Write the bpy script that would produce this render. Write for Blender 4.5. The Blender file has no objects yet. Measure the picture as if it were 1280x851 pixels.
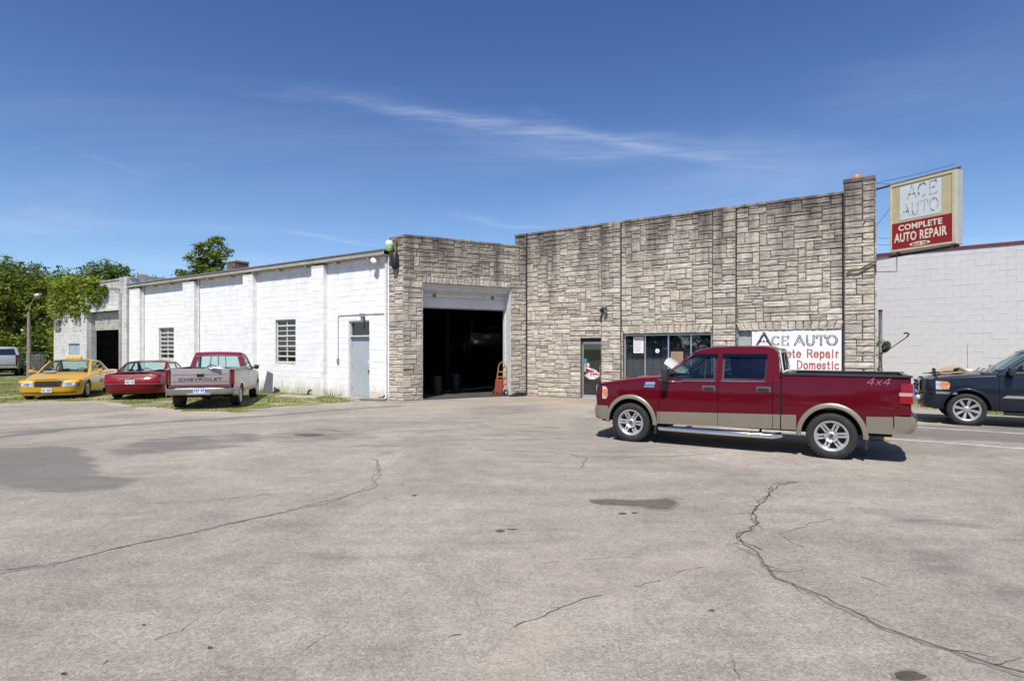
import bpy, bmesh, math, random
import numpy as np
from mathutils import Vector, Matrix, noise

random.seed(7)
R = math.radians
scene = bpy.context.scene
COL = scene.collection

# ------------------------------------------------------------------ camera, sky, sun, exposure
CAM_H = 1.87
cam_data = bpy.data.cameras.new("camera")
cam_data.sensor_width = 36.0
cam_data.lens = 20.0
cam_data.shift_y = 0.0082
cam_data.clip_start = 0.05
cam_data.clip_end = 3000
cam = bpy.data.objects.new("camera", cam_data)
cam.location = (0, 0, CAM_H)
cam.rotation_euler = (R(90), 0, 0)
COL.objects.link(cam)
scene.camera = cam

SUN_EL = R(58)
SUN_DIR = Vector((-0.208 * math.cos(SUN_EL), -0.978 * math.cos(SUN_EL), math.sin(SUN_EL))).normalized()
sun_data = bpy.data.lights.new("sun", 'SUN')
sun_data.energy = 4.8
sun_data.angle = R(0.55)
sun_data.color = (1.0, 0.955, 0.89)
sun = bpy.data.objects.new("sun", sun_data)
sun.rotation_euler = SUN_DIR.to_track_quat('Z', 'Y').to_euler()
sun.location = (0, 0, 40)
COL.objects.link(sun)

world = bpy.data.worlds.new("World")
scene.world = world
world.use_nodes = True
wn = world.node_tree.nodes
wl = world.node_tree.links
wn.clear()
w_out = wn.new('ShaderNodeOutputWorld')
w_bg = wn.new('ShaderNodeBackground')
w_sky = wn.new('ShaderNodeTexSky')
w_sky.sky_type = 'NISHITA'
w_sky.sun_disc = False
w_sky.sun_elevation = SUN_EL
w_sky.sun_rotation = math.atan2(SUN_DIR.x, SUN_DIR.y)
w_sky.altitude = 300
w_sky.air_density = 1.0
w_sky.dust_density = 0.1
w_sky.ozone_density = 3.0
w_bg.inputs['Strength'].default_value = 0.11
# thin cirrus: long streaks high in the sky, laid out on a flat layer far above the ground
w_tc = wn.new('ShaderNodeTexCoord')
w_sep = wn.new('ShaderNodeSeparateXYZ')
wl.new(w_tc.outputs['Generated'], w_sep.inputs[0])
def wmath(op, a, b=None):
    n = wn.new('ShaderNodeMath'); n.operation = op
    for i, v in enumerate((a, b)):
        if v is None: continue
        if isinstance(v, (int, float)): n.inputs[i].default_value = v
        else: wl.new(v, n.inputs[i])
    return n.outputs[0]
zc = wmath('MAXIMUM', w_sep.outputs[2], 0.06)
cx = wmath('DIVIDE', w_sep.outputs[0], zc)
cy = wmath('DIVIDE', w_sep.outputs[1], zc)
w_comb = wn.new('ShaderNodeCombineXYZ')
wl.new(cx, w_comb.inputs[0]); wl.new(cy, w_comb.inputs[1])
def cirrus(scale, rot, stretch, lo, hi, seed, detail=7, dist=0.6, rough=0.55):
    m = wn.new('ShaderNodeMapping'); m.vector_type = 'POINT'
    m.inputs['Rotation'].default_value = (0, 0, rot)
    m.inputs['Scale'].default_value = (stretch, 1, 1)
    m.inputs['Location'].default_value = (seed, seed * 1.7, 0)
    wl.new(w_comb.outputs[0], m.inputs[0])
    n = wn.new('ShaderNodeTexNoise')
    n.inputs['Scale'].default_value = scale; n.inputs['Detail'].default_value = detail
    n.inputs['Roughness'].default_value = rough; n.inputs['Distortion'].default_value = dist
    wl.new(m.outputs[0], n.inputs['Vector'])
    r = wn.new('ShaderNodeMapRange'); r.interpolation_type = 'SMOOTHSTEP'
    r.inputs[1].default_value = lo; r.inputs[2].default_value = hi
    wl.new(n.outputs[0], r.inputs[0])
    return r.outputs[0]
# one long contrail-like streak: a band about a line in the cloud layer
def streak(p0, p1, width, seed):
    dx, dy = p1[0] - p0[0], p1[1] - p0[1]
    ln = math.hypot(dx, dy)
    nx, ny = -dy / ln, dx / ln
    wob = cirrus(0.9, 0, 1, 0.0, 1.0, seed, 5, 0.3)
    d = wmath('ADD', wmath('MULTIPLY', cx, nx), wmath('MULTIPLY', cy, ny))
    d = wmath('SUBTRACT', d, p0[0] * nx + p0[1] * ny)
    d = wmath('ADD', d, wmath('MULTIPLY', wmath('SUBTRACT', wob, 0.5), width * 3.2))
    a = wmath('ADD', wmath('MULTIPLY', cx, dx / ln), wmath('MULTIPLY', cy, dy / ln))
    a = wmath('SUBTRACT', a, (p0[0] * dx + p0[1] * dy) / ln)
    band = wmath('MAXIMUM', wmath('SUBTRACT', 1.0, wmath('ABSOLUTE', wmath('DIVIDE', d, width))), 0.0)
    along = wmath('DIVIDE', a, ln)
    r = wn.new('ShaderNodeMapRange'); r.interpolation_type = 'SMOOTHSTEP'
    r.inputs[1].default_value = 0.5; r.inputs[2].default_value = 0.1
    wl.new(wmath('ABSOLUTE', wmath('SUBTRACT', along, 0.5)), r.inputs[0])
    tex = cirrus(9.0, math.atan2(dy, dx) * -1 + 0.25, 0.22, 0.25, 0.75, seed + 3, 10, 1.2, 0.66)
    return wmath('MULTIPLY', wmath('MULTIPLY', band, r.outputs[0]), tex)
def skypt(px, py):
    x = (px - 640) / 711.1; z = (436 - py) / 711.1
    return (x / z, 1.0 / z)
s1 = streak(skypt(190, 86), skypt(1060, 226), 0.11, 2.0)
s1b = streak(skypt(330, 120), skypt(1060, 215), 0.24, 9.0)
s2 = streak(skypt(330, 285), skypt(480, 312), 0.16, 5.0)
s3 = streak(skypt(540, 262), skypt(700, 290), 0.14, 6.0)
s4 = streak(skypt(40, 170), skypt(190, 225), 0.10, 8.0)
veil = wmath('MULTIPLY', cirrus(0.42, 0.5, 0.55, 0.40, 0.9, 11.0, 6), 0.30)
tot = wmath('ADD', wmath('MULTIPLY', s1, 0.34), wmath('MULTIPLY', s2, 0.22))
tot = wmath('ADD', tot, wmath('MULTIPLY', s1b, 0.16))
tot = wmath('ADD', tot, wmath('MULTIPLY', s3, 0.26))
tot = wmath('ADD', tot, wmath('MULTIPLY', s4, 0.10))
tot = wmath('MINIMUM', wmath('ADD', tot, veil), 0.7)
above = wn.new('ShaderNodeMapRange'); above.inputs[1].default_value = 0.0; above.inputs[2].default_value = 0.10
wl.new(w_sep.outputs[2], above.inputs[0])
tot = wmath('MULTIPLY', tot, above.outputs[0])
w_mix = wn.new('ShaderNodeMix'); w_mix.data_type = 'RGBA'
w_mix.inputs[7].default_value = (5.6, 6.3, 7.4, 1)
w_tint = wn.new('ShaderNodeVectorMath'); w_tint.operation = 'MULTIPLY'; 
w_grad = wn.new('ShaderNodeMapRange'); w_grad.interpolation_type = 'SMOOTHSTEP'
w_grad.inputs[1].default_value = 0.02; w_grad.inputs[2].default_value = 0.62
wl.new(w_sep.outputs[2], w_grad.inputs[0])
w_gm = wn.new('ShaderNodeMix'); w_gm.data_type = 'RGBA'
w_gm.inputs[6].default_value = (0.78, 0.88, 1.0, 1); w_gm.inputs[7].default_value = (0.44, 0.57, 0.86, 1)
wl.new(w_grad.outputs[0], w_gm.inputs[0]); wl.new(w_gm.outputs[2], w_tint.inputs[1])
wl.new(w_sky.outputs[0], w_tint.inputs[0])
wl.new(tot, w_mix.inputs[0]); wl.new(w_tint.outputs[0], w_mix.inputs[6])
wl.new(w_mix.outputs[2], w_bg.inputs['Color'])
wl.new(w_bg.outputs[0], w_out.inputs[0])

scene.view_settings.view_transform = 'Standard'
scene.view_settings.look = 'None'
scene.view_settings.exposure = 0.35
scene.view_settings.gamma = 1.0
scene.view_settings.use_curve_mapping = False
scene.render.engine = 'CYCLES'
scene.cycles.max_bounces = 8
scene.cycles.transparent_max_bounces = 16

# ------------------------------------------------------------------ materials
MATS = {}
def mat(name, color, rough=0.7, metal=0.0, var=0.12, scale=3.0, bump=0.0, bscale=40.0, coat=0.0,
        attr=None, spec=0.5, stretch=None, dirt=None, emis=None, grime=None, streaks=None):
    if name in MATS: return MATS[name]
    m = bpy.data.materials.new(name); m.use_nodes = True
    nt = m.node_tree; n = nt.nodes; l = nt.links
    b = n['Principled BSDF']
    b.inputs['Roughness'].default_value = rough
    b.inputs['Metallic'].default_value = metal
    b.inputs['Coat Weight'].default_value = coat
    b.inputs['Coat Roughness'].default_value = 0.06
    b.inputs['Specular IOR Level'].default_value = spec
    tc = n.new('ShaderNodeTexCoord')
    mp = n.new('ShaderNodeMapping'); l.new(tc.outputs['Object'], mp.inputs[0])
    if stretch: mp.inputs['Scale'].default_value = stretch
    nz = n.new('ShaderNodeTexNoise'); nz.inputs['Scale'].default_value = scale
    nz.inputs['Detail'].default_value = 6; nz.inputs['Roughness'].default_value = 0.6
    l.new(mp.outputs[0], nz.inputs['Vector'])
    mr = n.new('ShaderNodeMapRange')
    mr.inputs[1].default_value = 0.3; mr.inputs[2].default_value = 0.7
    mr.inputs[3].default_value = 1 - var; mr.inputs[4].default_value = 1 + var
    l.new(nz.outputs[0], mr.inputs[0])
    fac = mr.outputs[0]
    if attr:
        at = n.new('ShaderNodeAttribute'); at.attribute_name = attr
        mm = n.new('ShaderNodeMath'); mm.operation = 'MULTIPLY'
        l.new(fac, mm.inputs[0]); l.new(at.outputs['Fac'], mm.inputs[1]); fac = mm.outputs[0]
    mx = n.new('ShaderNodeVectorMath'); mx.operation = 'SCALE'
    mx.inputs[0].default_value = color[:3]
    l.new(fac, mx.inputs['Scale'])
    out = mx.outputs[0]
    if dirt:
        dc, dlo, dhi, dscale = dirt
        n2 = n.new('ShaderNodeTexNoise'); n2.inputs['Scale'].default_value = dscale
        n2.inputs['Detail'].default_value = 9; n2.inputs['Roughness'].default_value = 0.65
        l.new(mp.outputs[0], n2.inputs['Vector'])
        r2 = n.new('ShaderNodeMapRange'); r2.inputs[1].default_value = dlo; r2.inputs[2].default_value = dhi
        l.new(n2.outputs[0], r2.inputs[0])
        mk = n.new('ShaderNodeMix'); mk.data_type = 'RGBA'
        l.new(r2.outputs[0], mk.inputs[0]); l.new(out, mk.inputs[6]); mk.inputs[7].default_value = (*dc, 1)
        out = mk.outputs[2]
    if grime or streaks:
        geo = n.new('ShaderNodeNewGeometry'); sp_ = n.new('ShaderNodeSeparateXYZ'); l.new(geo.outputs['Position'], sp_.inputs[0])
        for kind, par in (('g', grime), ('s', streaks)):
            if not par: continue
            gc, h0, h1, amt = par; m3 = n.new('ShaderNodeMapping'); m3.inputs['Scale'].default_value = (1.6, 1.6, .5) if kind == 'g' else (2.2, 2.2, .16)
            l.new(geo.outputs['Position'], m3.inputs[0]); n4 = n.new('ShaderNodeTexNoise'); n4.inputs['Scale'].default_value = 1.8; n4.inputs['Detail'].default_value = 8; n4.inputs['Roughness'].default_value = .68
            l.new(m3.outputs[0], n4.inputs['Vector'])
            hr = n.new('ShaderNodeMapRange'); hr.inputs[1].default_value = h0; hr.inputs[2].default_value = h1; hr.inputs[3].default_value = .34 if kind == 'g' else -.2; hr.inputs[4].default_value = -.12 if kind == 'g' else .16
            l.new(sp_.outputs[2], hr.inputs[0]); a4 = n.new('ShaderNodeMath'); a4.operation = 'ADD'; l.new(n4.outputs[0], a4.inputs[0]); l.new(hr.outputs[0], a4.inputs[1])
            r4 = n.new('ShaderNodeMapRange'); r4.inputs[1].default_value = .52; r4.inputs[2].default_value = .80; r4.inputs[4].default_value = amt; l.new(a4.outputs[0], r4.inputs[0])
            k4 = n.new('ShaderNodeMix'); k4.data_type = 'RGBA'; k4.inputs[7].default_value = (*gc, 1); l.new(r4.outputs[0], k4.inputs[0]); l.new(out, k4.inputs[6]); out = k4.outputs[2]
    l.new(out, b.inputs['Base Color'])
    if bump:
        nb = n.new('ShaderNodeTexNoise'); nb.inputs['Scale'].default_value = bscale
        nb.inputs['Detail'].default_value = 6
        l.new(mp.outputs[0], nb.inputs['Vector'])
        bp = n.new('ShaderNodeBump'); bp.inputs['Strength'].default_value = bump
        bp.inputs['Distance'].default_value = 0.02
        l.new(nb.outputs[0], bp.inputs['Height']); l.new(bp.outputs[0], b.inputs['Normal'])
    if emis:
        b.inputs['Emission Color'].default_value = (*color[:3], 1)
        b.inputs['Emission Strength'].default_value = emis
    MATS[name] = m
    return m

def glass(name, tint, gloss_col=(1, 1, 1), dust=0.0, ior=1.5):
    if name in MATS: return MATS[name]
    m = bpy.data.materials.new(name); m.use_nodes = True
    n = m.node_tree.nodes; l = m.node_tree.links; n.clear()
    o = n.new('ShaderNodeOutputMaterial'); t = n.new('ShaderNodeBsdfTransparent')
    t.inputs[0].default_value = (*tint, 1)
    g = n.new('ShaderNodeBsdfGlossy'); g.inputs['Roughness'].default_value = 0.02
    g.inputs[0].default_value = (*gloss_col, 1)
    geo = n.new('ShaderNodeNewGeometry'); dt = n.new('ShaderNodeVectorMath'); dt.operation = 'DOT_PRODUCT'
    l.new(geo.outputs['Normal'], dt.inputs[0]); l.new(geo.outputs['Incoming'], dt.inputs[1])
    def mth(op, a, b_=None):
        q = n.new('ShaderNodeMath'); q.operation = op
        for i, v in enumerate((a, b_)):
            if v is None: continue
            if isinstance(v, (int, float)): q.inputs[i].default_value = v
            else: l.new(v, q.inputs[i])
        return q.outputs[0]
    f0 = ((ior - 1) / (ior + 1)) ** 2
    fr_ = mth('POWER', mth('SUBTRACT', 1.0, mth('ABSOLUTE', dt.outputs['Value'])), 5.0)
    fr_ = mth('ADD', mth('MULTIPLY', fr_, 1 - f0), f0)
    mx = n.new('ShaderNodeMixShader')
    l.new(fr_, mx.inputs[0]); l.new(t.outputs[0], mx.inputs[1]); l.new(g.outputs[0], mx.inputs[2])
    sh = mx.outputs[0]
    if dust:
        d = n.new('ShaderNodeBsdfDiffuse'); d.inputs[0].default_value = (0.45, 0.44, 0.4, 1)
        nz = n.new('ShaderNodeTexNoise'); nz.inputs['Scale'].default_value = 2.5; nz.inputs['Detail'].default_value = 8
        tc = n.new('ShaderNodeTexCoord'); l.new(tc.outputs['Object'], nz.inputs['Vector'])
        k = n.new('ShaderNodeMath'); k.operation = 'MULTIPLY'; k.inputs[1].default_value = dust
        l.new(nz.outputs[0], k.inputs[0])
        m2 = n.new('ShaderNodeMixShader'); l.new(k.outputs[0], m2.inputs[0])
        l.new(sh, m2.inputs[1]); l.new(d.outputs[0], m2.inputs[2]); sh = m2.outputs[0]
    l.new(sh, o.inputs[0])
    MATS[name] = m
    return m

# ------------------------------------------------------------------ object helpers
def link(name, data, parent=None, loc=None, mtx=None):
    o = bpy.data.objects.new(name, data)
    COL.objects.link(o)
    if parent is not None: o.parent = parent
    if mtx is not None: o.matrix_local = mtx
    elif loc is not None: o.location = loc
    return o

def thing(name, label, cat, loc=(0, 0, 0), rz=0.0, group=None):
    o = bpy.data.objects.new(name, None); COL.objects.link(o)
    o.location = loc; o.rotation_euler = (0, 0, rz)
    o.empty_display_size = 0.2
    o['label'] = label; o['category'] = cat
    if group: o['group'] = group
    return o

def tag(o, label=None, cat=None, group=None, kind=None):
    if label: o['label'] = label
    if cat: o['category'] = cat
    if group: o['group'] = group
    if kind: o['kind'] = kind
    return o

class MB:
    """collects geometry of ONE part"""
    def __init__(s): s.v = []; s.f = []; s.tone = []
    def add(s, vs, fs):
        b = len(s.v); s.v += [tuple(v) for v in vs]
        s.f += [tuple(b + i for i in f) for f in fs]
    def box(s, x0, x1, y0, y1, z0, z1, M=None):
        vs = [(x0,y0,z0),(x1,y0,z0),(x1,y1,z0),(x0,y1,z0),(x0,y0,z1),(x1,y0,z1),(x1,y1,z1),(x0,y1,z1)]
        if M is not None: vs = [M @ Vector(v) for v in vs]
        s.add(vs, [(0,3,2,1),(4,5,6,7),(0,1,5,4),(1,2,6,5),(2,3,7,6),(3,0,4,7)])
    def cbox(s, x0, x1, y0, y1, z0, z1, c=0.01, M=None):
        """box with chamfered edges"""
        bm = bmesh.new()
        q = MB(); q.box(x0, x1, y0, y1, z0, z1)
        vv = [bm.verts.new(v) for v in q.v]
        for f in q.f: bm.faces.new([vv[i] for i in f])
        bmesh.ops.bevel(bm, geom=bm.edges[:], offset=c, segments=2, affect='EDGES', profile=0.6)
        bm.verts.ensure_lookup_table(); bm.verts.index_update()
        vs = [v.co.copy() for v in bm.verts]
        if M is not None: vs = [M @ v for v in vs]
        s.add(vs, [tuple(v.index for v in f.verts) for f in bm.faces]); bm.free()
    def prism(s, poly, y0, y1, M=None):
        """polygon in (x,z) extruded along y"""
        n = len(poly)
        vs = [(p[0], y0, p[1]) for p in poly] + [(p[0], y1, p[1]) for p in poly]
        if M is not None: vs = [M @ Vector(v) for v in vs]
        s.add(vs, [tuple(range(n))[::-1], tuple(range(n, 2 * n))] + [(i, (i + 1) % n, n + (i + 1) % n, n + i) for i in range(n)])
    def tube(s, pts, rad, seg=8, cap=True):
        pts = [Vector(p) for p in pts]
        rs = rad if isinstance(rad, (list, tuple)) else [rad] * len(pts)
        base = len(s.v); prev = None
        for i, p in enumerate(pts):
            t = (pts[min(i + 1, len(pts) - 1)] - pts[max(i - 1, 0)])
            t = t.normalized() if t.length > 1e-9 else Vector((0, 0, 1))
            if prev is None:
                a = t.cross(Vector((0, 0, 1)))
                if a.length < 1e-3: a = t.cross(Vector((0, 1, 0)))
            else: a = prev - t * prev.dot(t)
            a.normalize(); prev = a; b = t.cross(a)
            for k in range(seg):
                an = 2 * math.pi * k / seg
                s.v.append(tuple(p + a * math.cos(an) * rs[i] + b * math.sin(an) * rs[i]))
        for i in range(len(pts) - 1):
            for k in range(seg):
                k2 = (k + 1) % seg
                s.f.append((base + i*seg + k, base + i*seg + k2, base + (i+1)*seg + k2, base + (i+1)*seg + k))
        if cap:
            s.f.append(tuple(base + k for k in range(seg))[::-1])
            s.f.append(tuple(base + (len(pts) - 1) * seg + k for k in range(seg)))
    def lathe(s, prof, seg=24, axis='z', M=None, close=False):
        base = len(s.v); n = len(prof)
        for k in range(seg):
            a = 2 * math.pi * k / seg; c, d = math.cos(a), math.sin(a)
            for r, h in prof:
                v = {'z': (r*c, r*d, h), 'y': (r*c, h, r*d), 'x': (h, r*c, r*d)}[axis]
                if M is not None: v = tuple(M @ Vector(v))
                s.v.append(v)
        for k in range(seg):
            k2 = (k + 1) % seg
            for i in range(n - 1 + (1 if close else 0)):
                j = (i + 1) % n
                s.f.append((base + k*n + i, base + k*n + j, base + k2*n + j, base + k2*n + i))
    def grid(s, rows, flip=False):
        base = len(s.v); m = len(rows[0])
        for r in rows: s.v += [tuple(p) for p in r]
        for i in range(len(rows) - 1):
            for j in range(m - 1):
                q = (base+i*m+j, base+i*m+j+1, base+(i+1)*m+j+1, base+(i+1)*m+j)
                s.f.append(q[::-1] if flip else q)
    def mesh(s, name, m, smooth=False):
        me = bpy.data.meshes.new(name)
        me.from_pydata(s.v, [], s.f)
        ms = m if isinstance(m, (list, tuple)) else [m]
        for q in ms: me.materials.append(q)
        if smooth: shade(me, smooth)
        if s.tone:
            a = me.attributes.new('tone', 'FLOAT', 'POINT'); a.data.foreach_set('value', s.tone)
        return me
    def build(s, name, m, parent=None, smooth=False, loc=None, mtx=None, recalc=True):
        me = s.mesh(name, m, False)
        if recalc:
            bm = bmesh.new(); bm.from_mesh(me)
            bmesh.ops.recalc_face_normals(bm, faces=bm.faces); bm.to_mesh(me); bm.free()
        if smooth: shade(me, smooth)
        return link(name, me, parent, loc, mtx)

def shade(me, angle):
    ang = 40 if angle is True else angle
    me.polygons.foreach_set('use_smooth', [True] * len(me.polygons))
    try: me.set_sharp_from_angle(angle=R(ang))
    except Exception: pass
    me.update()

def G(px, py, z=0.0):
    """ground point seen at a pixel of the photograph"""
    Y = (CAM_H - z) * 711.1 / (py - 436.0)
    return Vector(((px - 640) / 711.1 * Y, Y, z))
# ------------------------------------------------------------------ wall layout (metres; y runs away from the camera)
A = Vector((-3.89, 20.5, 0)); B = Vector((0.58, 22.9, 0))
dF = Vector((0.8329, -0.5534, 0)); dG = (B - A).normalized()
def frame(o, d):
    d = d.normalized(); y = Vector((-d.y, d.x, 0))
    return Matrix(((d.x, y.x, 0, o.x), (d.y, y.y, 0, o.y), (0, 0, 1, o.z), (0, 0, 0, 1)))
FF = frame(B, dF)       # stone facade: x along it to the right, y into the building
FG = frame(A, dG)       # garage front
FW = frame(A, dF)       # white wing: x is negative going left from the corner
LG = (B - A).length

# ------------------------------------------------------------------ pieces (stones, painted blocks)
def stone_mat():
    m = mat('rough_limestone', (0.50, 0.45, 0.375), 0.9, var=0.24, scale=7, bump=0.0, attr='tone', spec=0.2)
    nt = m.node_tree; n = nt.nodes; l = nt.links; b = n['Principled BSDF']
    geo = n.new('ShaderNodeNewGeometry')
    sep = n.new('ShaderNodeSeparateXYZ'); l.new(geo.outputs['Position'], sep.inputs[0])
    # split-face ridges
    tc = n.new('ShaderNodeTexCoord')
    mp = n.new('ShaderNodeMapping'); mp.inputs['Scale'].default_value = (5, 5, 17); mp.inputs['Rotation'].default_value = (0.1, 0.22, 0.1)
    l.new(geo.outputs['Position'], mp.inputs[0])
    nz = n.new('ShaderNodeTexNoise'); nz.inputs['Scale'].default_value = 1.6; nz.inputs['Detail'].default_value = 5
    nz.inputs['Distortion'].default_value = 0.5
    l.new(mp.outputs[0], nz.inputs['Vector'])
    bp = n.new('ShaderNodeBump'); bp.inputs['Strength'].default_value = 0.75; bp.inputs['Distance'].default_value = 0.035
    l.new(nz.outputs[0], bp.inputs['Height']); l.new(bp.outputs[0], b.inputs['Normal'])
    src0 = b.inputs['Base Color'].links[0].from_socket
    mp3 = n.new('ShaderNodeMapping'); mp3.inputs['Scale'].default_value = (3.6, 3.6, 34); mp3.inputs['Rotation'].default_value = (.12, .18, .1)
    l.new(geo.outputs['Position'], mp3.inputs[0])
    n3 = n.new('ShaderNodeTexNoise'); n3.inputs['Scale'].default_value = 1.2; n3.inputs['Detail'].default_value = 4; n3.inputs['Distortion'].default_value = .7
    l.new(mp3.outputs[0], n3.inputs['Vector'])
    r3 = n.new('ShaderNodeMapRange'); r3.inputs[1].default_value = .55; r3.inputs[2].default_value = .66; r3.inputs[3].default_value = 0; r3.inputs[4].default_value = .60
    l.new(n3.outputs[0], r3.inputs[0])
    k3 = n.new('ShaderNodeMix'); k3.data_type = 'RGBA'; k3.inputs[7].default_value = (.12, .10, .085, 1)
    l.new(r3.outputs[0], k3.inputs[0]); 
    tn = n.new('ShaderNodeAttribute'); tn.attribute_name = 'tone'
    t1 = n.new('ShaderNodeMath'); t1.operation = 'MULTIPLY'; t1.inputs[1].default_value = 37.7; l.new(tn.outputs['Fac'], t1.inputs[0])
    t2 = n.new('ShaderNodeMath'); t2.operation = 'FRACT'; l.new(t1.outputs[0], t2.inputs[0])
    kc = n.new('ShaderNodeMix'); kc.data_type = 'RGBA'; kc.inputs[6].default_value = (.99, .99, 1.02, 1); kc.inputs[7].default_value = (1.02, 1.0, .95, 1); l.new(t2.outputs[0], kc.inputs[0])
    vm_ = n.new('ShaderNodeVectorMath'); vm_.operation = 'MULTIPLY'; l.new(src0, vm_.inputs[0]); l.new(kc.outputs[2], vm_.inputs[1])
    l.new(vm_.outputs[0], k3.inputs[6]); src = k3.outputs[2]
    # black weather streaks running down from the top
    mp2 = n.new('ShaderNodeMapping'); mp2.inputs['Scale'].default_value = (1.5, 1.5, 0.20)
    l.new(geo.outputs['Position'], mp2.inputs[0])
    n2 = n.new('ShaderNodeTexNoise'); n2.inputs['Scale'].default_value = 1.5; n2.inputs['Detail'].default_value = 7; n2.inputs['Roughness'].default_value = 0.65
    l.new(mp2.outputs[0], n2.inputs['Vector'])
    hr = n.new('ShaderNodeMapRange'); hr.inputs[1].default_value = 1.8; hr.inputs[2].default_value = 6.7
    hr.inputs[3].default_value = -0.26; hr.inputs[4].default_value = 0.27
    l.new(sep.outputs[2], hr.inputs[0])
    ad = n.new('ShaderNodeMath'); ad.operation = 'ADD'; l.new(n2.outputs[0], ad.inputs[0]); l.new(hr.outputs[0], ad.inputs[1])
    at2 = n.new('ShaderNodeAttribute'); at2.attribute_name = 'soot'
    ad2 = n.new('ShaderNodeMath'); ad2.operation = 'ADD'; l.new(ad.outputs[0], ad2.inputs[0]); l.new(at2.outputs['Fac'], ad2.inputs[1])
    r2 = n.new('ShaderNodeMapRange'); r2.inputs[1].default_value = 0.48; r2.inputs[2].default_value = 0.79
    r2.inputs[3].default_value = 0.0; r2.inputs[4].default_value = 0.86
    l.new(ad2.outputs[0], r2.inputs[0])
    mk = n.new('ShaderNodeMix'); mk.data_type = 'RGBA'; mk.inputs[7].default_value = (0.088, 0.072, 0.066, 1)
    l.new(r2.outputs[0], mk.inputs[0]); l.new(src, mk.inputs[6]); l.new(mk.outputs[2], b.inputs['Base Color'])
    return m
M_STONE = stone_mat()
M_MORTAR = mat('dark_mortar', (0.11, 0.095, 0.08), 0.95, var=0.3, scale=6)
M_WHITE = mat('white_block_paint', (0.80, 0.80, 0.79), 0.75, var=0.05, scale=2.5, bump=0.25, bscale=30, attr='tone',
              dirt=((0.55, 0.53, 0.49), 0.58, 0.85, 1.3), grime=((.40, .34, .25), .0, .75, .6), streaks=((.50, .45, .38), 2.5, 5.4, .35))
M_JOINT = mat('painted_joint', (0.46, 0.46, 0.45), 0.85, var=0.25, scale=4)
M_GREYWALL = mat('pale_grey_wall_paint', (0.58, 0.565, 0.57), 0.8, var=0.05, scale=1.2, bump=0.2, bscale=25, attr='tone',
                 dirt=((0.45, 0.44, 0.42), 0.62, 0.9, 0.8), streaks=((.40, .38, .36), 3.0, 6.2, .30))
M_JOINT2 = mat('pale_grey_joint', (0.57, 0.56, 0.56), 0.9, var=0.2, scale=4)

def cuts(a, b, step, fixed):
    ks = sorted(set([round(a, 4), round(b, 4)] + [round(x, 4) for x in fixed if a < x < b]))
    out = []
    for p, q in zip(ks[:-1], ks[1:]):
        n = max(1, round((q - p) / step))
        out += [p + (q - p) * i / n for i in range(n)]
    return out + [b]

def pack(x0, x1, z0, z1, cw, ch, holes, shapes, rng):
    xs = cuts(x0, x1, cw, [v for h in holes for v in (h[0], h[1])])
    zs = cuts(z0, z1, ch, [v for h in holes for v in (h[2], h[3])])
    nx, nz = len(xs) - 1, len(zs) - 1
    occ = [[False] * nz for _ in range(nx)]
    for i in range(nx):
        for k in range(nz):
            mx, mz = (xs[i] + xs[i+1]) / 2, (zs[k] + zs[k+1]) / 2
            if any(h[0] < mx < h[1] and h[2] < mz < h[3] for h in holes): occ[i][k] = True
    res = []
    for k in range(nz):
        i = 0
        while i < nx:
            if occ[i][k]: i += 1; continue
            w, h, _ = rng.choices(shapes, [s[2] for s in shapes])[0]
            run = 0
            while i + run < nx and not occ[i + run][k] and run < w: run += 1
            if i + run < nx and not occ[i + run][k]:
                rest = 0
                while i + run + rest < nx and not occ[i + run + rest][k] and rest < 2: rest += 1
                if rest == 1: run += 1
            w = run
            hh = 1
            while hh < h and k + hh < nz and not any(occ[i + a][k + hh] for a in range(w)): hh += 1
            for a in range(w):
                for c in range(hh): occ[i + a][k + c] = True
            res.append((xs[i], xs[i + w], zs[k], zs[k + hh]))
            i += w
    return res

def stone_geo(w, h, depth, rng, gap=0.0075, rough=0.007, skew=0.0, lean0=0.0, lean1=0.0, tone=1.0):
    """one split-faced stone; origin at the middle of its back, face towards -y"""
    g = MB(); w2, h2 = w / 2 - gap * rng.uniform(0.7, 1.5), h / 2 - gap * rng.uniform(0.7, 1.5)
    nx = 3 if w > 0.35 else 2
    nz = 2
    def sk(x, z): 
        t = (z / h + .5)
        return x + (lean0 if x < 0 else lean1) * (t - .5)
    ring = []
    c = min(0.022, w2 * .3, h2 * .3)
    front = []
    for j in range(nz + 1):
        row = []
        for i in range(nx + 1):
            x = -w2 + c + (2 * (w2 - c)) * i / nx; z = -h2 + c + 2 * (h2 - c) * j / nz
            jx = rng.uniform(-.008, .008); jz = rng.uniform(-.008, .008)
            row.append((sk(x + jx, z), -depth - rng.uniform(-rough, rough), z + jz))
        front.append(row)
    g.grid(front)
    m = nx + 1
    per = [(0, i) for i in range(m)] + [(j, nx) for j in range(1, nz + 1)] + [(nz, i) for i in range(nx - 1, -1, -1)] + [(j, 0) for j in range(nz - 1, 0, -1)]
    fr = [j * m + i for j, i in per]
    b0 = len(g.v)
    for j, i in per:
        x = -w2 + 2 * w2 * i / nx; z = -h2 + 2 * h2 * j / nz
        jt = rng.uniform(-.004, .004)
        g.v.append((sk(x, z) + jt, -depth + c * 0.9, z + jt))
    b1 = len(g.v)
    for j, i in per:
        g.v.append((sk(-w2 + 2 * w2 * i / nx, 0), 0, -h2 + 2 * h2 * j / nz))
    K = len(per)
    for a in range(K):
        d = (a + 1) % K
        g.f.append((fr[a], b0 + a, b0 + d, fr[d])); g.f.append((b0 + a, b1 + a, b1 + d, b0 + d))
    g.tone = [tone] * len(g.v)
    return g

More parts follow.
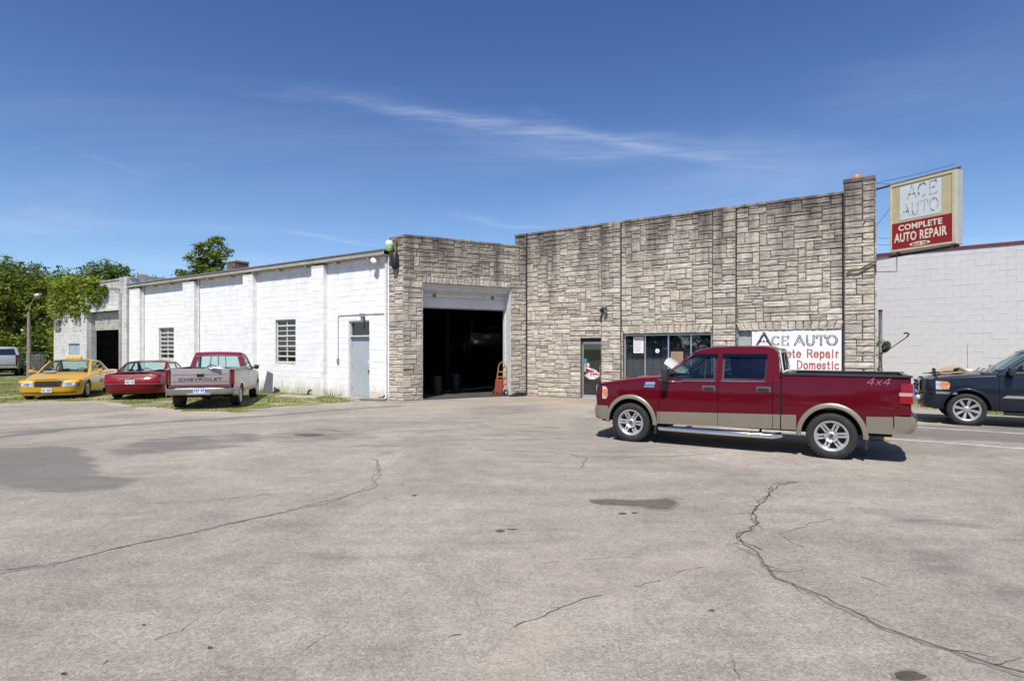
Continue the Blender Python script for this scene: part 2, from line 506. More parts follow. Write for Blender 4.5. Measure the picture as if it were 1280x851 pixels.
class Pieces:
    """many alike pieces of one thing: the largest in view as parts, the rest joined"""
    def __init__(s): s.items = []
    def add(s, geo, M, name, m, w, h, key=None):
        c = M.translation; d = (c - Vector((0, 0, CAM_H))).length
        vis = 1.0
        px = abs(c.x / max(c.y, .1)) 
        if px > 0.93: vis = 0.02
        s.items.append((w * h / d ** 2 * vis, geo, M, name, m, key))
    def emit(s, root, rootM, restname, limit=296):
        inv = rootM.inverted()
        s.items.sort(key=lambda t: -t[0])
        shared = {}
        for _, geo, M, name, m, key in s.items[:limit]:
            if key is not None and key in shared: me = shared[key]
            else:
                me = geo.mesh(name, m)
                if key is not None: shared[key] = me
            link(name, me, root, mtx=inv @ M)
        rest = {}
        for _, geo, M, name, m, key in s.items[limit:]:
            q = rest.setdefault(m.name, (MB(), m)); T = inv @ M
            q[0].tone += geo.tone
            q[0].add([T @ Vector(v) for v in geo.v], geo.f)
        for k, (g, m) in rest.items():
            o = link(restname, g.mesh(restname, m), root); o['kind'] = 'stuff'

SHAPES = [(5,2,5),(6,2,5),(4,2,4),(7,2,3),(3,2,2),(5,1,4),(7,1,3),(4,1,2),(2,4,1.6),(2,3,1.4),(3,3,1.6),(3,4,.7)]
SHAPES_S = [(3,2,4),(4,2,3),(2,2,3),(4,1,3),(3,1,2),(2,3,1),(3,3,1)]
rng = random.Random(11)
stones = Pieces()
def lay(frameM, x0, x1, z0, z1, holes, face=0.0, shapes=SHAPES, cw=.108, ch=.092, depth=.042, tk=1.0):
    for a, b, c, d in pack(x0, x1, z0, z1, cw, ch, holes, shapes, rng):
        t = tk * rng.choice([rng.uniform(.82, 1.12), rng.uniform(.95, 1.2), rng.uniform(.7, 1.0)])
        geo = stone_geo(b - a, d - c, depth + rng.uniform(-.008, .010), rng, tone=t)
        M = frameM @ Matrix.Translation(((a + b) / 2, face, (c + d) / 2))
        stones.add(geo, M, 'stone', M_STONE, b - a, d - c)
def soldier(frameM, x0, x1, z0, z1, n, face=0.0, lean=0.10, depth=.065):
    w = (x1 - x0) / n
    for i in range(n):
        l = lean * ((i + .5) / n - .5) * 2
        geo = stone_geo(w, z1 - z0, depth + rng.uniform(0, .012), rng, lean0=l, lean1=l, tone=rng.uniform(.8, 1.15))
        stones.add(geo, frameM @ Matrix.Translation((x0 + w * (i + .5), face, (z0 + z1) / 2)), 'stone', M_STONE, w, z1 - z0)

# ---- stone front building
HB = 6.50
sb = thing('stone_building', 'long tan rough stone repair shop front with garage bay beside the white block wing', 'building', tuple(B), math.atan2(dF.y, dF.x))
SBM = FF.copy()
def part(name, mb, m, FRM, smooth=False, root=None, rootM=None):
    root = root or sb; rootM = rootM if rootM is not None else SBM
    return mb.build(name, m, root, smooth=smooth, mtx=rootM.inverted() @ FRM)
def slab(mb, x0, x1, y0, y1, z0, z1, holes):
    """wall slab with rectangular openings, as butted boxes"""
    xs = sorted(set([x0, x1] + [v for h in holes for v in h[:2] if x0 < v < x1]))
    for a, b in zip(xs[:-1], xs[1:]):
        m = (a + b) / 2
        hs = sorted([h for h in holes if h[0] < m < h[1]], key=lambda h: h[2])
        z = z0
        for h in hs:
            if h[2] > z: mb.box(a, b, y0, y1, z, h[2])
            z = max(z, h[3])
        if z < z1: mb.box(a, b, y0, y1, z, z1)

DOOR = (2.43, 3.29, 0.0, 2.26); WIN1 = (4.14, 7.27, .55, 2.40); WIN2 = (8.08, 11.04, .55, 2.44)
fholes = [DOOR, WIN1, WIN2]
w = MB(); slab(w, -.54, 11.83, .0, .30, 0, HB - .12, fholes)
part('wall', w, M_MORTAR, FF)
w = MB(); w.box(11.06, 11.83, -.16, .0, 0, 6.72); w.box(11.06, 11.83, 0, .75, HB - .12, 6.72)
part('corner_pier', w, M_MORTAR, FF)
PIL = [(3.32, 4.06), (7.31, 8.03)]
for a, b in PIL:
    w = MB()
    w.box(a, b, -.05, .0, 0, HB - .06)
    part('pilaster', w, M_MORTAR, FF)
# stones between the pilasters
lay(FF, -.52, 3.30, 5.9, HB - .08, [], 0)
lay(FF, .0, 3.30, 0, 5.9, [DOOR], 0)
lay(FF, 4.08, 7.29, 0, HB - .08, [WIN1, (4.14, 7.27, 2.40, 2.69)], 0)
lay(FF, 8.05, 11.04, 0, HB - .08, [WIN2, (8.08, 11.04, 2.44, 2.71)], 0)
for a, b in PIL: lay(FF, a, b, 0, HB - .02, [], -.05, SHAPES_S, .15)
lay(FF, 11.08, 11.82, 0, 6.66, [], -.16, SHAPES_S, .15)
soldier(FF, 4.14, 7.27, 2.40, 2.69, 15); soldier(FF, 8.08, 11.04, 2.44, 2.71, 14)
# pier side returns
FRs = frame(FF @ Vector((11.83, -.16, 0)), Vector((.45, .893, 0)))
lay(FRs, 0.02, 2.6, 0, 6.66, [], 0, SHAPES)
w = MB(); w.box(0, 9.6, -.002, .3, 0, 5.9); w.box(0, .9, -.001, .3, 5.9, 6.7); part('side_wall', w, M_MORTAR, FRs)
# cap stones on the parapet
x = -.54
while x < 11.0:
    l = min(rng.uniform(.5, .95), 11.04 - x)
    up = .0 if any(a - .2 < x + l / 2 < b + .2 for a, b in PIL) else 0
    g = MB(); g.cbox(-l/2 + .006, l/2 - .006, -.19, .19, -.04, .04 + rng.uniform(0, .006), .012)
    g.tone = [rng.uniform(.75, 1.05)] * len(g.v)
    stones.add(g, FF @ Matrix.Translation((x + l/2, .12 - up, HB - .04 + up)), 'cap_stone', M_STONE, l, .15)
    x += l
g = MB(); g.cbox(-.40, .40, -.47, .47, -.06, .06, .02); g.tone = [.45] * len(g.v)
stones.add(g, FF @ Matrix.Translation((11.445, .29, 6.76)), 'cap_stone', M_STONE, .8, .8)

# garage front
GOPEN = (.68, 4.36, 0, 4.27)
def gtop(s): return 6.02 - .05 * s / LG
w = MB(); slab(w, 0, LG, 0, .55, 0, 5.92, [GOPEN]); part('garage_wall', w, M_MORTAR, FG)
lay(FG, -.055, LG - .02, 0, 5.94, [GOPEN, (.68, 4.36, 4.27, 4.50)], 0, SHAPES, .105, tk=.86)
soldier(FG, .68, 4.36, 4.27, 4.50, 24, lean=.0, depth=.075)
x = 0
while x < LG - .05:
    l = min(rng.uniform(.4, .8), LG - x)
    g = MB(); g.cbox(-l/2 + .005, l/2 - .005, -.2, .2, -.035, .035 + rng.uniform(0, .012), .012); g.tone = [rng.uniform(.6, .9)] * len(g.v)
    stones.add(g, FG @ Matrix.Translation((x + l/2, .14, 5.96)), 'cap_stone', M_STONE, l, .15); x += l
# corner pier face in the plane of the white wing
w = MB(); w.box(-.70, -.0, -.02, .25, 0, 5.92); part('corner_return', w, M_MORTAR, FW)
lay(FW, -.72, -.0, 0, 5.96, [], -.02, SHAPES_S, .14)
w = MB(); w.box(-.72, -.42, .25, 6, 5.2, 5.95); part('parapet', w, M_MORTAR, FW)
stones.emit(sb, SBM, 'stone_veneer')

# roof, back and side walls: hollow shell, dark inside
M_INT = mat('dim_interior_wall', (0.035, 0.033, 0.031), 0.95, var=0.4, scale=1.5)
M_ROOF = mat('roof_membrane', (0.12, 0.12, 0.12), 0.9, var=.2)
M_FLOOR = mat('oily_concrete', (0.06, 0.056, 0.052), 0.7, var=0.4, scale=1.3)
Cc = FF @ Vector((11.7, .1, 0)); back = FRs @ Vector((9.5, .1, 0))
def poly3(name, pts, z0, z1, m, root=sb, rootM=SBM):
    g = MB(); n = len(pts); inv = rootM.inverted()
    vs = [inv @ Vector((p.x, p.y, z0)) for p in pts] + [inv @ Vector((p.x, p.y, z1)) for p in pts]
    g.add(vs, [tuple(range(n)), tuple(range(n, 2 * n))] + [(i, (i+1) % n, n + (i+1) % n, n + i) for i in range(n)])
    return g.build(name, m, root)
N = Vector((.5534, .8329, 0))
pa = A + dF * -.25 + N * .3; pb = pa + N * 13.5
rp = [FG @ Vector((-.1, .3, 0)), FG @ Vector((LG, .35, 0)), FF @ Vector((.3, .28, 0)), FF @ Vector((11.6, .28, 0)), FRs @ Vector((9.5, .15, 0)), pb, pa]
poly3('roof', rp, 5.45, 5.7, M_ROOF)
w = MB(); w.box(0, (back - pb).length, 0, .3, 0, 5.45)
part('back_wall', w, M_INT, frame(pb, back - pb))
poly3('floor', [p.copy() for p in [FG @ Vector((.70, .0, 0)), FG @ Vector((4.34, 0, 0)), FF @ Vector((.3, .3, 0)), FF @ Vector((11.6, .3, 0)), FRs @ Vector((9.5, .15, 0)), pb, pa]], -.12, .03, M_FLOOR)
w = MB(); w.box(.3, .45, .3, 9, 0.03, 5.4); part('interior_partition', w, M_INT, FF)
# garage opening trim
M_TRIM = mat('chalky_white_trim', (0.62, 0.61, 0.58), 0.7, var=.12, scale=6, dirt=((.33, .30, .26), .55, .8, 4))
M_DOORPAN = mat('weathered_white_door', (0.70, 0.70, 0.67), 0.55, var=.06, scale=3, dirt=((.36, .35, .33), .58, .85, 2))
M_DARKMETAL = mat('dark_metal', (0.04, 0.04, 0.04), 0.5, metal=.6)
M_STEEL = mat('galvanised_steel', (0.45, 0.46, 0.47), 0.45, metal=.8, var=.15)
M_ALU = mat('aluminium', (0.62, 0.63, 0.64), 0.4, metal=.85, var=.06)
M_RUST = mat('rusty_steel', (0.16, 0.10, 0.07), 0.85, var=.35, scale=8)
w = MB(); w.box(4.335, 4.358, .0, .56, 0, 4.26); w.box(4.30, 4.335, .40, .56, 0, 4.26)
part('door_jamb', w, M_TRIM, FG)
w = MB(); w.box(.682, .705, .0, .56, 0, 4.26); part('door_jamb', w, M_TRIM, FG)
w = MB(); w.box(.705, 4.335, .0, .5, 4.20, 4.268); w.box(.705, 4.335, .12, .16, 4.05, 4.20); part('lintel', w, M_TRIM, FG)
def sectional(FRM, x0, x1, z0, z1, n, root, rootM, y=.46, dots=True, m=M_DOORPAN, frm=None):
    inv = rootM.inverted(); hh = (z1 - z0) / n
    for i in range(n):
        p = MB(); a = z0 + i * hh
        p.cbox(x0, x1, y, y + .045, a + .004, a + hh - .006, .008)
        for k in range(2):
            zz = a + hh * (.33 + .34 * k)
            p.box(x0 + .01, x1 - .01, y - .014, y, zz - .016, zz + .016)
        o = p.build('door_panel', m, root, mtx=inv @ FRM)
    if dots:
        for xx in (x0 + .62, x1 - .55):
            q = MB(); q.lathe([(0, -.012), (.045, -.012), (.075, -.004), (.075, .01)], 16, 'y')
            o = q.build('door_emblem', M_DARKMETAL, root, smooth=30, mtx=inv @ FRM @ Matrix.Translation((xx, y - .008, z0 + hh * 1.22)))
            q = MB(); q.lathe([(0, -.016), (.03, -.016), (.032, -.01)], 14, 'y')
            q.build('emblem_face', M_TRIM, o, smooth=30)
sectional(FG, .71, 4.33, 3.44, 4.19, 2, sb, SBM)
w = MB(); w.box(.71, 4.33, .455, .51, 3.40, 3.44); part('bottom_seal', w, mat('aged_seal', (.36, .34, .27), .8), FG)

# ---- front glass door
M_BLIND = mat('navy_vertical_blind', (0.070, 0.085, 0.15), 0.7, var=.2, scale=4, attr='tone')
M_GLASS = glass('window_glass', (0.60, 0.66, 0.72), dust=.02, ior=2.0)
M_DGLASS = glass('dark_glass', (0.25, 0.28, 0.28), dust=.03, ior=1.9)
M_PAPER = mat('paper', (0.72, 0.70, 0.66), .8, var=.1, scale=12)
M_RED = mat('red_print', (0.45, 0.03, 0.03), .6); M_WHT = mat('white_print', (0.75, 0.75, 0.75), .6)
M_BLK = mat('black_print', (0.02, 0.02, 0.02), .6); M_BLUE = mat('blue_print', (0.04, 0.10, 0.30), .6)
inv = SBM.inverted()
d = MB()
for a in ((2.435, 2.50, .02, 2.14), (3.225, 3.285, .02, 2.14), (2.50, 3.225, 2.05, 2.14), (2.50, 3.225, .02, .14)):
    d.cbox(a[0], a[1], .10, .15, a[2], a[3], .004)
door = part('glass_door', d, M_ALU, FF)
d = MB(); d.box(2.50, 3.225, .122, .128, .14, 2.05); d.build('pane', M_DGLASS, door)
d = MB(); d.tube([(3.2, .08, .95), (3.2, .04, .98), (3.2, .04, 1.2), (3.2, .08, 1.23)], .012, 6); d.build('handle', M_ALU, door)
# window decals on the pane
def disc(cx_, cz, rx, rz, y, n=28, tilt=0):
    g = MB(); vs = []
    for k in range(n):
        a = 2*math.pi*k/n; u, v = rx*math.cos(a), rz*math.sin(a)
        vs.append((cx_ + u*math.cos(tilt) - v*math.sin(tilt), y, cz + u*math.sin(tilt) + v*math.cos(tilt)))
    vs2 = [(a, b + .002, c) for a, b, c in vs]
    g.add(vs + vs2, [tuple(range(n)), tuple(range(n, 2*n))[::-1]] + [(i, (i+1) % n, n+(i+1) % n, n+i) for i in range(n)]); return g
dec = disc(2.87, .98, .33, .16, .112, tilt=.05); e = disc(2.86, .86, .36, .045, .1115)
o = disc(2.87, .93, .30, .13, .116).build('decal', M_RED, door)
for cx_, cz, rx, rz, tl in ((2.82, 1.10, .24, .035, -.25), (2.98, 1.02, .22, .03, -.5), (2.86, .86, .34, .030, 0), (2.86, .80, .26, .028, 0), (2.84, .75, .16, .022, 0), (2.74, .95, .05, .045, 0), (2.86, .96, .05, .03, .3), (2.97, .97, .055, .028, .1), (2.66, .90, .05, .03, .6)):
    disc(cx_, cz, rx, rz, .113, tilt=tl).build('print', M_WHT, o)
for k, (cx_, cz) in enumerate(((2.72, .99), (2.80, .93), (2.90, .95), (3.0, .97), (3.06, .92), (2.80, .85), (2.92, .855))):
    disc(cx_, cz, .045, .016, .1125 - .0014, tilt=.7 if k % 2 else -.4).build('print', M_RED, o)
g = MB(); g.box(2.52, 2.62, .114, .118, 1.33, 1.50); g.build('sticker', mat('teal_print', (.05, .28, .42), .6), door)
disc(2.68, 1.26, .065, .085, .114).build('sticker', mat('pink_print', (.72, .45, .45), .6), door)
for i in range(4):
    g = MB(); g.box(2.53, 2.58, .114, .118, 1.02 + i * .08, 1.07 + i * .08); g.build('sticker', M_WHT, door)
g = MB(); g.box(2.96, 3.19, .134, .138, 1.14, 1.48); g.build('notice', mat('notice_paper', (.45, .52, .45), .8), door)
g = MB(); g.box(2.435, 3.285, .04, .2, 0.0, .02); part('threshold', g, M_ALU, FF)
g = MB(); g.box(2.435, 3.285, .08, .2, 2.14, 2.25); part('door_header', g, M_DARKMETAL, FF)
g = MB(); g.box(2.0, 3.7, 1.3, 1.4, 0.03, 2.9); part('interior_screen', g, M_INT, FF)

# ---- office window with four panes and vertical blinds
fr = MB()
x0, x1, z0, z1 = WIN1
for a in ((x0 + .01, x0 + .07), (x1 - .05, x1 - .01)): fr.cbox(a[0], a[1], .06, .13, z0 + .01, z1 - .02, .004)
fr.cbox(x0 + .07, x1 - .05, .06, .13, z1 - .06, z1 - .02, .004); fr.cbox(x0 + .07, x1 - .05, .06, .13, z0 + .01, z0 + .06, .004)
mull = [x0 + .80, x0 + 1.64, x0 + 2.42]
win = part('window', fr, M_ALU, FF)
for m_ in mull:
    g = MB(); g.cbox(m_ - .022, m_ + .022, .065, .125, z0 + .06, z1 - .06, .004); g.build('mullion', M_ALU, win)
ed = [x0 + .07] + mull + [x1 - .05]
for a, b in zip(ed[:-1], ed[1:]):
    g = MB(); g.box(a + .02, b - .02, .092, .098, z0 + .06, z1 - .06); g.build('pane', M_GLASS, win)
xx = x0 + .1; k = 0
while xx < x1 - .12:
    g = MB(); a = R(rng.uniform(14, 34))
    Mx = Matrix.Translation((xx, .24, 0)) @ Matrix.Rotation(a, 4, 'Z')
    g.box(-.045, .045, -.001, .001, z0 + .05, z1 - .04, Mx)
    g.tone = [rng.choice([.35, .7, 1.0, 1.25])] * len(g.v); part('blind_slat', g, M_BLIND, FF); xx += .094; k += 1
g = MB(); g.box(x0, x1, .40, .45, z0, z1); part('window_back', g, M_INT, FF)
g = MB(); g.box(x0 + .36, x0 + .74, .078, .082, 1.72, 2.30)
po = tag(part('poster', g, M_PAPER, FF), 'pale printed notice taped inside the first pane')
for i in range(9):
    g = MB(); g.box(x0 + .40, x0 + .40 + rng.uniform(.2, .3), .0755, .077, 1.78 + i * .055, 1.785 + i * .055 + .012)
    g.build('print', mat('pink_grey_print', (.5, .38, .38), .8), po)
disc(x0 + 1.24, 1.80, .075, .075, .086).build('sticker', M_WHT, win)
disc(x0 + 1.24, 1.80, .028, .028, .083).build('sticker', mat('grey_print', (.3, .32, .35), .6), win)
g = MB(); g.box(x0 + 1.72, x0 + 2.15, .079, .083, 1.1, 1.78); part('cardboard_sheet', g, mat('brown_board', (.30, .20, .12), .8), FF)

# ---- boarded window behind the painted sign
x0, x1, z0, z1 = WIN2
g = MB(); g.box(x0 + .03, x1 - .01, .05, .09, z0, z1 - .01); part('window_board', g, mat('grey_board', (.34, .36, .34), .8, var=.15, scale=3), FF)
for a in ((x0 + .0, x0 + .04), (x1 - .04, x1 - .0)):
    g = MB(); g.cbox(a[0], a[1], .01, .06, z0, z1 - .01, .004); part('window_frame', g, mat('blue_grey_paint', (.22, .26, .36), .6), FF)
# dark control joints beside the pilasters
for xx in (4.072, 8.042, 11.052):
    g = MB(); g.box(xx - .012, xx + .012, -.055, .0, 0, HB - .06); part('control_joint', g, M_DARKMETAL, FF)
g = MB(); g.tube([(.05, -.06, .1), (.05, -.06, 6.5)], .028, 8); part('downpipe', g, M_DARKMETAL, FF)

# ------------------------------------------------------------------ lettering
GL = {
 'A': (1.0, [[(0,0),(.5,1),(1,0)], [(.2,.36),(.8,.36)]], [(0,0),(1,0)]),
 'C': (.9, ['arc .45 .5 .45 .5 45 315'], []),
 'E': (.8, [[(.8,0),(.12,0),(.12,1),(.8,1)], [(.12,.52),(.6,.52)], [(.8,0),(.8,.2)], [(.8,1),(.8,.8)]], []),
 'U': (.95, [[(.12,1),(.12,.32),(.2,.1),(.36,0),(.6,0),(.75,.1),(.83,.32),(.83,1)]], [(.12,1),(.83,1)]),
 'T': (.9, [[(.45,0),(.45,1)], [(0,1),(.9,1)], [(0,1),(0,.8)], [(.9,1),(.9,.8)]], [(.45,0)]),
 'O': (1.0, ['arc .5 .5 .48 .5 0 360'], []),
 'R': (.95, [[(.15,0),(.15,1),(.55,1),(.78,.9),(.82,.75),(.76,.58),(.55,.5),(.15,.5)], [(.5,.5),(.9,0)]], [(.15,0),(.9,0),(.12,1)]),
 'D': (1.0, [[(.15,0),(.15,1),(.5,1),(.8,.82),(.92,.5),(.8,.18),(.5,0),(.15,0)]], [(.12,1),(.12,0)]),
 'o': (.7, ['arc .35 .33 .31 .33 0 360'], []),
 'm': (1.15, [[(.13,0),(.13,.66)], [(.13,.5),(.3,.66),(.47,.64),(.57,.5),(.57,0)], [(.57,.5),(.74,.66),(.9,.64),(1.0,.5),(1.0,0)]], [(.13,0),(.57,0),(1.0,0),(.08,.66)]),
 'p': (.75, [[(.13,-.3),(.13,.66)], 'arc .4 .33 .28 .33 0 360'], [(.13,-.3),(.08,.66)]),
 'l': (.35, [[(.17,0),(.17,1.02)]], [(.17,0),(.12,1.02)]),
 'e': (.68, ['arc .35 .33 .31 .33 0 320', [(.05,.36),(.64,.36)]], []),
 't': (.5, [[(.2,.92),(.2,.12),(.3,0),(.45,.05)], [(0,.66),(.45,.66)]], []),
 'a': (.7, [[(.06,.5),(.18,.65),(.42,.66),(.54,.52),(.54,.0),(.66,0)], 'arc .3 .2 .24 .2 0 360'], []),
 'i': (.35, [[(.17,0),(.17,.66)], [(.16,.88),(.18,.93)]], [(.17,0),(.12,.66)]),
 'r': (.55, [[(.15,0),(.15,.66)], [(.15,.45),(.3,.64),(.5,.6)]], [(.15,0),(.1,.66)]),
 's': (.6, [[(.5,.52),(.42,.64),(.2,.66),(.08,.52),(.18,.38),(.42,.28),(.5,.15),(.4,.02),(.15,0),(.06,.16)]], []),
 'c': (.65, ['arc .34 .33 .3 .33 40 320'], []),
 '6': (.7, [[(.6,.9),(.4,1.0),(.2,.9),(.07,.6),(.07,.3)], 'arc .35 .3 .28 .3 0 360'], []),
 '0': (.7, ['arc .35 .5 .28 .5 0 360'], []), '1': (.5, [[(.1,.8),(.27,1),(.27,0)]], [(.27,0)]),
 '9': (.7, ['arc .35 .7 .28 .3 0 360', [(.63,.7),(.6,.35),(.45,.08),(.15,.0)]], []),
 '-': (.5, [[(.05,.45),(.42,.45)]], []), ' ': (.55, [], []),
}
def glyph_lines(ch):
    w_, st, ser = GL[ch]; out = []
    for s_ in st:
        if isinstance(s_, str):
            _, a, b, rx, ry, d0, d1 = s_.split(); a, b, rx, ry, d0, d1 = map(float, (a, b, rx, ry, d0, d1))
            n = 16; out.append([(a + rx*math.cos(R(d0 + (d1-d0)*k/n)), b + ry*math.sin(R(d0 + (d1-d0)*k/n))) for k in range(n + 1)])
        else: out.append(s_)
    return w_, out, ser
def stroke_text(text, size, thick, serif=0.0, xs=1.0, keep=None, first=1.0):
    """flat lettering in the x-z plane, facing -y; returns (MB, width)"""
    g = MB(); x = 0; lvl = 0
    for ci, ch in enumerate(text):
        w_, lines, ser = glyph_lines(ch)
        sz = size * (first if ci == 0 else 1)
        k = 0
        for ln in lines:
            for (ax, az), (bx, bz) in zip(ln[:-1], ln[1:]):
                if keep is not None and keep.random() > .86: continue
                P = Vector((ax * xs, az)) * sz; Q = Vector((bx * xs, bz)) * sz; D = Q - P
                if D.length < 1e-5: D = Vector((0, .0001))
                t = D.normalized(); nn = Vector((-t.y, t.x))
                tk = thick * (1.0 if abs(t.y) > .5 or not serif else .62)
                if keep is not None: tk *= keep.uniform(.3, 1.1)
                P2, Q2 = P - t * tk * .45, Q + t * tk * .45
                yy = -.0006 * (k % 5) - .0001 * (ci % 3); k += 1
                g.add([(x + P2.x + nn.x*tk/2, yy, P2.y + nn.y*tk/2), (x + P2.x - nn.x*tk/2, yy, P2.y - nn.y*tk/2),
                       (x + Q2.x - nn.x*tk/2, yy, Q2.y - nn.y*tk/2), (x + Q2.x + nn.x*tk/2, yy, Q2.y + nn.y*tk/2)], [(0, 1, 2, 3)])
        if serif:
            for sx, sz_ in ser:
                h_ = thick * .45; L_ = serif * sz
                yy = -.0036
                g.add([(x + sx*xs*sz - L_, yy, sz_*sz - h_/2), (x + sx*xs*sz + L_, yy, sz_*sz - h_/2), (x + sx*xs*sz + L_, yy, sz_*sz + h_/2), (x + sx*xs*sz - L_, yy, sz_*sz + h_/2)], [(0, 1, 2, 3)])
        x += w_ * xs * sz + size * .22
    return g, x - size * .22
def put_text(text, size, thick, parent, xright, z, y, m, serif=0, xs=1, keep=None, name='lettering', left=False, width=None, first=1.0):
    g, wd = stroke_text(text, size, thick, serif, xs, keep, first)
    s_ = width / wd if width else 1
    x_ = xright if left else xright - wd * s_
    g.v = [(v[0] * s_ + x_, v[1] + y, v[2] + z) for v in g.v]
    return g.build(name, m, parent, recalc=False)

# painted sign over the window
bs = thing('painted_sign', 'white painted sign board reading ACE AUTO over the second window', 'sign', tuple(FF @ Vector((9.8, -.03, .9))), math.atan2(dF.y, dF.x))
L0 = 8.52 - 9.8; L1 = 11.0 - 9.8
g = MB(); g.cbox(L0, L1, -.012, .012, 0, 1.535, .004)
g.build('board', mat('white_sign_paint', (.80, .80, .80), .5, var=.04, scale=2, dirt=((.5, .5, .52), .66, .85, 3)), bs)
M_INK = mat('black_sign_paint', (.025, .03, .035), .6, dirt=((.5, .5, .5), .56, .62, 22))
M_INKR = mat('red_brown_sign_paint', (.42, .085, .04), .6, var=.15, scale=12)
M_INKB = mat('blue_sign_paint', (.05, .13, .28), .6)
M_INL = mat('white_inline', (.78, .78, .78), .6)
put_text('A', .40, .075, bs, L0 + .14, 1.06, -.014, M_INK, 0, 1.08, left=True)
put_text('A', .25, .03, bs, L0 + .24, 1.07, -.0185, M_INL, 0, .9, left=True)
put_text('CE', .26, .055, bs, L0 + .60, 1.09, -.014, M_INK, .05, 1.0, left=True, width=.45)
put_text('CE', .26, .014, bs, L0 + .60, 1.09, -.0195, M_INL, 0, 1.0, left=True, width=.45)
put_text('AUTO', .27, .066, bs, L1 - .12, 1.09, -.014, M_INK, .06, 1.05, width=1.12)
put_text('AUTO', .27, .015, bs, L1 - .12, 1.09, -.0195, M_INL, 0, 1.05, width=1.12)
put_text('Complete Repair', .235, .05, bs, L1 - .07, .715, -.014, M_INKR, .05, 1.02, width=2.22)
put_text('Domestic', .235, .05, bs, L1 - .07, .37, -.014, M_INKR, .05, 1.05, width=1.12)
put_text('-6019', .19, .034, bs, L1 - .08, .07, -.014, M_INKB, 0, 1.0)

# ------------------------------------------------------------------ things fixed to the stone building
def at(FRM, x, y, z): return tuple(FRM @ Vector((x, y, z)))
t = thing('security_light', 'small twin security lamp on the stone pilaster above the glass door', 'lamp', at(FF, 3.46, -.12, 3.28), math.atan2(dF.y, dF.x))
g = MB(); g.cbox(-.07, .07, .0, .07, -.06, .10, .01); g.build('housing', M_TRIM, t)
g = MB(); g.cbox(-.12, .10, -.10, .02, .10, .19, .015); g.build('sensor', M_STEEL, t)
for s_ in (-1, 1):
    g = MB(); Mx = Matrix.Translation((s_ * .08, -.06, -.02)) @ Matrix.Rotation(R(65 + 10 * s_), 4, 'X') @ Matrix.Rotation(R(20 * s_), 4, 'Y')
    g.lathe([(0, -.10), (.03, -.10), (.045, -.06), (.07, .05), (.07, .07), (.0, .06)], 16, 'z', Mx); g.build('lamp_head', M_DARKMETAL, t, smooth=30)
t = thing('beacon_light', 'amber beacon lamp on top of the tall stone corner pier', 'lamp', at(FF, 11.36, .25, 6.825))
g = MB(); g.lathe([(0, 0), (.11, 0), (.11, .03), (.0, .03)], 20); g.build('base', M_DARKMETAL, t)
g = MB(); g.lathe([(.10, .03), (.098, .12), (.08, .17), (0, .19)], 20); g.build('lens', mat('amber_plastic', (.85, .22, .03), .25, coat=.4, var=.05), t, smooth=40)
t = thing('gooseneck_lamp', 'green and white barn lamp with dark ballast on the corner stone pier', 'lamp', at(FW, -.40, -.10, 5.47), math.atan2(dF.y, dF.x))
g = MB(); g.lathe([(0, .31), (.09, .31), (.135, .25), (.145, .16)], 22, 'z', Matrix.Translation((-.08, -.16, 0))); g.build('lamp_top', M_TRIM, t, smooth=40)
g = MB(); g.lathe([(.145, .16), (.145, .02), (.11, -.06), (0, -.08)], 22, 'z', Matrix.Translation((-.08, -.16, 0))); g.build('globe', mat('green_lens', (.32, .52, .22), .25, var=.08, coat=.3), t, smooth=40)
g = MB(); g.lathe([(0, -.10), (.08, -.12), (.13, -.2), (.15, -.5), (.12, -.66), (.05, -.74), (0, -.75)], 18, 'z', Matrix.Translation((.12, -.08, 0))); g.build('ballast', M_DARKMETAL, t, smooth=40)
g = MB(); g.tube([(.12, -.02, -.1), (.14, -.05, .1), (.14, -.05, .25), (.1, .02, .30)], .028, 8); g.build('bracket', M_RUST, t, smooth=40)
t = thing('floodlight', 'small white floodlight under the eave near the stone pier', 'lamp', at(FW, -1.18, -.30, 5.02), math.atan2(dF.y, dF.x))
g = MB(); g.lathe([(0, -.02), (.05, -.02), (.10, .08), (.12, .22), (.02, .22)], 16, 'x', Matrix.Rotation(R(35), 4, 'Y') @ Matrix.Rotation(R(160), 4, 'Z')); g.build('lamp_head', M_TRIM, t, smooth=40)
g = MB(); g.tube([(0, 0, 0), (.02, .14, -.04), (.02, .28, -.04)], .014, 6); g.build('arm', M_STEEL, t)

# projecting box sign
dS = Vector((.43, -.903, 0)).normalized()
PS = FF @ Vector((11.83, .0, 0))
FS = frame(PS + dS * .42, dS)   # x along sign outwards, y to its far side
sg = thing('hanging_sign', 'red and cream box sign reading COMPLETE AUTO REPAIR projecting from the stone pier', 'sign', tuple(FS @ Vector((0, 0, 4.55))), math.atan2(dS.y, dS.x))
# the lettered face looks towards -x-ish camera side: local -y
SW, SH = 1.66, 1.90
M_CREAM = mat('yellowed_plastic', (.50, .43, .24), .45, var=.1, scale=3)
M_SRED = mat('faded_red_plastic', (.27, .008, .014), .4, var=.08, scale=2)
M_SALU = mat('sign_frame_metal', (.50, .50, .46), .5, metal=.3, var=.12, scale=5)
g = MB(); g.cbox(0, SW, .0, .26, 0, SH, .012); g.build('cabinet', M_SALU, sg)
g = MB(); g.cbox(.02, SW - .02, -.03, .0, .02, .07, .004); g.cbox(.02, SW - .02, -.03, .0, SH - .07, SH - .02, .004)
g.cbox(.02, .06, -.03, 0, .07, SH - .07, .004); g.cbox(SW - .10, SW - .02, -.03, 0, .07, SH - .07, .004); g.build('face_frame', mat('cream_frame', (.56, .50, .30), .5), sg)
g = MB(); g.box(.06, SW - .10, -.012, -.002, .07, .80); red = g.build('red_panel', M_SRED, sg)
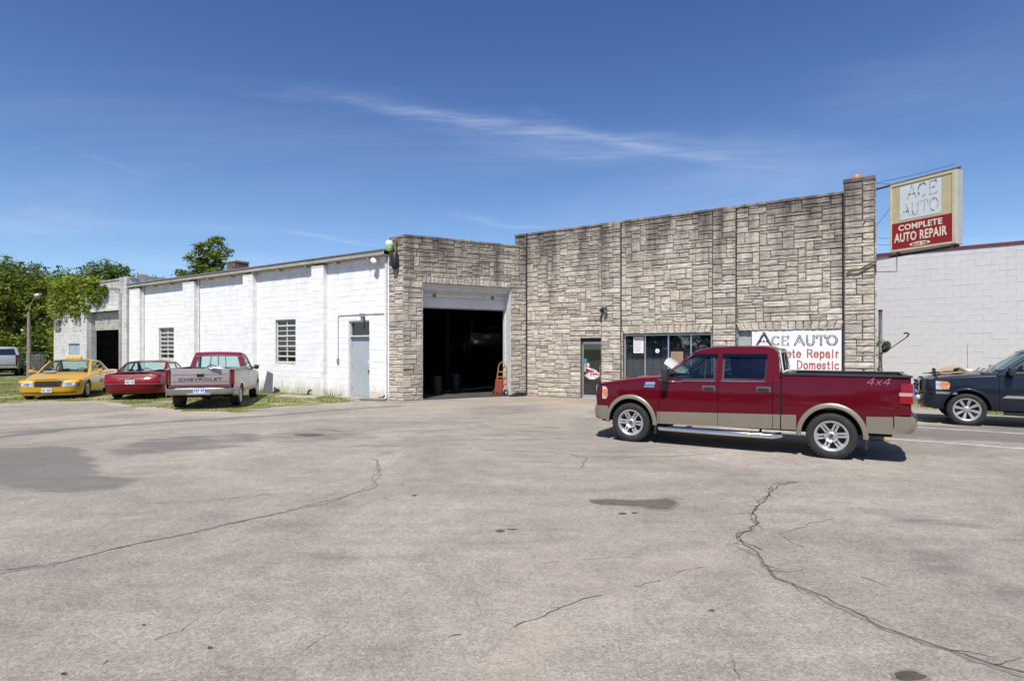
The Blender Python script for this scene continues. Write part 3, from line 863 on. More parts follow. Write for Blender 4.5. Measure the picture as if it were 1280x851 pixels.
g = MB(); g.box(.06, SW - .10, -.012, -.002, .80, SH - .07); crm = g.build('cream_panel', M_CREAM, sg)
g = MB(); g.box(.27, 1.30, -.018, -.012, .86, SH - .12); pt = g.build('peeled_patch', mat('peeled_white_film', (.60, .64, .64), .6, var=.06, scale=5, dirt=((.42, .44, .44), .60, .66, 18)), sg)
k1 = random.Random(12)
put_text('ACE', .34, .05, pt, .47, 1.40, -.0195, mat('faded_black', (.10, .11, .12), .7, dirt=((.5, .52, .52), .47, .53, 16)), 0, 1.0, keep=k1, left=True, width=.72, name='lettering')
put_text('AUTO', .32, .05, pt, .33, .96, -.0195, mat('faded_black', (.10, .11, .12), .7), 0, 1.0, keep=k1, left=True, width=.90, name='lettering')
def font_text(body, size, bold, parent, mtx, m, name='lettering', sx=1.0, ext=.002):
    c = bpy.data.curves.new(name, 'FONT'); c.body = body; c.size = size; c.offset = bold; c.extrude = ext
    c.align_x = 'CENTER'; c.resolution_u = 3; c.space_character = 1.08
    tmp = bpy.data.objects.new('t', c); COL.objects.link(tmp)
    bpy.context.view_layer.update()
    me = bpy.data.meshes.new_from_object(tmp.evaluated_get(bpy.context.evaluated_depsgraph_get()))
    bpy.data.objects.remove(tmp); me.materials.clear(); me.materials.append(m); me.name = name
    for v in me.vertices: v.co.x *= sx
    return link(name, me, parent, mtx=mtx)
UP = Matrix.Rotation(R(90), 4, 'X')
M_CRT = mat('cream_print', (.72, .66, .50), .6)
font_text('COMPLETE', .215, .006, red, Matrix.Translation((.78, -.016, .575)) @ UP, M_CRT, sx=.98)
font_text('AUTO REPAIR', .335, .008, red, Matrix.Translation((.78, -.016, .27)) @ UP, M_CRT, sx=.585)
g = disc(.78, .155, .26, .055, -.016); g.build('badge', M_CRT, red)
font_text('SINCE 1948', .085, .001, red, Matrix.Translation((.78, -.020, .126)) @ UP, M_SRED, sx=.85)
# back face
g = MB(); g.box(.06, SW - .10, .262, .268, .07, SH - .07); g.build('back_panel', M_CREAM, sg)
g = MB(); g.tube([(-.62, .12, SH + .03), (SW + .02, .12, SH + .05)], .035, 8); g.build('top_pole', M_RUST, sg)
g = MB(); g.tube([(-.62, .12, -.10), (SW - .02, .12, -.04)], .035, 8); g.build('bottom_pole', M_DARKMETAL, sg)
for xx in (.15, SW - .15):
    g = MB(); g.cbox(xx - .03, xx + .03, .06, .18, -.08, .0, .004); g.build('clamp', M_RUST, sg)
t = thing('guy_wires', 'thin steel wires bracing the hanging sign to the stone pier', 'wire', at(FF, 11.80, .3, 6.3))
for p, q in (((11.8, .0, 6.62), (.55, .13, 6.40)), ((11.8, .0, 6.62), (SW - .12, .13, 6.62)), ((11.8, .1, 5.35), (.02, .12, 5.95)), ((11.8, .1, 4.9), (.02, .2, 4.82)), ((11.8, .1, 5.1), (.02, .2, 5.0))):
    a = FF @ Vector(p); b = FS @ Vector(q); o_ = Vector(t.location)
    g = MB(); g.tube([a - o_, (a + b) / 2 - o_ + Vector((0, 0, -.03)), b - o_], .006, 5); g.build('wire', M_DARKMETAL, t)
t = thing('pipe_bracket', 'bent rusty steel pipe bracket low on the side of the stone pier', 'bracket', at(FF, 11.2, -.2, 4.35))
o_ = Vector(t.location)
g = MB(); g.tube([FF @ Vector(p) - o_ for p in ((11.15, -.25, 4.10), (11.45, -.27, 4.14), (11.84, -.27, 4.36), (11.9, -.20, 4.40))] + [FS @ Vector((.02, .12, 4.46)) - o_], .028, 8); g.build('arm', M_RUST, t, smooth=40)
g = MB(); g.tube([FF @ Vector(p) - o_ for p in ((11.86, -.2, 4.36), (11.86, -.16, 4.06), (12.35, -.3, 4.02), (12.35, -.3, 4.45))], .012, 6); g.build('strut', M_DARKMETAL, t)
g = MB(); g.tube([FF @ Vector(p) - o_ for p in ((11.55, -.24, 5.45), (11.62, -.26, 5.6), (11.83, -.25, 5.62), (11.84, -.24, 4.9))], .015, 6); g.build('conduit', M_RUST, t)

# pole with satellite arm by the pier
gp = Vector((10.98 * .985, 16.85, 0))
pp = Vector((1100.5 - 640, 711.1, 0)) / 711.1 * 16.9; pp.z = 0
t = thing('steel_post', 'plain grey steel post standing beside the stone pier', 'post', tuple(pp))
g = MB(); g.tube([(0, 0, 0), (0, 0, 3.0)], .05, 12); g.build('pole', M_STEEL, t, smooth=40)
g = MB(); g.lathe([(0, 3.03), (.055, 3.03), (.055, 2.98)], 12); g.build('cap', M_DARKMETAL, t)
t = thing('satellite_dish', 'small dark satellite dish with long feed arm on the grey post', 'dish', (pp.x + .10, pp.y - .06, 1.93))
g = MB()
prof = [(.001, .06), (.10, .05), (.18, .02), (.25, -.03)]
Mx = Matrix.Rotation(R(-70), 4, 'Y') @ Matrix.Rotation(R(12), 4, 'X')
g.lathe(prof, 20, 'z', Matrix.Scale(.72, 4) @ Mx); g.build('reflector', M_DARKMETAL, t, smooth=50)
g = MB(); g.tube([(.05, -.05, -.10), (.56, -.15, .30)], .014, 6); g.build('feed_arm', M_DARKMETAL, t)
g = MB(); g.tube([(.55, -.15, .30), (.60, -.15, .38), (.53, -.15, .41), (.46, -.14, .39)], .022, 8); g.build('receiver', M_DARKMETAL, t, smooth=40)

# electric box and low vine between pier and post are added with the plants
t = thing('utility_box', 'dark blue grey utility box on the side wall beyond the stone pier', 'electric box', (pp.x - .22, pp.y + .5, 1.2))
g = MB(); g.cbox(-.14, .14, -.1, .1, -.1, 1.15, .01); g.build('case', mat('navy_case', (.06, .07, .12), .5), t)
g = MB(); g.cbox(-.12, .12, -.112, -.1, -.95, -.12, .004); g.build('notice', mat('faded_pink_notice', (.6, .42, .46), .8), t)

# ------------------------------------------------------------------ white block wing
wg = thing('block_wing', 'long white painted concrete block wing with two barred windows and a grey door', 'building', tuple(A), math.atan2(dF.y, dF.x))
HW = 5.28
WD = (-2.93, -1.77, 0, 2.94); W1 = (-7.65, -6.24, 1.30, 3.12); W2 = (-18.0, -16.4, 1.36, 2.97)
XE = -21.05
blocks = Pieces()
def lay_blocks(P, FRM, x0, x1, z0, z1, holes, face, m, bw=.47, bh=.234, depth=.03, name='block', key='b', vj=1.0, tv=1.0):
    nz = round((z1 - z0) / bh)
    for k in range(nz):
        a0 = z0 + (z1 - z0) * k / nz; a1 = z0 + (z1 - z0) * (k + 1) / nz
        x = x0 - (bw / 2 if k % 2 else 0)
        while x < x1 - .01:
            a, b = max(x, x0), min(x + bw, x1); x += bw
            if b - a < .03: continue
            segs = [(a, b, a0, a1)]
            for h in holes:
                ns = []
                for (p, q, u, v) in segs:
                    if q <= h[0] or p >= h[1] or v <= h[2] or u >= h[3]: ns.append((p, q, u, v)); continue
                    if p < h[0]: ns.append((p, h[0], u, v))
                    if q > h[1]: ns.append((h[1], q, u, v))
                    pm, qm = max(p, h[0]), min(q, h[1])
                    if u < h[2] - .01: ns.append((pm, qm, u, h[2]))
                    if v > h[3] + .01: ns.append((pm, qm, h[3], v))
                segs = ns
            for (p, q, u, v) in segs:
                if q - p < .02 or v - u < .02: continue
                var = rng.randrange(6)
                w_, h_ = round(q - p, 3), round(v - u, 3)
                rr = random.Random(var * 7 + 1)
                g = MB(); dep = depth + rr.uniform(-.003, .003)
                jb = rr.choice([.003, .006, .013]) * (1 if tv > .5 else .25); js = rr.choice([.001, .001, .003]) * vj
                c = .006
                x_, z_ = w_ / 2 - js, h_ / 2
                zb_, zt_ = -z_ + jb * .5, z_ - jb * .5
                g.add([(-x_, 0, zb_), (x_, 0, zb_), (x_, 0, zt_), (-x_, 0, zt_),
                       (-x_, -dep + c, zb_), (x_, -dep + c, zb_), (x_, -dep + c, zt_), (-x_, -dep + c, zt_),
                       (-x_ + c*.4, -dep, zb_ + c), (x_ - c*.4, -dep, zb_ + c), (x_ - c*.4, -dep, zt_ - c), (-x_ + c*.4, -dep, zt_ - c)],
                      [(0,1,5,4),(1,2,6,5),(2,3,7,6),(3,0,4,7),(4,5,9,8),(5,6,10,9),(6,7,11,10),(7,4,8,11),(8,9,10,11)])
                g.tone = [1 + rr.uniform(-.05, .04) * tv] * len(g.v)
                P.add(g, FRM @ Matrix.Translation(((p + q) / 2, face, (u + v) / 2)), name, m, w_, h_, key=(key, var, w_, h_))
wings = dict(root=wg, rootM=FW)
w = MB(); slab(w, XE, -.72, .0, .25, 0, HW, [WD, W1, W2]); part('wall', w, M_JOINT, FW, **wings)
PW = [(-4.94, -4.19), (-9.80, -9.02), (-15.35, -14.02), (-20.95, -19.75)]
PW[2] = (-15.1, -14.02)
lay_blocks(blocks, FW, XE, -.72, 0, HW, [WD, W1, W2] + [(a, b, 0, HW) for a, b in PW], 0, M_WHITE, vj=.35, tv=.55)
for a, b in PW:
    w = MB(); w.box(a + .01, b - .012, -.20, .0, 0, HW - .15); part('pilaster', w, M_JOINT, FW, **wings)
    lay_blocks(blocks, FW, a, b, 0, HW - .14, [], -.20, M_WHITE, bw=.40, name='block', key='p')
    FP = frame(FW @ Vector((b, -.23, 0)), N)
    lay_blocks(blocks, FP, 0.0, .23, 0, HW - .14, [], .012, M_WHITE, bw=.4, depth=.012, key='q')
    w = MB(); w.cbox(a - .01, b + .01, -.24, .01, HW - .14, HW - .08, .01); part('pilaster_cap', w, M_TRIM, FW, **wings)
blocks.emit(wg, FW, 'block_courses')
M_FASCIA = mat('weathered_fascia', (.36, .33, .29), .8, var=.25, scale=2.0, stretch=(1, 1, 4), dirt=((.20, .14, .10), .55, .75, 2.2))
w = MB(); w.box(XE - .0, -.73, -.30, -.27, 5.30, 5.47); w.box(XE, -.73, -.27, .3, 5.28, 5.32); part('fascia', w, M_FASCIA, FW, **wings)
w = MB(); w.box(XE, -.74, -.34, .05, 5.47, 5.50); part('roof_edge', w, M_STEEL, FW, **wings)
w = MB(); w.box(XE, -.5, .05, 13.5, 5.35, 5.495); part('roof', w, M_ROOF, FW, **wings)
w = MB(); w.box(XE - .2, -.4, 13.5, 13.75, 0, 5.49); part('back_wall', w, M_INT, FW, **wings)
w = MB(); w.box(XE, -.5, .26, 13.5, -.1, .02); part('floor', w, M_FLOOR, FW, **wings)
w = MB(); w.box(-12, -11.85, .26, 13.4, .02, 5.3); part('interior_partition', w, M_INT, FW, **wings)
for k in range(11):   # rafter tails showing under the eave
    xx = -1.6 - k * 1.85
    g = MB(); g.box(xx - .03, xx + .03, -.27, -.005, 5.2, 5.28); part('rafter_tail', g, M_FASCIA, FW, **wings)
# grey door with transom
M_GDOOR = mat('grey_door_paint', (.36, .40, .43), .5, var=.06, scale=1.5, dirt=((.25, .25, .25), .66, .85, 3))
g = MB(); g.cbox(WD[0] + .04, WD[1] - .04, .12, .165, .03, 2.33, .004); dr = part('door', g, M_GDOOR, FW, **wings)
g = MB(); g.lathe([(0, -.06), (.035, -.055), (.04, -.02), (.02, 0)], 14, 'y'); g.build('handle', M_DARKMETAL, dr, smooth=40, mtx=Matrix.Translation((WD[1] - .16, .12, 1.02)))
g = MB(); g.lathe([(0, -.015), (.05, -.012), (.055, 0)], 14, 'y'); g.build('lock_plate', M_TRIM, dr, mtx=Matrix.Translation((WD[1] - .2, .12, 1.36)))
for z_ in (.3, 1.1, 1.95):
    g = MB(); g.tube([(WD[0] + .045, .11, z_), (WD[0] + .045, .11, z_ + .12)], .012, 6); g.build('hinge', M_STEEL, dr)
g = MB()
for a in ((WD[0], WD[0] + .04, 0, 2.94), (WD[1] - .04, WD[1], 0, 2.94)): g.box(a[0], a[1], .02, .2, a[2], a[3])
g.box(WD[0] + .04, WD[1] - .04, .02, .2, 2.335, 2.39); g.box(WD[0] + .04, WD[1] - .04, .02, .2, 2.89, 2.94); part('door_frame', g, M_TRIM, FW, **wings)
g = MB(); g.box(WD[0] + .04, WD[1] - .04, .12, .13, 2.39, 2.89); part('transom_pane', g, M_DGLASS, FW, **wings)
g = MB(); g.box(WD[0] + .1, WD[1] - .3, .3, .31, 2.45, 2.75); part('transom_shade', g, mat('dusty_brown', (.16, .14, .12), .9), FW, **wings)
g = MB(); g.box(WD[0] - .3, WD[1] + .3, -.5, .02, -.05, .035); part('door_step', g, mat('pale_concrete', (.34, .30, .24), .9, var=.2), FW, **wings)
# steel sash windows
def sash(Wd, rows, paired):
    x0, x1, z0, z1 = Wd
    g = MB(); g.box(x0, x0 + .05, .06, .12, z0, z1); g.box(x1 - .05, x1, .06, .12, z0, z1); g.box(x0 + .05, x1 - .05, .06, .12, z1 - .04, z1); g.box(x0 + .05, x1 - .05, .06, .12, z0, z0 + .04)
    wi = part('window', g, M_TRIM, FW, **wings)
    xm = (x0 + x1) / 2
    g = MB(); g.box(xm - .022, xm + .022, .055, .115, z0 + .04, z1 - .04); g.build('mullion', M_TRIM, wi)
    hz = (z1 - z0 - .08) / rows
    for k in range(rows):
        za, zb = z0 + .04 + k * hz, z0 + .04 + (k + 1) * hz
        for (a, b) in ((x0 + .05, xm - .022), (xm + .022, x1 - .05)):
            gg = MB(); tl = .006 * rng.uniform(-1, 1)
            gg.add([(a, .085, za), (b, .085 + tl, za), (b, .085 + tl, zb), (a, .085, zb)], [(0, 1, 2, 3)])
            gg.build('pane', M_DGLASS, wi, recalc=False)
        if k:
            th = .03 if (k % 2 or not paired) else .016
            gg = MB(); gg.box(x0 + .05, x1 - .05, .07 - th, .11, za - th, za + th); gg.build('glazing_bar', M_TRIM, wi)
    g = MB(); g.cbox(x0, x1, -.045, .06, z0 - .05, z0, .006); g.build('sill', M_WHITE if False else M_TRIM, wi)
    g = MB(); g.box(x0 + .1, x1 - .2, .5, .9, z0 + .2, z0 + .75); g.build('shelf_clutter', mat('brown_board', (.30, .20, .12), .8), wi)
    g = MB(); g.box(x0 + .15, xm - .1, .3, .45, z0 + .52, z0 + .8); g.build('yellow_carton', mat('yellow_carton', (.55, .38, .05), .7), wi)
sash(W1, 8, True); sash(W2, 7, False)
def pipe(xx, y, z0, z1, m, r=.045, root=wg, rootM=FW, FRM=FW, shoe=True):
    g = MB(); pts = [(xx, y, z1), (xx, y, z0 + .12)]
    if shoe: pts += [(xx, y - .04, z0 + .05), (xx, y - .16, z0 + .02)]
    g.tube(pts, r, 10); return g.build('downpipe', m, root, smooth=40, mtx=rootM.inverted() @ FRM)
pipe(-.83, -.08, 0, 5.27, M_TRIM); pipe(-13.86, -.08, 0, 5.27, M_TRIM); pipe(-19.62, -.08, 0, 5.27, M_TRIM)
g = MB(); g.tube([(-3.52, -.04, 1.42), (-3.52, -.04, 3.12), (-3.46, -.04, 3.17), (-.98, -.04, 3.17)], .018, 6); part('conduit', g, M_STEEL, FW, smooth=40, **wings)
g = MB(); g.cbox(-3.58, -3.46, -.07, -.02, 1.28, 1.50, .008); part('switch_box', g, M_STEEL, FW, **wings)
g = MB(); g.cbox(-2.22, -1.98, -.12, -.02, 3.08, 3.22, .01); part('junction_box', g, M_STEEL, FW, **wings)
g = MB(); g.tube([(-2.05, -.08, 3.1), (-1.95, -.10, 2.95), (-2.0, -.08, 2.62)], .03, 8); part('door_lamp', g, M_DARKMETAL, FW, smooth=40, **wings)

# ---- older end bay with its own roll door
eb = thing('end_bay', 'stepped white block end bay with half open roll door and ivy on its parapet', 'building', tuple(FW @ Vector((-21.05, 0, 0))), math.atan2(dF.y, dF.x))
ends = dict(root=eb, rootM=FW @ Matrix.Translation((-21.05, 0, 0)))
EO = (-26.4, -22.1, 0, 4.1); EW = (-29.7, -28.0, 1.45, 2.2)
w = MB(); slab(w, -26.9, -21.06, -.10, .2, 0, 5.84, [EO]); slab(w, -32.2, -26.9, -.10, .2, 0, 4.33, [EW]); part('wall', w, M_JOINT, FW, **ends)
M_WHITE2 = mat('aged_white_block_paint', (.60, .59, .57), .8, var=.12, scale=2.5, bump=.3, bscale=30, attr='tone', dirt=((.36, .33, .30), .50, .75, 1.1), streaks=((.16, .14, .125), 3.2, 5.7, .75), grime=((.35, .30, .22), 0, .8, .6))
bb = Pieces()
lay_blocks(bb, FW, -26.9, -21.06, 0, 5.84, [EO], -.10, M_WHITE2, key='e')
lay_blocks(bb, FW, -32.2, -26.9, 0, 4.33, [EW], -.10, M_WHITE2, key='e')
for a, b, h in ((-22.0, -21.1, 5.95), (-27.3, -26.42, 5.4)):
    w = MB(); w.box(a + .01, b - .01, -.28, -.1, 0, h - .02); part('pilaster', w, M_JOINT, FW, **ends)
    lay_blocks(bb, FW, a, b, 0, h - .02, [], -.28, M_WHITE2, bw=.45, key='f')
    FP = frame(FW @ Vector((b, -.31, 0)), N)
    lay_blocks(bb, FP, 0, .21, 0, h - .02, [], .012, M_WHITE2, bw=.4, depth=.012, key='g')
bb.emit(eb, ends['rootM'], 'block_courses', 280)
M_ROUGHCAP = mat('stained_cap', (.35, .33, .31), .9, var=.35, scale=5)
for a, b, z in ((-26.95, -21.0, 5.84), (-32.25, -26.95, 4.33)):
    n_ = round((b - a) / .7)
    for k in range(n_):
        g = MB(); x0 = a + (b - a) * k / n_; x1 = a + (b - a) * (k + 1) / n_ - .01
        g.cbox(x0, x1, -.18, .26, z, z + .08, .012); part('cap_block', g, M_ROUGHCAP, FW, **ends)
w = MB(); w.box(-21.3, -21.06, .2, 5.0, 5.3, 6.05); w.box(-32.2, -31.95, .2, 12, 0, 4.3); part('side_wall', w, M_ROUGHCAP, FW, **ends)
w = MB(); w.box(-32, -21.2, .2, 12, 4.15, 4.3); part('roof', w, M_ROOF, FW, **ends)
w = MB(); w.box(-32.2, -21.1, 12, 12.2, 0, 4.3); part('back_wall', w, M_INT, FW, **ends)
w = MB(); w.box(-32, -21.1, .2, 12, -.1, .02); part('floor', w, M_FLOOR, FW, **ends)
w = MB(); w.box(-26.9, -21.1, .4, .6, 4.3, 5.8); part('parapet_back', w, M_INT, FW, **ends)
w = MB(); w.cbox(-26.6, -21.9, -.2, .1, 4.1, 4.28, .01); part('lintel', w, M_TRIM, FW, **ends)
M_ROLL = mat('weathered_roll_door', (.46, .45, .40), .7, var=.2, scale=2, stretch=(1, 1, 5), dirt=((.22, .2, .17), .5, .75, 3))
sectional(FW, -26.35, -22.15, 3.0, 4.08, 3, eb, ends['rootM'], y=.1, dots=False, m=M_ROLL)
g = MB(); g.box(EW[0], EW[1], -.06, -.02, EW[2], EW[3]); part('boarded_window', g, mat('blue_grey_board', (.38, .42, .47), .8, var=.1), FW, **ends)
for k in range(5):
    g = MB(); xx = EW[0] + .2 + k * .32; g.box(xx - .012, xx + .012, -.075, -.06, EW[2], EW[3]); part('window_bar', g, M_STEEL, FW, **ends)
g = MB(); g.tube([(-21.75, -.36, .2), (-21.75, -.36, 5.0), (-21.9, -.45, 5.1), (-22.0, -.5, 5.25)], .07, 10); part('downpipe', g, mat('rusty_grey_pipe', (.30, .26, .25), .7, var=.3, scale=3), FW, smooth=40, **ends)
g = MB(); g.cbox(-22.3, -21.9, -.75, -.3, 5.2, 5.32, .02); part('wall_lamp', g, M_STEEL, FW, **ends)
g = MB(); g.cbox(-31.9, -31.0, -.22, -.13, 3.1, 3.75, .01); part('vent', g, mat('rusty_vent', (.25, .20, .18), .8, var=.3), FW, **ends)
t = thing('roof_vent', 'dark mushroom roof vent on the end bay parapet', 'vent', at(FW, -22.6, 1.2, 4.3))
g = MB(); g.lathe([(.12, 0), (.12, 1.75), (.38, 1.80), (.40, 1.88), (.2, 2.0), (0, 2.03)], 18); g.build('cowl', M_RUST, t, smooth=40)
t = thing('chimney', 'short red brown brick chimney on the white wing roof', 'chimney', (-15.9, 33.0, 5.49), math.atan2(dF.y, dF.x))
M_BR = mat('chimney_brick', (.17, .105, .085), .9, var=.3, scale=5, attr='tone')
g = MB(); g.box(-.39, .39, -.39, .39, 0, 1.35); g.build('core', mat('pale_mortar', (.32, .28, .25), .9), t)
bm_cache = {}
for k in range(11):
    z = k * .122
    for side in range(4):
        Mx = Matrix.Rotation(side * math.pi / 2, 4, 'Z')
        for j in range(3):
            xx = -.40 + .28 * (j + .5) + (.0 if k % 2 else -.03)
            g = MB(); g.cbox(-.13, .13, -.03, 0, 0, .108, .006); g.tone = [rng.uniform(.6, 1.3)] * len(g.v)
            key = (j, k % 3)
            if key not in bm_cache: bm_cache[key] = g.mesh('brick', M_BR)
            link('brick', bm_cache[key], t, mtx=Mx @ Matrix.Translation((xx, -.39, z + .008)))
g = MB(); g.cbox(-.46, .46, -.46, .46, 1.35, 1.45, .015); g.build('cap', M_ROUGHCAP, t)

# ------------------------------------------------------------------ pale building on the right
PR = Vector((17.47, 24.6, 0)); dR = Vector((.7689, -.6394, 0)); FRt = frame(PR, dR)
rb = thing('pale_block_building', 'large pale grey painted block building with maroon roof edge at far right', 'building', tuple(PR), math.atan2(dR.y, dR.x))
rr_ = dict(root=rb, rootM=FRt)
w = MB(); w.box(-1.75, 15, 0, .3, 0, 6.02); part('wall', w, M_JOINT2, FRt, **rr_)
pb_ = Pieces(); lay_blocks(pb_, FRt, -1.75, 15, 0, 6.02, [], 0, M_GREYWALL, bw=.5, bh=.25, depth=.012, key='r', vj=.25, tv=.12)
pb_.emit(rb, FRt, 'block_courses')
M_MAROON = mat('maroon_metal', (.16, .03, .045), .5)
w = MB(); w.cbox(-1.78, 15, -.06, .34, 6.02, 6.13, .01); part('roof_edge', w, M_MAROON, FRt, **rr_)
w = MB(); w.box(-1.75, -1.45, .3, 10, 0, 6.02); w.box(-1.75, 15, 10, 10.3, 0, 6.02); part('side_wall', w, M_GREYWALL if False else M_JOINT2, FRt, **rr_)
w = MB(); w.box(-1.5, 15, .3, 10, 5.8, 5.95); part('roof', w, M_ROOF, FRt, **rr_)
# ------------------------------------------------------------------ ground
def link_nodes(m):
    return m.node_tree.nodes, m.node_tree.links, m.node_tree.nodes['Principled BSDF']
def asphalt_mat(name, base, dark=False):
    m = bpy.data.materials.new(name); m.use_nodes = True; n, l, b = link_nodes(m)
    b.inputs['Roughness'].default_value = .88; b.inputs['Specular IOR Level'].default_value = .25
    geo = n.new('ShaderNodeNewGeometry')
    def nz(scale, det=6, rough=.6, dist=0, sc=None):
        t = n.new('ShaderNodeTexNoise'); t.inputs['Scale'].default_value = scale; t.inputs['Detail'].default_value = det
        t.inputs['Roughness'].default_value = rough; t.inputs['Distortion'].default_value = dist
        if sc:
            mp = n.new('ShaderNodeMapping'); mp.inputs['Scale'].default_value = sc[:3]; mp.inputs['Rotation'].default_value = (0, 0, sc[3])
            l.new(geo.outputs['Position'], mp.inputs[0]); l.new(mp.outputs[0], t.inputs['Vector'])
        else: l.new(geo.outputs['Position'], t.inputs['Vector'])
        return t.outputs[0]
    def rng_(v, a, b_, c, d):
        r = n.new('ShaderNodeMapRange'); r.inputs[1].default_value = a; r.inputs[2].default_value = b_
        r.inputs[3].default_value = c; r.inputs[4].default_value = d; l.new(v, r.inputs[0]); return r.outputs[0]
    def mul(a, b_):
        t = n.new('ShaderNodeMath'); t.operation = 'MULTIPLY'
        for i, v in enumerate((a, b_)):
            if isinstance(v, (int, float)): t.inputs[i].default_value = v
            else: l.new(v, t.inputs[i])
        return t.outputs[0]
    def add(a, b_):
        t = n.new('ShaderNodeMath'); t.operation = 'ADD'
        for i, v in enumerate((a, b_)):
            if isinstance(v, (int, float)): t.inputs[i].default_value = v
            else: l.new(v, t.inputs[i])
        return t.outputs[0]
    def mix(f, a, col):
        k = n.new('ShaderNodeMix'); k.data_type = 'RGBA'
        if isinstance(f, (int, float)): k.inputs[0].default_value = f
        else: l.new(f, k.inputs[0])
        if isinstance(a, tuple): k.inputs[6].default_value = (*a, 1)
        else: l.new(a, k.inputs[6])
        k.inputs[7].default_value = (*col, 1)
        return k.outputs[2]
    # aggregate: fine light and dark grains, broad mottling, traffic streaks
    grain = rng_(nz(60, 4, .8), .3, .7, .74, 1.26)
    vor = n.new('ShaderNodeTexVoronoi'); vor.inputs['Scale'].default_value = 48; l.new(geo.outputs['Position'], vor.inputs['Vector'])
    sepc = n.new('ShaderNodeSeparateColor'); l.new(vor.outputs['Color'], sepc.inputs[0])
    peb = rng_(sepc.outputs[0], 0, 1, .82, 1.18)
    broad = rng_(nz(.32, 9, .68, .7), .3, .7, .70, 1.22)
    mid = rng_(nz(3.6, 7, .7), .3, .7, .86, 1.12)
    streak_ = rng_(nz(1.0, 7, .65, .3, (.45, 2.8, 1, .12)), .35, .7, 1.06, .88)
    k = mul(mul(mul(mul(grain, peb), broad), streak_), mid)
    sc = n.new('ShaderNodeVectorMath'); sc.operation = 'SCALE'; sc.inputs[0].default_value = base; l.new(k, sc.inputs['Scale'])
    col = sc.outputs[0]
    chv = n.new('ShaderNodeTexVoronoi'); chv.inputs['Scale'].default_value = 26; l.new(geo.outputs['Position'], chv.inputs['Vector'])
    chs = n.new('ShaderNodeSeparateColor'); l.new(chv.outputs['Color'], chs.inputs[0])
    chip = mul(rng_(chv.outputs['Distance'], .16, .24, 1, 0), rng_(chs.outputs[1], .72, .76, 0, .55))
    col = mix(chip, col, (.43, .40, .36))
    pit = mul(rng_(chv.outputs['Distance'], .14, .22, 1, 0), rng_(chs.outputs[2], .80, .84, 0, .6))
    col = mix(pit, col, (.11, .10, .09))
    edge = nz(2.2, 8, .68, .5)
    edge2 = nz(.9, 8, .6, .3, (1, 2.5, 1, .1))
    if not dark:
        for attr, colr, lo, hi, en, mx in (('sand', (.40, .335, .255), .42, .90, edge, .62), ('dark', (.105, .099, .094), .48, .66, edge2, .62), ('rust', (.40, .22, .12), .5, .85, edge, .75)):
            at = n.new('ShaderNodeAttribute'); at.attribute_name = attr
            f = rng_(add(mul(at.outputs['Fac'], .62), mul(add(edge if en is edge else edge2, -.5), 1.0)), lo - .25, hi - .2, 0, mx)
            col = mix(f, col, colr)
        # re-apply grain over the stains
        s3 = n.new('ShaderNodeVectorMath'); s3.operation = 'SCALE'; l.new(col, s3.inputs[0]); l.new(rng_(nz(60, 3, .7), .3, .7, .9, 1.1), s3.inputs['Scale']); col = s3.outputs[0]
    # hairline cracks
    vc = n.new('ShaderNodeTexVoronoi'); vc.feature = 'DISTANCE_TO_EDGE'; vc.inputs['Scale'].default_value = .42
    dis = n.new('ShaderNodeTexNoise'); dis.inputs['Scale'].default_value = 1.6; dis.inputs['Detail'].default_value = 6
    l.new(geo.outputs['Position'], dis.inputs['Vector'])
    vm = n.new('ShaderNodeVectorMath'); vm.operation = 'MULTIPLY_ADD'; vm.inputs[1].default_value = (1.1, 1.1, 0)
    l.new(dis.outputs['Color'], vm.inputs[0]); l.new(geo.outputs['Position'], vm.inputs[2]); l.new(vm.outputs[0], vc.inputs['Vector'])
    cr = rng_(vc.outputs['Distance'], .002, .0055, 1, 0)
    cr = mul(cr, rng_(nz(.8, 4), .50, .60, 0, .25))
    col = mix(cr, col, (.07, .065, .06))
    # dark drips
    sp = n.new('ShaderNodeTexVoronoi'); sp.inputs['Scale'].default_value = .75; sp.inputs['Randomness'].default_value = 1.0
    vm2 = n.new('ShaderNodeVectorMath'); vm2.operation = 'MULTIPLY_ADD'; vm2.inputs[1].default_value = (.12, .12, 0)
    d2 = n.new('ShaderNodeTexNoise'); d2.inputs['Scale'].default_value = 9; l.new(geo.outputs['Position'], d2.inputs['Vector'])
    l.new(d2.outputs['Color'], vm2.inputs[0]); l.new(geo.outputs['Position'], vm2.inputs[2]); l.new(vm2.outputs[0], sp.inputs['Vector'])
    s_ = rng_(sp.outputs['Distance'], .006, .020, .6, 0)
    col = mix(s_, col, (.045, .04, .035))
    l.new(col, b.inputs['Base Color'])
    bp = n.new('ShaderNodeBump'); bp.inputs['Strength'].default_value = .5; bp.inputs['Distance'].default_value = .006
    l.new(nz(70, 4, .7), bp.inputs['Height']); l.new(bp.outputs[0], b.inputs['Normal'])
    return m
M_ASPH = asphalt_mat('worn_asphalt', (.290, .258, .218))
M_ASPH2 = asphalt_mat('dark_asphalt', (.12, .118, .115), True)

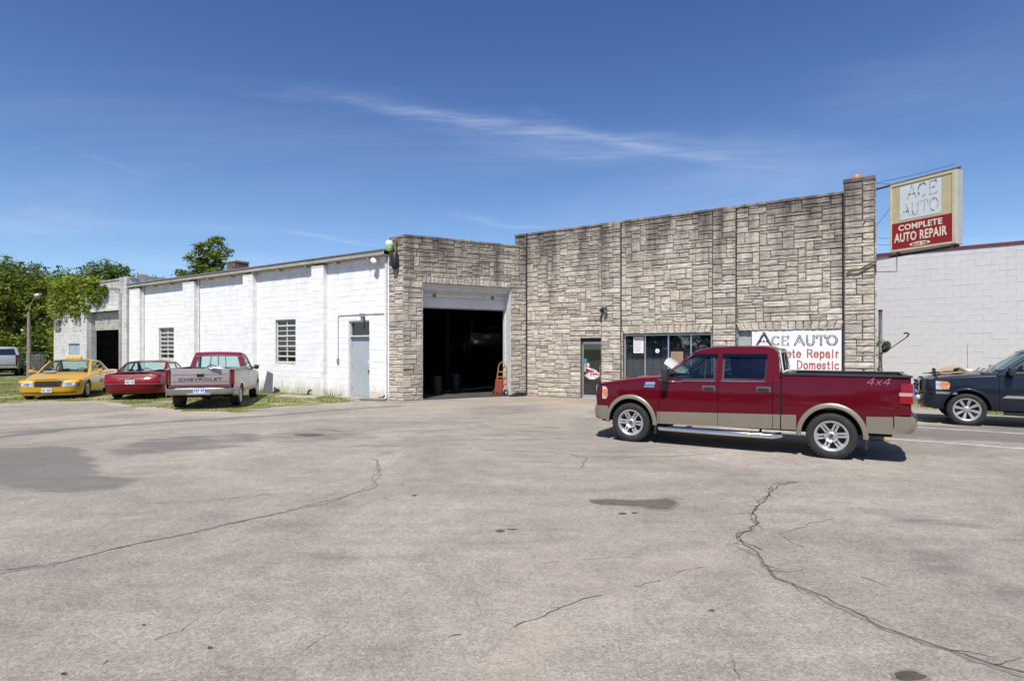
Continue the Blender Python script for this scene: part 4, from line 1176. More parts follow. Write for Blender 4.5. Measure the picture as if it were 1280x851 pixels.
def pl(pts): return [G(*p) for p in pts]
def seg_dist(X, Y, pts, closed=False):
    d = np.full(X.shape, 1e9)
    n_ = len(pts)
    for i in range(n_ if closed else n_ - 1):
        a, b = pts[i], pts[(i + 1) % n_]
        ax, ay, bx, by = a.x, a.y, b.x, b.y
        L2 = (bx-ax)**2 + (by-ay)**2 + 1e-9
        t = np.clip(((X-ax)*(bx-ax) + (Y-ay)*(by-ay)) / L2, 0, 1)
        d = np.minimum(d, np.hypot(X - ax - t*(bx-ax), Y - ay - t*(by-ay)))
    return d
def inside(X, Y, pts):
    r = np.zeros(X.shape, bool); n_ = len(pts); j = n_ - 1
    for i in range(n_):
        xi, yi, xj, yj = pts[i].x, pts[i].y, pts[j].x, pts[j].y
        c = ((yi > Y) != (yj > Y)) & (X < (xj - xi) * (Y - yi) / (yj - yi + 1e-12) + xi)
        r ^= c; j = i
    return r
def axis_lines(lo, a, b, hi, fine, coarse):
    return np.concatenate([np.arange(lo, a, coarse), np.arange(a, b, fine), np.arange(b, hi + coarse, coarse)])
xs = axis_lines(-60, -22, 20, 70, .11, 2.5); ys = axis_lines(-50, 1.5, 27, 27, .11, 2.5)
X, Y = np.meshgrid(xs, ys)
def soft(d, w, s=.5): return np.clip((w - d) / (w * s) , 0, 1)
sand = np.zeros(X.shape); dark = np.zeros(X.shape); rust = np.zeros(X.shape)
for pts, w_, k_ in (([(40,526),(110,519),(180,514),(260,518),(330,519)], 1.0, 1.0), ([(0,534),(80,529),(140,525)], .5, .6),
                    ([(60,549),(130,541),(210,533),(330,526),(460,519),(560,512)], .75, .72),
                    ([(660,700),(760,735),(820,705),(900,690)], .55, .6), ([(560,860),(700,760),(640,850)], .9, .5), ([(640,690),(720,655),(900,700)], .9, .4),
                    ([(540,510),(610,506),(700,503),(740,508)], 1.1, .8), ([(640,520),(700,515),(745,520)], .9, .75), ([(0,660),(60,640)], .5, .4),
                    ([(930,720),(1020,780)], .5, .35), ([(780,850),(860,800)], .4, .4), ([(1150,590),(1280,600)], .3, .35)):
    sand = np.maximum(sand, soft(seg_dist(X, Y, pl(pts)), w_, .8) * k_)
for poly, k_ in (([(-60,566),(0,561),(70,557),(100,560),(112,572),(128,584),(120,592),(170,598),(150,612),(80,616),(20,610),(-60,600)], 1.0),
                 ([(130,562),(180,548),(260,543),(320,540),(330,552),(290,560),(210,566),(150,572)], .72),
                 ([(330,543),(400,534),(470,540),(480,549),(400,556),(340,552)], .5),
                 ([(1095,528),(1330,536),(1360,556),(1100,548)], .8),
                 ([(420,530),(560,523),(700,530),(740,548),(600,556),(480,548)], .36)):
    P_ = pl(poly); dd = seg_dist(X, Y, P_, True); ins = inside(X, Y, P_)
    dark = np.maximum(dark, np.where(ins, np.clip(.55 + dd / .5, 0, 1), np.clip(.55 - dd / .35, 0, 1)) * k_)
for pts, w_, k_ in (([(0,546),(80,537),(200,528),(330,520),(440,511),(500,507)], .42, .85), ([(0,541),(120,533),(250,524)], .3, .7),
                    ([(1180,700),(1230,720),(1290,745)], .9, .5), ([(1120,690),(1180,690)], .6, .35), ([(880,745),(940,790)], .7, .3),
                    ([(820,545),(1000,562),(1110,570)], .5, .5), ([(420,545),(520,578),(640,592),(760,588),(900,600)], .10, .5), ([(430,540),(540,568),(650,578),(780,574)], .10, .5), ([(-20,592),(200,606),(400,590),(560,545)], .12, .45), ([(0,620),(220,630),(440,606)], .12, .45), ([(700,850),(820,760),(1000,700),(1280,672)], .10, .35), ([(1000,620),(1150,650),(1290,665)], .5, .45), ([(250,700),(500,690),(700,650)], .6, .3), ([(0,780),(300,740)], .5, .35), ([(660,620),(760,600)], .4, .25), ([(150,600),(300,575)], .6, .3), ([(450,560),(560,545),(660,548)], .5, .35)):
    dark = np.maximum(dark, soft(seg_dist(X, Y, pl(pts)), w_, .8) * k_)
rust = np.maximum(rust, soft(seg_dist(X, Y, pl([(655,497),(690,500),(750,504.5),(790,508)])), .45, .8))
verts = np.stack([X.ravel(), Y.ravel(), np.zeros(X.size)], 1)
ny_, nx_ = X.shape
idx = np.arange(ny_ * nx_).reshape(ny_, nx_)
faces = np.stack([idx[:-1, :-1].ravel(), idx[:-1, 1:].ravel(), idx[1:, 1:].ravel(), idx[1:, :-1].ravel()], 1)
def np_mesh(name, v, f, m, attrs=None):
    me = bpy.data.meshes.new(name); k = f.shape[1]
    me.vertices.add(len(v)); me.vertices.foreach_set('co', v.astype(np.float32).ravel())
    me.loops.add(f.size); me.loops.foreach_set('vertex_index', f.astype(np.int32).ravel())
    me.polygons.add(len(f)); me.polygons.foreach_set('loop_start', np.arange(0, f.size, k, dtype=np.int32))
    me.polygons.foreach_set('loop_total', np.full(len(f), k, np.int32))
    me.materials.append(m)
    for a, arr in (attrs or {}).items():
        at_ = me.attributes.new(a, 'FLOAT', 'POINT'); at_.data.foreach_set('value', arr.astype(np.float32).ravel())
    me.update(calc_edges=True); return me
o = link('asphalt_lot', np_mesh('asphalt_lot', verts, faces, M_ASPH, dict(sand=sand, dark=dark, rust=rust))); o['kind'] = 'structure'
# open country beyond
M_SOIL = mat('dry_grass_soil', (.085, .105, .035), .95, var=.35, scale=.6, dirt=((.20, .165, .10), .50, .68, .35), bump=.3, bscale=12)
g = MB(); g.grid([[(-1400 + 140 * i, -1400 + 140 * j, -.03) for i in range(21)] for j in range(21)])
o = g.build('ground', M_SOIL); o['kind'] = 'structure'

def blob_sheet(name, pts, z, m, jit=.06, step=.12, seed=1, kind='structure', thick=.0):
    """flat patch with an irregular edge"""
    r_ = random.Random(seed); out = []
    n_ = len(pts)
    for i in range(n_):
        a, b = pts[i], pts[(i + 1) % n_]; L_ = (b - a).length; k = max(1, int(L_ / step))
        for j in range(k):
            p = a.lerp(b, j / k); nn = noise.noise(Vector((p.x * 1.1 + seed, p.y * 1.1, 0))) * jit * 2.6 + noise.noise(Vector((p.x * 5.3 + seed, p.y * 5.3, 0))) * jit * 1.1
            d_ = (b - a).normalized(); out.append((p.x - d_.y * nn, p.y + d_.x * nn, z))
    bm = bmesh.new(); vs = [bm.verts.new(p) for p in out]
    es = [bm.edges.new((vs[i], vs[(i + 1) % len(vs)])) for i in range(len(vs))]
    bmesh.ops.triangle_fill(bm, edges=es, use_beauty=True)
    bmesh.ops.recalc_face_normals(bm, faces=bm.faces)
    for f in bm.faces:
        if f.normal.z < 0: f.normal_flip()
    low = [bm.verts.new((p[0], p[1], -.008)) for p in out]; n2_ = len(vs)
    for i in range(n2_): bm.faces.new((vs[i], vs[(i + 1) % n2_], low[(i + 1) % n2_], low[i]))
    me = bpy.data.meshes.new(name); bm.to_mesh(me); bm.free(); me.materials.append(m)
    o = link(name, me); o['kind'] = kind; return o
M_TURF = mat('patchy_turf', (.13, .155, .035), .95, var=.35, scale=2.0, dirt=((.33, .27, .17), .46, .62, 1.1), bump=.4, bscale=30)
M_GRAV = mat('pale_gravel', (.34, .295, .235), .95, var=.25, scale=14, bump=.5, bscale=60)
# turf strip in front of the wing (over a rim of gravel) and the yard to the left
strip = pl([(-230,503),(-60,505),(20,504),(60,501),(110,501.5),(135,502.5),(185,509),(235,514),(300,515),(345,509),(400,505),(445,502)]) + [FW @ Vector(p) for p in ((-3.0, -.4, 0), (-3.0, -.02, 0), (-12, -.02, 0), (-21, -.02, 0), (-32.2, -.02, 0))] + [Vector((-36, 40, 0)), Vector((-75, 46, 0)), Vector((-75, 20, 0))]
rim = [Vector((p.x * .995, p.y - (.55 if i < 12 else 0), 0)) for i, p in enumerate(strip)]
blob_sheet('gravel_verge', rim, .006, M_GRAV, .16, .07, 3)
turf = strip
blob_sheet('turf', turf, .012, M_TURF, .13, .07, 4)
right_turf = [G(1100, 490), G(1128, 500), G(1160, 512), G(1230, 517), G(1400, 530), Vector((34, 13.5, 0)), PR + dR * 15, PR + dR * -1.7, Vector((15.6, 25.4, 0))]
blob_sheet('turf_verge', right_turf, .010, M_TURF, .1, .2, 8)
yard = [Vector(p) for p in ((-75, 20, 0), (-36, 40, 0), (-27, 42, 0), (-10, 60, 0), (-60, 95, 0), (-120, 60, 0))]

# grass blades
def blades(name, regions, n_, hmin, hmax, m, seed, avoid=()):
    r = np.random.RandomState(seed); V = []; T = []
    for pts, share in regions:
        k = int(n_ * share); xsv = [p.x for p in pts]; ysv = [p.y for p in pts]
        x = r.uniform(min(xsv), max(xsv), k * 6); y = r.uniform(min(ysv), max(ysv), k * 6)
        ok = inside(x, y, pts)
        nzv = np.array([noise.noise(Vector((a * .8, b * .8, 3))) for a, b in zip(x[ok][:k], y[ok][:k])])
        x = x[ok][:k]; y = y[ok][:k]
        ok2 = nzv + r.uniform(-.22, .22, len(x)) > -.08
        # ragged border: fewer blades close to the rim
        V.append(np.stack([x[ok2], y[ok2]], 1))
    P = np.concatenate(V); k = len(P)
    h = r.uniform(hmin, hmax, k) * (1 + .5 * (r.rand(k) > .93)); a = r.uniform(0, 2*np.pi, k); w_ = r.uniform(.005, .012, k) * 1.2
    lean = r.uniform(0, .5, k) * h; la = r.uniform(0, 2*np.pi, k)
    v0 = np.stack([P[:,0] - np.cos(a)*w_, P[:,1] - np.sin(a)*w_, np.full(k, .005)], 1)
    v1 = np.stack([P[:,0] + np.cos(a)*w_, P[:,1] + np.sin(a)*w_, np.full(k, .005)], 1)
    v2 = np.stack([P[:,0] + np.cos(la)*lean, P[:,1] + np.sin(la)*lean, h], 1)
    v = np.stack([v0, v1, v2], 1).reshape(-1, 3); f = np.arange(3*k).reshape(-1, 3)
    tone = np.repeat(r.uniform(.6, 1.5, k), 3)
    o = link(name, np_mesh(name, v, f, m, dict(tone=tone))); o['kind'] = 'stuff'; return o
def leaf_mat(name, col, var=.4, trans=.35):
    m = bpy.data.materials.new(name); m.use_nodes = True; n, l, b = link_nodes(m)
    at_ = n.new('ShaderNodeAttribute'); at_.attribute_name = 'tone'
    hsv = n.new('ShaderNodeMix'); hsv.data_type = 'RGBA'
    hsv.inputs[6].default_value = (*[c * .45 for c in col], 1)
    hsv.inputs[7].default_value = (col[0] * 1.75, col[1] * 1.5, col[2] * 1.1, 1)
    mr = n.new('ShaderNodeMapRange'); mr.inputs[1].default_value = .5; mr.inputs[2].default_value = 1.6
    l.new(at_.outputs['Fac'], mr.inputs[0]); l.new(mr.outputs[0], hsv.inputs[0])
    l.new(hsv.outputs[2], b.inputs['Base Color']); b.inputs['Roughness'].default_value = .55
    b.inputs['Specular IOR Level'].default_value = .3
    tr = n.new('ShaderNodeBsdfTranslucent'); l.new(hsv.outputs[2], tr.inputs[0])
    mx = n.new('ShaderNodeMixShader'); mx.inputs[0].default_value = trans
    o_ = n['Material Output']; l.new(b.outputs[0], mx.inputs[1]); l.new(tr.outputs[0], mx.inputs[2]); l.new(mx.outputs[0], o_.inputs[0])
    return m
M_GRASS = leaf_mat('grass_blades', (.15, .20, .035)); M_LEAF = leaf_mat('leaf_green', (.10, .16, .03)); M_LEAF2 = leaf_mat('leaf_bright_green', (.16, .23, .034)); M_LEAF3 = leaf_mat('leaf_deep_green', (.045, .085, .018))
M_BARK = mat('grey_bark', (.12, .10, .08), .95, var=.35, scale=6, bump=.6, bscale=20)
near = strip[:13] + [FW @ Vector((-12, -.1, 0)), FW @ Vector((-21, -.4, 0)), FW @ Vector((-32, -.4, 0)), Vector((-36, 38, 0)), Vector((-50, 40, 0)), Vector((-30, 20, 0))]
blades('grass', [(near, 1.0)], 120000, .018, .075, M_GRASS, 5)
blades('grass_verge', [(right_turf, 1.0)], 26000, .03, .13, M_GRASS, 6)
FWt = lambda a, b: FW @ Vector((a, b, 0))
blades('weeds', [([FWt(-14, -.35), FWt(-3.2, -.25), FWt(-3.2, -.05), FWt(-14, -.05)], .6), ([FWt(-32.4, -1.0), FWt(-26.6, -.5), FWt(-26.6, -.15), FWt(-32.4, -.15)], .4)], 2500, .1, .32, M_GRASS, 9)

# asphalt cracks and stains
M_CRACK = mat('crack_dirt', (.095, .084, .070), .95, var=.3, scale=20)
M_CRACKL = mat('crack_edge', (.175, .162, .14), .95, var=.3, scale=20)
def crack(name, px, w0, w1, seed, m=M_CRACK, z=.004, amp=.05, step=.05, gaps=0.0, branch=0):
    r = random.Random(seed); pts = pl(px); dense = []
    for a, b in zip(pts[:-1], pts[1:]):
        k = max(1, int((b - a).length / step))
        for j in range(k): dense.append(a.lerp(b, j / k))
    dense.append(pts[-1]); g = MB(); n_ = len(dense); rows = []
    runs = [[]]
    for i, p in enumerate(dense):
        d_ = (dense[min(i+1, n_-1)] - dense[max(i-1, 0)]).normalized(); nn = Vector((-d_.y, d_.x, 0))
        off = noise.noise(Vector((p.x * 1.5, p.y * 1.5, seed))) * amp * 1.6 + noise.noise(Vector((p.x * 7, p.y * 7, seed))) * amp * .8 + r.uniform(-.15, .15) * amp
        t = i / max(1, n_ - 1); w_ = (w0 + (w1 - w0) * t) * r.uniform(.4, 1.3) * (1 if 0 < i < n_ - 1 else .1)
        q = p + nn * off
        if noise.noise(Vector((p.x * 3.1, p.y * 3.1, seed + 40))) < -1 + gaps * 1.4:
            if runs[-1]: runs.append([])
            continue
        runs[-1].append(((q - nn * w_/2)[:2] + (z,), (q + nn * w_/2)[:2] + (z,)))
        if branch and r.random() < branch:
            an = math.atan2(d_.y, d_.x) + r.choice((-1, 1)) * r.uniform(.5, 1.2); L_ = r.uniform(.08, .35); e = q.copy()
            for s_ in range(5):
                an += r.uniform(-.5, .5); e2 = e + Vector((math.cos(an), math.sin(an), 0)) * L_ / 5; nn2 = Vector((-math.sin(an), math.cos(an), 0)) * w_ * .22 * (1 - s_/5.5)
                g.add([(e - nn2)[:2] + (z,), (e + nn2)[:2] + (z,), (e2 + nn2*.8)[:2] + (z,), (e2 - nn2*.8)[:2] + (z,)], [(0, 3, 2, 1)]); e = e2
    for run in runs:
        if len(run) > 1: g.grid([[a, b] for a, b in run], flip=True)
    o = g.build(name, m, recalc=False); o['kind'] = 'structure'; return o
main_px = [(998,602),(975,606),(952,625),(942,640),(946,652),(940,663),(920,670),(925,680),(945,690),(975,722),(1015,740),(1060,762),(1100,782),(1150,800),(1215,822),(1290,845)]
crack('pavement_crack', main_px, .020, .020, 3, amp=.035, branch=.22)
crack('pavement_crack', [(x + 3, y - 1) for x, y in main_px[:9]], .012, .014, 9, amp=.07, branch=.35, gaps=.35)
crack('pavement_crack', [(x - 1, y + 3) for x, y in main_px[7:]], .03, .045, 5, m=M_CRACKL, z=.0028, amp=.05)
crack('pavement_crack', [(470,573),(474,590),(466,608),(420,624),(330,646),(250,663),(150,685),(60,705),(-40,722)], .006, .013, 4, amp=.05, branch=.05)
crack('pavement_crack', [(470,573),(474,590),(466,608),(420,624),(330,646),(250,663),(150,685),(60,705),(-40,722)], .03, .04, 6, m=M_CRACKL, z=.0026, amp=.05)
crack('pavement_crack', [(920,705),(870,712),(820,722),(770,737),(700,760),(640,782),(560,800)], .006, .010, 7, gaps=.62, branch=.06)
crack('pavement_crack', [(1065,640),(1000,660),(978,668),(1010,690),(1060,715),(1110,735)], .006, .008, 8, gaps=.55, branch=.08)
crack('pavement_crack', [(600,562),(690,565),(735,572),(728,585)], .02, .015, 10, amp=.06)
crack('pavement_crack', [(735,571),(820,571),(905,566)], .016, .014, 11, amp=.05)
crack('pavement_crack', [(250,770),(230,790),(160,815),(100,850)], .004, .006, 12, gaps=.6)
crack('pavement_crack', [(420,790),(370,820),(300,845)], .004, .006, 13, gaps=.6, branch=.1)
crack('pavement_crack', [(915,820),(925,850)], .006, .006, 14, gaps=.3, branch=.4)
crack('pavement_crack', [(300,632),(420,600),(560,585),(640,580)], .005, .006, 15, gaps=.6)
crack('pavement_crack', [(640,706),(720,700),(800,693)], .004, .005, 16, gaps=.6)
M_OIL = mat('oil_soaked_asphalt', (.075, .065, .052), .6, var=.35, scale=18, bump=.4, bscale=60, spec=.4)
M_WET = mat('damp_brown_asphalt', (.125, .105, .082), .55, var=.3, scale=16, bump=.4, bscale=60, spec=.4)
M_SOFT = mat('faint_stain_asphalt', (.185, .162, .132), .8, var=.3, scale=16, bump=.4, bscale=60)
def stain(cx_, cy_, rx, ry, seed, m=M_OIL, halo=True):
    r = random.Random(seed)
    for k, mm, zz in ((1.35, M_SOFT, .0042), (1.0, m, .0056)):
        if k > 1 and not halo: continue
        n_ = 18; ph = [r.uniform(0, 6.28) for _ in range(3)]
        q = [(cx_ + k * rx * math.cos(2*math.pi*i/n_) * (1 + .18 * math.sin(2*2*math.pi*i/n_ + ph[0]) + .12 * math.sin(5*2*math.pi*i/n_ + ph[1])), cy_ + k * ry * math.sin(2*math.pi*i/n_) * (1 + .15 * math.sin(3*2*math.pi*i/n_ + ph[2]))) for i in range(n_)]
        blob_sheet('oil_stain', pl(q), zz, mm, .010 * rx / 10, .03, seed)
big = [(738,626),(760,624.6),(790,625.6),(815,624.6),(834,623.6),(843,626),(847,630),(842,635),(832,637),(815,636),(798,632.6),(775,630.6),(752,630)]
blob_sheet('oil_stain', pl([(790 + (x - 790) * 1.06, 630 + (y - 630) * 1.3) for x, y in big]), .0042, M_SOFT, .03, .04, 31)
blob_sheet('oil_stain', pl(big), .0056, M_WET, .022, .03, 21)
stain(1137, 845, 19, 6, 22); stain(388, 543.8, 17, 1.6, 23); stain(625, 663.5, 5, 1.5, 24); stain(889, 763, 4, 1.6, 25); stain(263, 809.5, 4, 1.4, 26, halo=False); stain(80, 842, 4, 1.3, 27, halo=False)
stain(640, 661.5, 6, .7, 28, halo=False); stain(778, 642, 5, .8, 29, halo=False); stain(793, 641, 4, .8, 30, halo=False); stain(180, 781, 2.5, 1, 32, halo=False); stain(518, 619, 3, .8, 33, halo=False)

# parking bay lines
M_LINE = mat('worn_white_line', (.55, .55, .54), .8, var=.15, scale=4, dirt=((.2, .19, .18), .52, .62, 14))
def stripe(pa_, pb_, w_, seed):
    d_ = (pb_ - pa_); L_ = d_.length; d_.normalize(); nn = Vector((-d_.y, d_.x, 0)); k = int(L_ / .12); r = random.Random(seed)
    g = MB(); g.grid([[tuple((pa_ + d_ * L_ * i / k - nn * (w_/2 + r.uniform(-.008, .008)))[:2]) + (.0045,), tuple((pa_ + d_ * L_ * i / k + nn * (w_/2 + r.uniform(-.008, .008)))[:2]) + (.0045,)] for i in range(k + 1)])
    o = g.build('parking_line', M_LINE, recalc=False); o['kind'] = 'structure'
    for p_ in o.data.polygons:
        pass
stripe(G(1060, 544), G(1360, 567), .10, 1); stripe(G(1130, 532.8), G(1400, 549.5), .10, 2); stripe(G(1010, 566.5) + Vector((0, 2.4, 0)), G(1010, 566.5) + Vector((.1, 2.3, 0)), .1, 3)
stripe(G(900, 535), G(1060, 544), .1, 4)

# ------------------------------------------------------------------ trees and plants
def leaf_arrays(centers, radii, per, size, r, droop=0.0, flat=.5):
    """leaf quads gathered in sprays round the given points"""
    C_ = np.repeat(np.asarray(centers), per, 0); RR = np.repeat(np.asarray(radii), per, 0); k = len(C_)
    d = r.normal(size=(k, 3)); d /= np.linalg.norm(d, axis=1)[:, None]
    rad = r.uniform(.15, 1, k) ** .6
    P = C_ + d * rad[:, None] * RR * np.array([1, 1, flat])
    P[:, 2] -= droop * rad * RR.ravel() if RR.ndim == 1 else droop * rad * RR[:, 0]
    nrm = r.normal(size=(k, 3)) * .55 + np.array([0, 0, .9]) + d * .35; nrm /= np.linalg.norm(nrm, axis=1)[:, None]
    a = np.cross(nrm, r.normal(size=(k, 3))); a /= np.linalg.norm(a, axis=1)[:, None] + 1e-9
    b = np.cross(nrm, a); s_ = (size * r.uniform(.6, 1.35, k))[:, None]
    v = np.stack([P - a * s_, P + b * s_ * .42, P + a * s_, P - b * s_ * .42], 1).reshape(-1, 3)
    return v, P
def crown_mesh(name, blobs, clumps, per, leaf, m, seed, clump_r=.45, droop=.1, flat=.6):
    r = np.random.RandomState(seed); V = []; T = []
    vol = np.array([b[3] * b[4] * b[5] for b in blobs]) ** .67; vol = vol / vol.sum()
    for (cx_, cy_, cz_, rx, ry, rz_), sh in zip(blobs, vol):
        k = max(3, int(clumps * sh)); d = r.normal(size=(k, 3)); d /= np.linalg.norm(d, axis=1)[:, None]
        rad = r.uniform(.45, 1.0, k) ** .5
        c = np.array([cx_, cy_, cz_]) + d * rad[:, None] * np.array([rx, ry, rz_])
        cr = clump_r * r.uniform(.6, 1.4, k)
        v, P = leaf_arrays(c, cr[:, None] * np.ones((k, 3)), per, leaf, r, droop, flat)
        t = np.repeat(r.uniform(.5, 1.45, k), per) * r.uniform(.8, 1.25, k * per)
        V.append(v); T.append(np.repeat(t, 4))
    v = np.concatenate(V); f = np.arange(len(v)).reshape(-1, 4)
    return np_mesh(name, v, f, m, dict(tone=np.concatenate(T)))
def trunk_mb(h, r0, limbs, seed, lean=(0, 0)):
    r = random.Random(seed); g = MB(); pts = []; n_ = 7
    for i in range(n_):
        t = i / (n_ - 1); pts.append((lean[0] * t + r.uniform(-.06, .06) * h * .1, lean[1] * t + r.uniform(-.06, .06) * h * .1, h * t))
    g.tube(pts, [r0 * (1 - .75 * i / (n_ - 1)) * (1.35 if i == 0 else 1) for i in range(n_)], 9)
    for (tx, ty, tz) in limbs:
        i = r.randint(2, n_ - 2); a = Vector(pts[i]); b = Vector((tx, ty, tz)); mid = a.lerp(b, .5) + Vector((r.uniform(-.3, .3), r.uniform(-.3, .3), .3))
        g.tube([a, mid, b], [r0 * .42, r0 * .25, r0 * .07], 6)
        for q in range(2):
            e = mid + Vector((r.uniform(-1, 1), r.uniform(-1, 1), r.uniform(.2, 1))) * h * .12
            g.tube([mid, mid.lerp(e, .5), e], [r0 * .18, r0 * .12, r0 * .03], 5)
    return g
def tree(name, label, loc, h, spread, seed, m=M_LEAF, clumps=120, per=26, leaf=.15, group=None, base=.25, nb=7, clump_r=.6, flat=.6, droop=.1, trunk_h=None):
    r = random.Random(seed); t = thing(name, label, 'tree', loc, r.uniform(0, 6), group)
    blobs = []
    for i in range(nb):
        a = i * 2.4 + r.uniform(-.4, .4); q = r.uniform(.25, 1.0); zz = h * (base + (1 - base) * (.15 + .72 * r.random()))
        k = (1 - abs((zz / h - base) / (1 - base) - .45) * .9)
        blobs.append((math.cos(a) * spread * .55 * q * k, math.sin(a) * spread * .55 * q * k, zz, spread * r.uniform(.28, .48), spread * r.uniform(.28, .48), spread * r.uniform(.2, .34)))
    blobs.append((0, 0, h * .88, spread * .3, spread * .3, h * .11))
    blobs.append((0, 0, h * .62, spread * .5, spread * .5, h * .2))
    link('crown', crown_mesh('crown', blobs, clumps, per, leaf, m, seed, clump_r, droop, flat), t)
    trunk_mb(h * .8, h * .022 + .05, [(b[0], b[1], b[2]) for b in blobs[:6]], seed).build('trunk', M_BARK, t, smooth=60)
    return t
def px3(px, Yd, zpx=None):
    return Vector(((px - 640) / 711.1 * Yd, Yd, 0 if zpx is None else CAM_H + (436 - zpx) * Yd / 711.1))
def hpx(zpx, Yd): return CAM_H + (436 - zpx) * Yd / 711.1
wood = [ # px, distance, top px, spread m, label, material
 (-14, 49, 322, 6.5, 'tall deep green tree at the edge of the wood, cut by the frame', M_LEAF),
 (17, 46, 322, 5.5, 'tall tree behind the silver pickup with pale green crown', M_LEAF2),
 (52, 48, 331, 6.0, 'broad green tree rising behind the yard light pole', M_LEAF),
 (84, 46, 338, 5.0, 'leafy tree between the pole and the ivy covered corner', M_LEAF2),
 (112, 47, 344, 4.5, 'lower tree whose crown meets the ivy on the end bay', M_LEAF),
 (140, 52, 328, 4.8, 'round topped tree standing behind the stepped end bay', M_LEAF),
 (-60, 47, 315, 8, 'big tree of the wood beyond the left edge', M_LEAF),
 (35, 60, 326, 8, 'dark tree deep in the wood behind the pole', M_LEAF3),
 (100, 62, 340, 8, 'dark tree deep in the wood behind the ivy', M_LEAF3),
 (-30, 62, 318, 8, 'dark tree deep in the wood at the left edge', M_LEAF3),
]
for i, (px, Yd, tp, sp, lab, m_) in enumerate(wood):
    h_ = hpx(tp, Yd)
    tree('broadleaf_tree', lab, tuple(px3(px, Yd)), h_, sp, 100 + i, m_, clumps=330 if Yd < 55 else 220, per=26, leaf=.155, group='trees of the wood beyond the yard', base=.12 if Yd > 40 else .5, nb=10, clump_r=.7)
# undergrowth that closes the wood below the crowns
for i, (px, Yd, tp, sp, lab) in enumerate([(-5, 50, 405, 4.5, 'dark shrub mass behind the silver pickup'), (22, 49, 396, 3.2, 'shrub behind the tail of the silver pickup'), (50, 45, 400, 3.6, 'bright shrub inside the chain link fence'), (72, 43.5, 402, 2.8, 'shrub growing against the corner of the end bay'), (-45, 50, 400, 5, 'dark shrub mass beyond the left edge')]):
    h_ = hpx(tp, Yd); t = thing('shrub', lab, 'shrub', tuple(px3(px, Yd)), 0, 'shrubs along the wood edge'); r = random.Random(i)
    bl = [(r.uniform(-1, 1) * sp * .6, r.uniform(-.5, .5) * sp * .5, h_ * r.uniform(.25, .8), sp * .45, sp * .4, h_ * .3) for _ in range(7)]
    link('foliage', crown_mesh('foliage', bl, 130, 22, .17, M_LEAF if i != 2 else M_LEAF2, 40 + i, .5), t)
    g = MB()
    for q in range(5): g.tube([(r.uniform(-.3, .3), r.uniform(-.3, .3), 0), (r.uniform(-.8, .8), r.uniform(-.6, .6), h_ * .7)], [.05, .02], 6)
    g.build('stem', M_BARK, t)
# single trees behind the wing roof
Yd = 45; pos = px3(258, Yd)
t = thing('ailanthus_tree', 'lone feathery tree rising above the wing roof beside the chimney', 'tree', tuple(pos))
def P_(px, py, dy=0): 
    q = px3(px, Yd + dy, py); return (q.x - pos.x, q.y - pos.y, q.z)
bl = []
for (px, py, rx, rz_) in ((258, 310, .75, .45), (268, 304, .6, .35), (243, 321, .6, .35), (275, 318, .7, .4), (260, 325, 1.0, .5), (280, 331, .5, .3), (235, 341, .6, .25), (250, 343, .8, .3), (272, 341, .9, .35), (262, 335, .8, .45), (248, 330, .5, .3), (284, 312, .35, .2), (272, 299, .45, .15), (228, 340, .35, .18)):
    a = P_(px, py, random.uniform(-.8, .8)); bl.append((*a, rx, rx, rz_))
link('crown', crown_mesh('crown', bl, 210, 26, .13, M_LEAF2, 77, .42, .15, .5), t)
trunk_mb(hpx(312, Yd), .2, [(b[0], b[1], b[2]) for b in bl[:9]], 77).build('trunk', M_BARK, t, smooth=60)
tree('small_tree', 'tip of a small tree just showing over the roof beside the end bay', tuple(px3(203, 50)), hpx(344, 50), 2.4, 301, M_LEAF, clumps=60, per=22, leaf=.16, base=.4, nb=5)
tree('small_tree', 'tip of a small tree just showing over the roof left of the lone tree', tuple(px3(222, 52)), hpx(349, 52), 2.0, 302, M_LEAF, clumps=50, per=22, leaf=.16, base=.4, nb=5)
# the tree that throws dappled shade on the lot, just outside the picture
tree('shade_tree', 'tree beside the lot that casts dappled shade near the yellow taxi', (-19.6, 12.3, 0), 7.6, 4.6, 401, M_LEAF, clumps=85, per=20, leaf=.16, base=.45, nb=7, clump_r=.5)

# the wood on the other side of the road, behind the photographer (it shows only as reflections)
r = random.Random(31)
bl = [(-95 + i * 6.3 + r.uniform(-2, 2), -48 + r.uniform(-6, 6), r.uniform(3, 7), 5, 4, r.uniform(3, 5)) for i in range(31)]
o = link('treeline', crown_mesh('treeline', bl, 2400, 10, .75, M_LEAF3, 88, 1.6)); o['kind'] = 'stuff'
# ivy over the corner of the end bay
iv = thing('ivy', 'thick green ivy spilling over the stepped corner of the end bay', 'ivy', at(FW, -28.5, -.1, 0))
def ivy_pt(px, py, out):   # point on the wall plane pushed out
    rr2 = (px - 640) / 711.1
    n0 = -Vector((N.x, N.y)) * out; ax, ay = A.x + n0.x, A.y + n0.y
    s_ = (ax - rr2 * ay) / (.8329 + rr2 * .5534)
    p = Vector((ax - .8329 * s_, ay + .5534 * s_)); z = CAM_H + (436 - py) * p.y / 711.1
    return (p.x - iv.location.x, p.y - iv.location.y, z)
r = random.Random(8); cent = []
edge_pts = [(80,350,390),(88,348,388),(96,346,389),(103,346,386),(110,347,380),(117,350,374),(124,352,368),(72,352,392)]
for px, ya, yb_ in edge_pts:
    for q in range(64):
        out = r.uniform(-.9, .35); cent.append(ivy_pt(px + r.uniform(-5, 5), r.uniform(ya, yb_), out))
for q in range(40): cent.append(ivy_pt(r.uniform(70, 84), r.uniform(352, 400) , r.uniform(-.8, .2)))
for q in range(22): cent.append(ivy_pt(r.uniform(64, 73), r.uniform(370, 445), r.uniform(-.8, .1)))
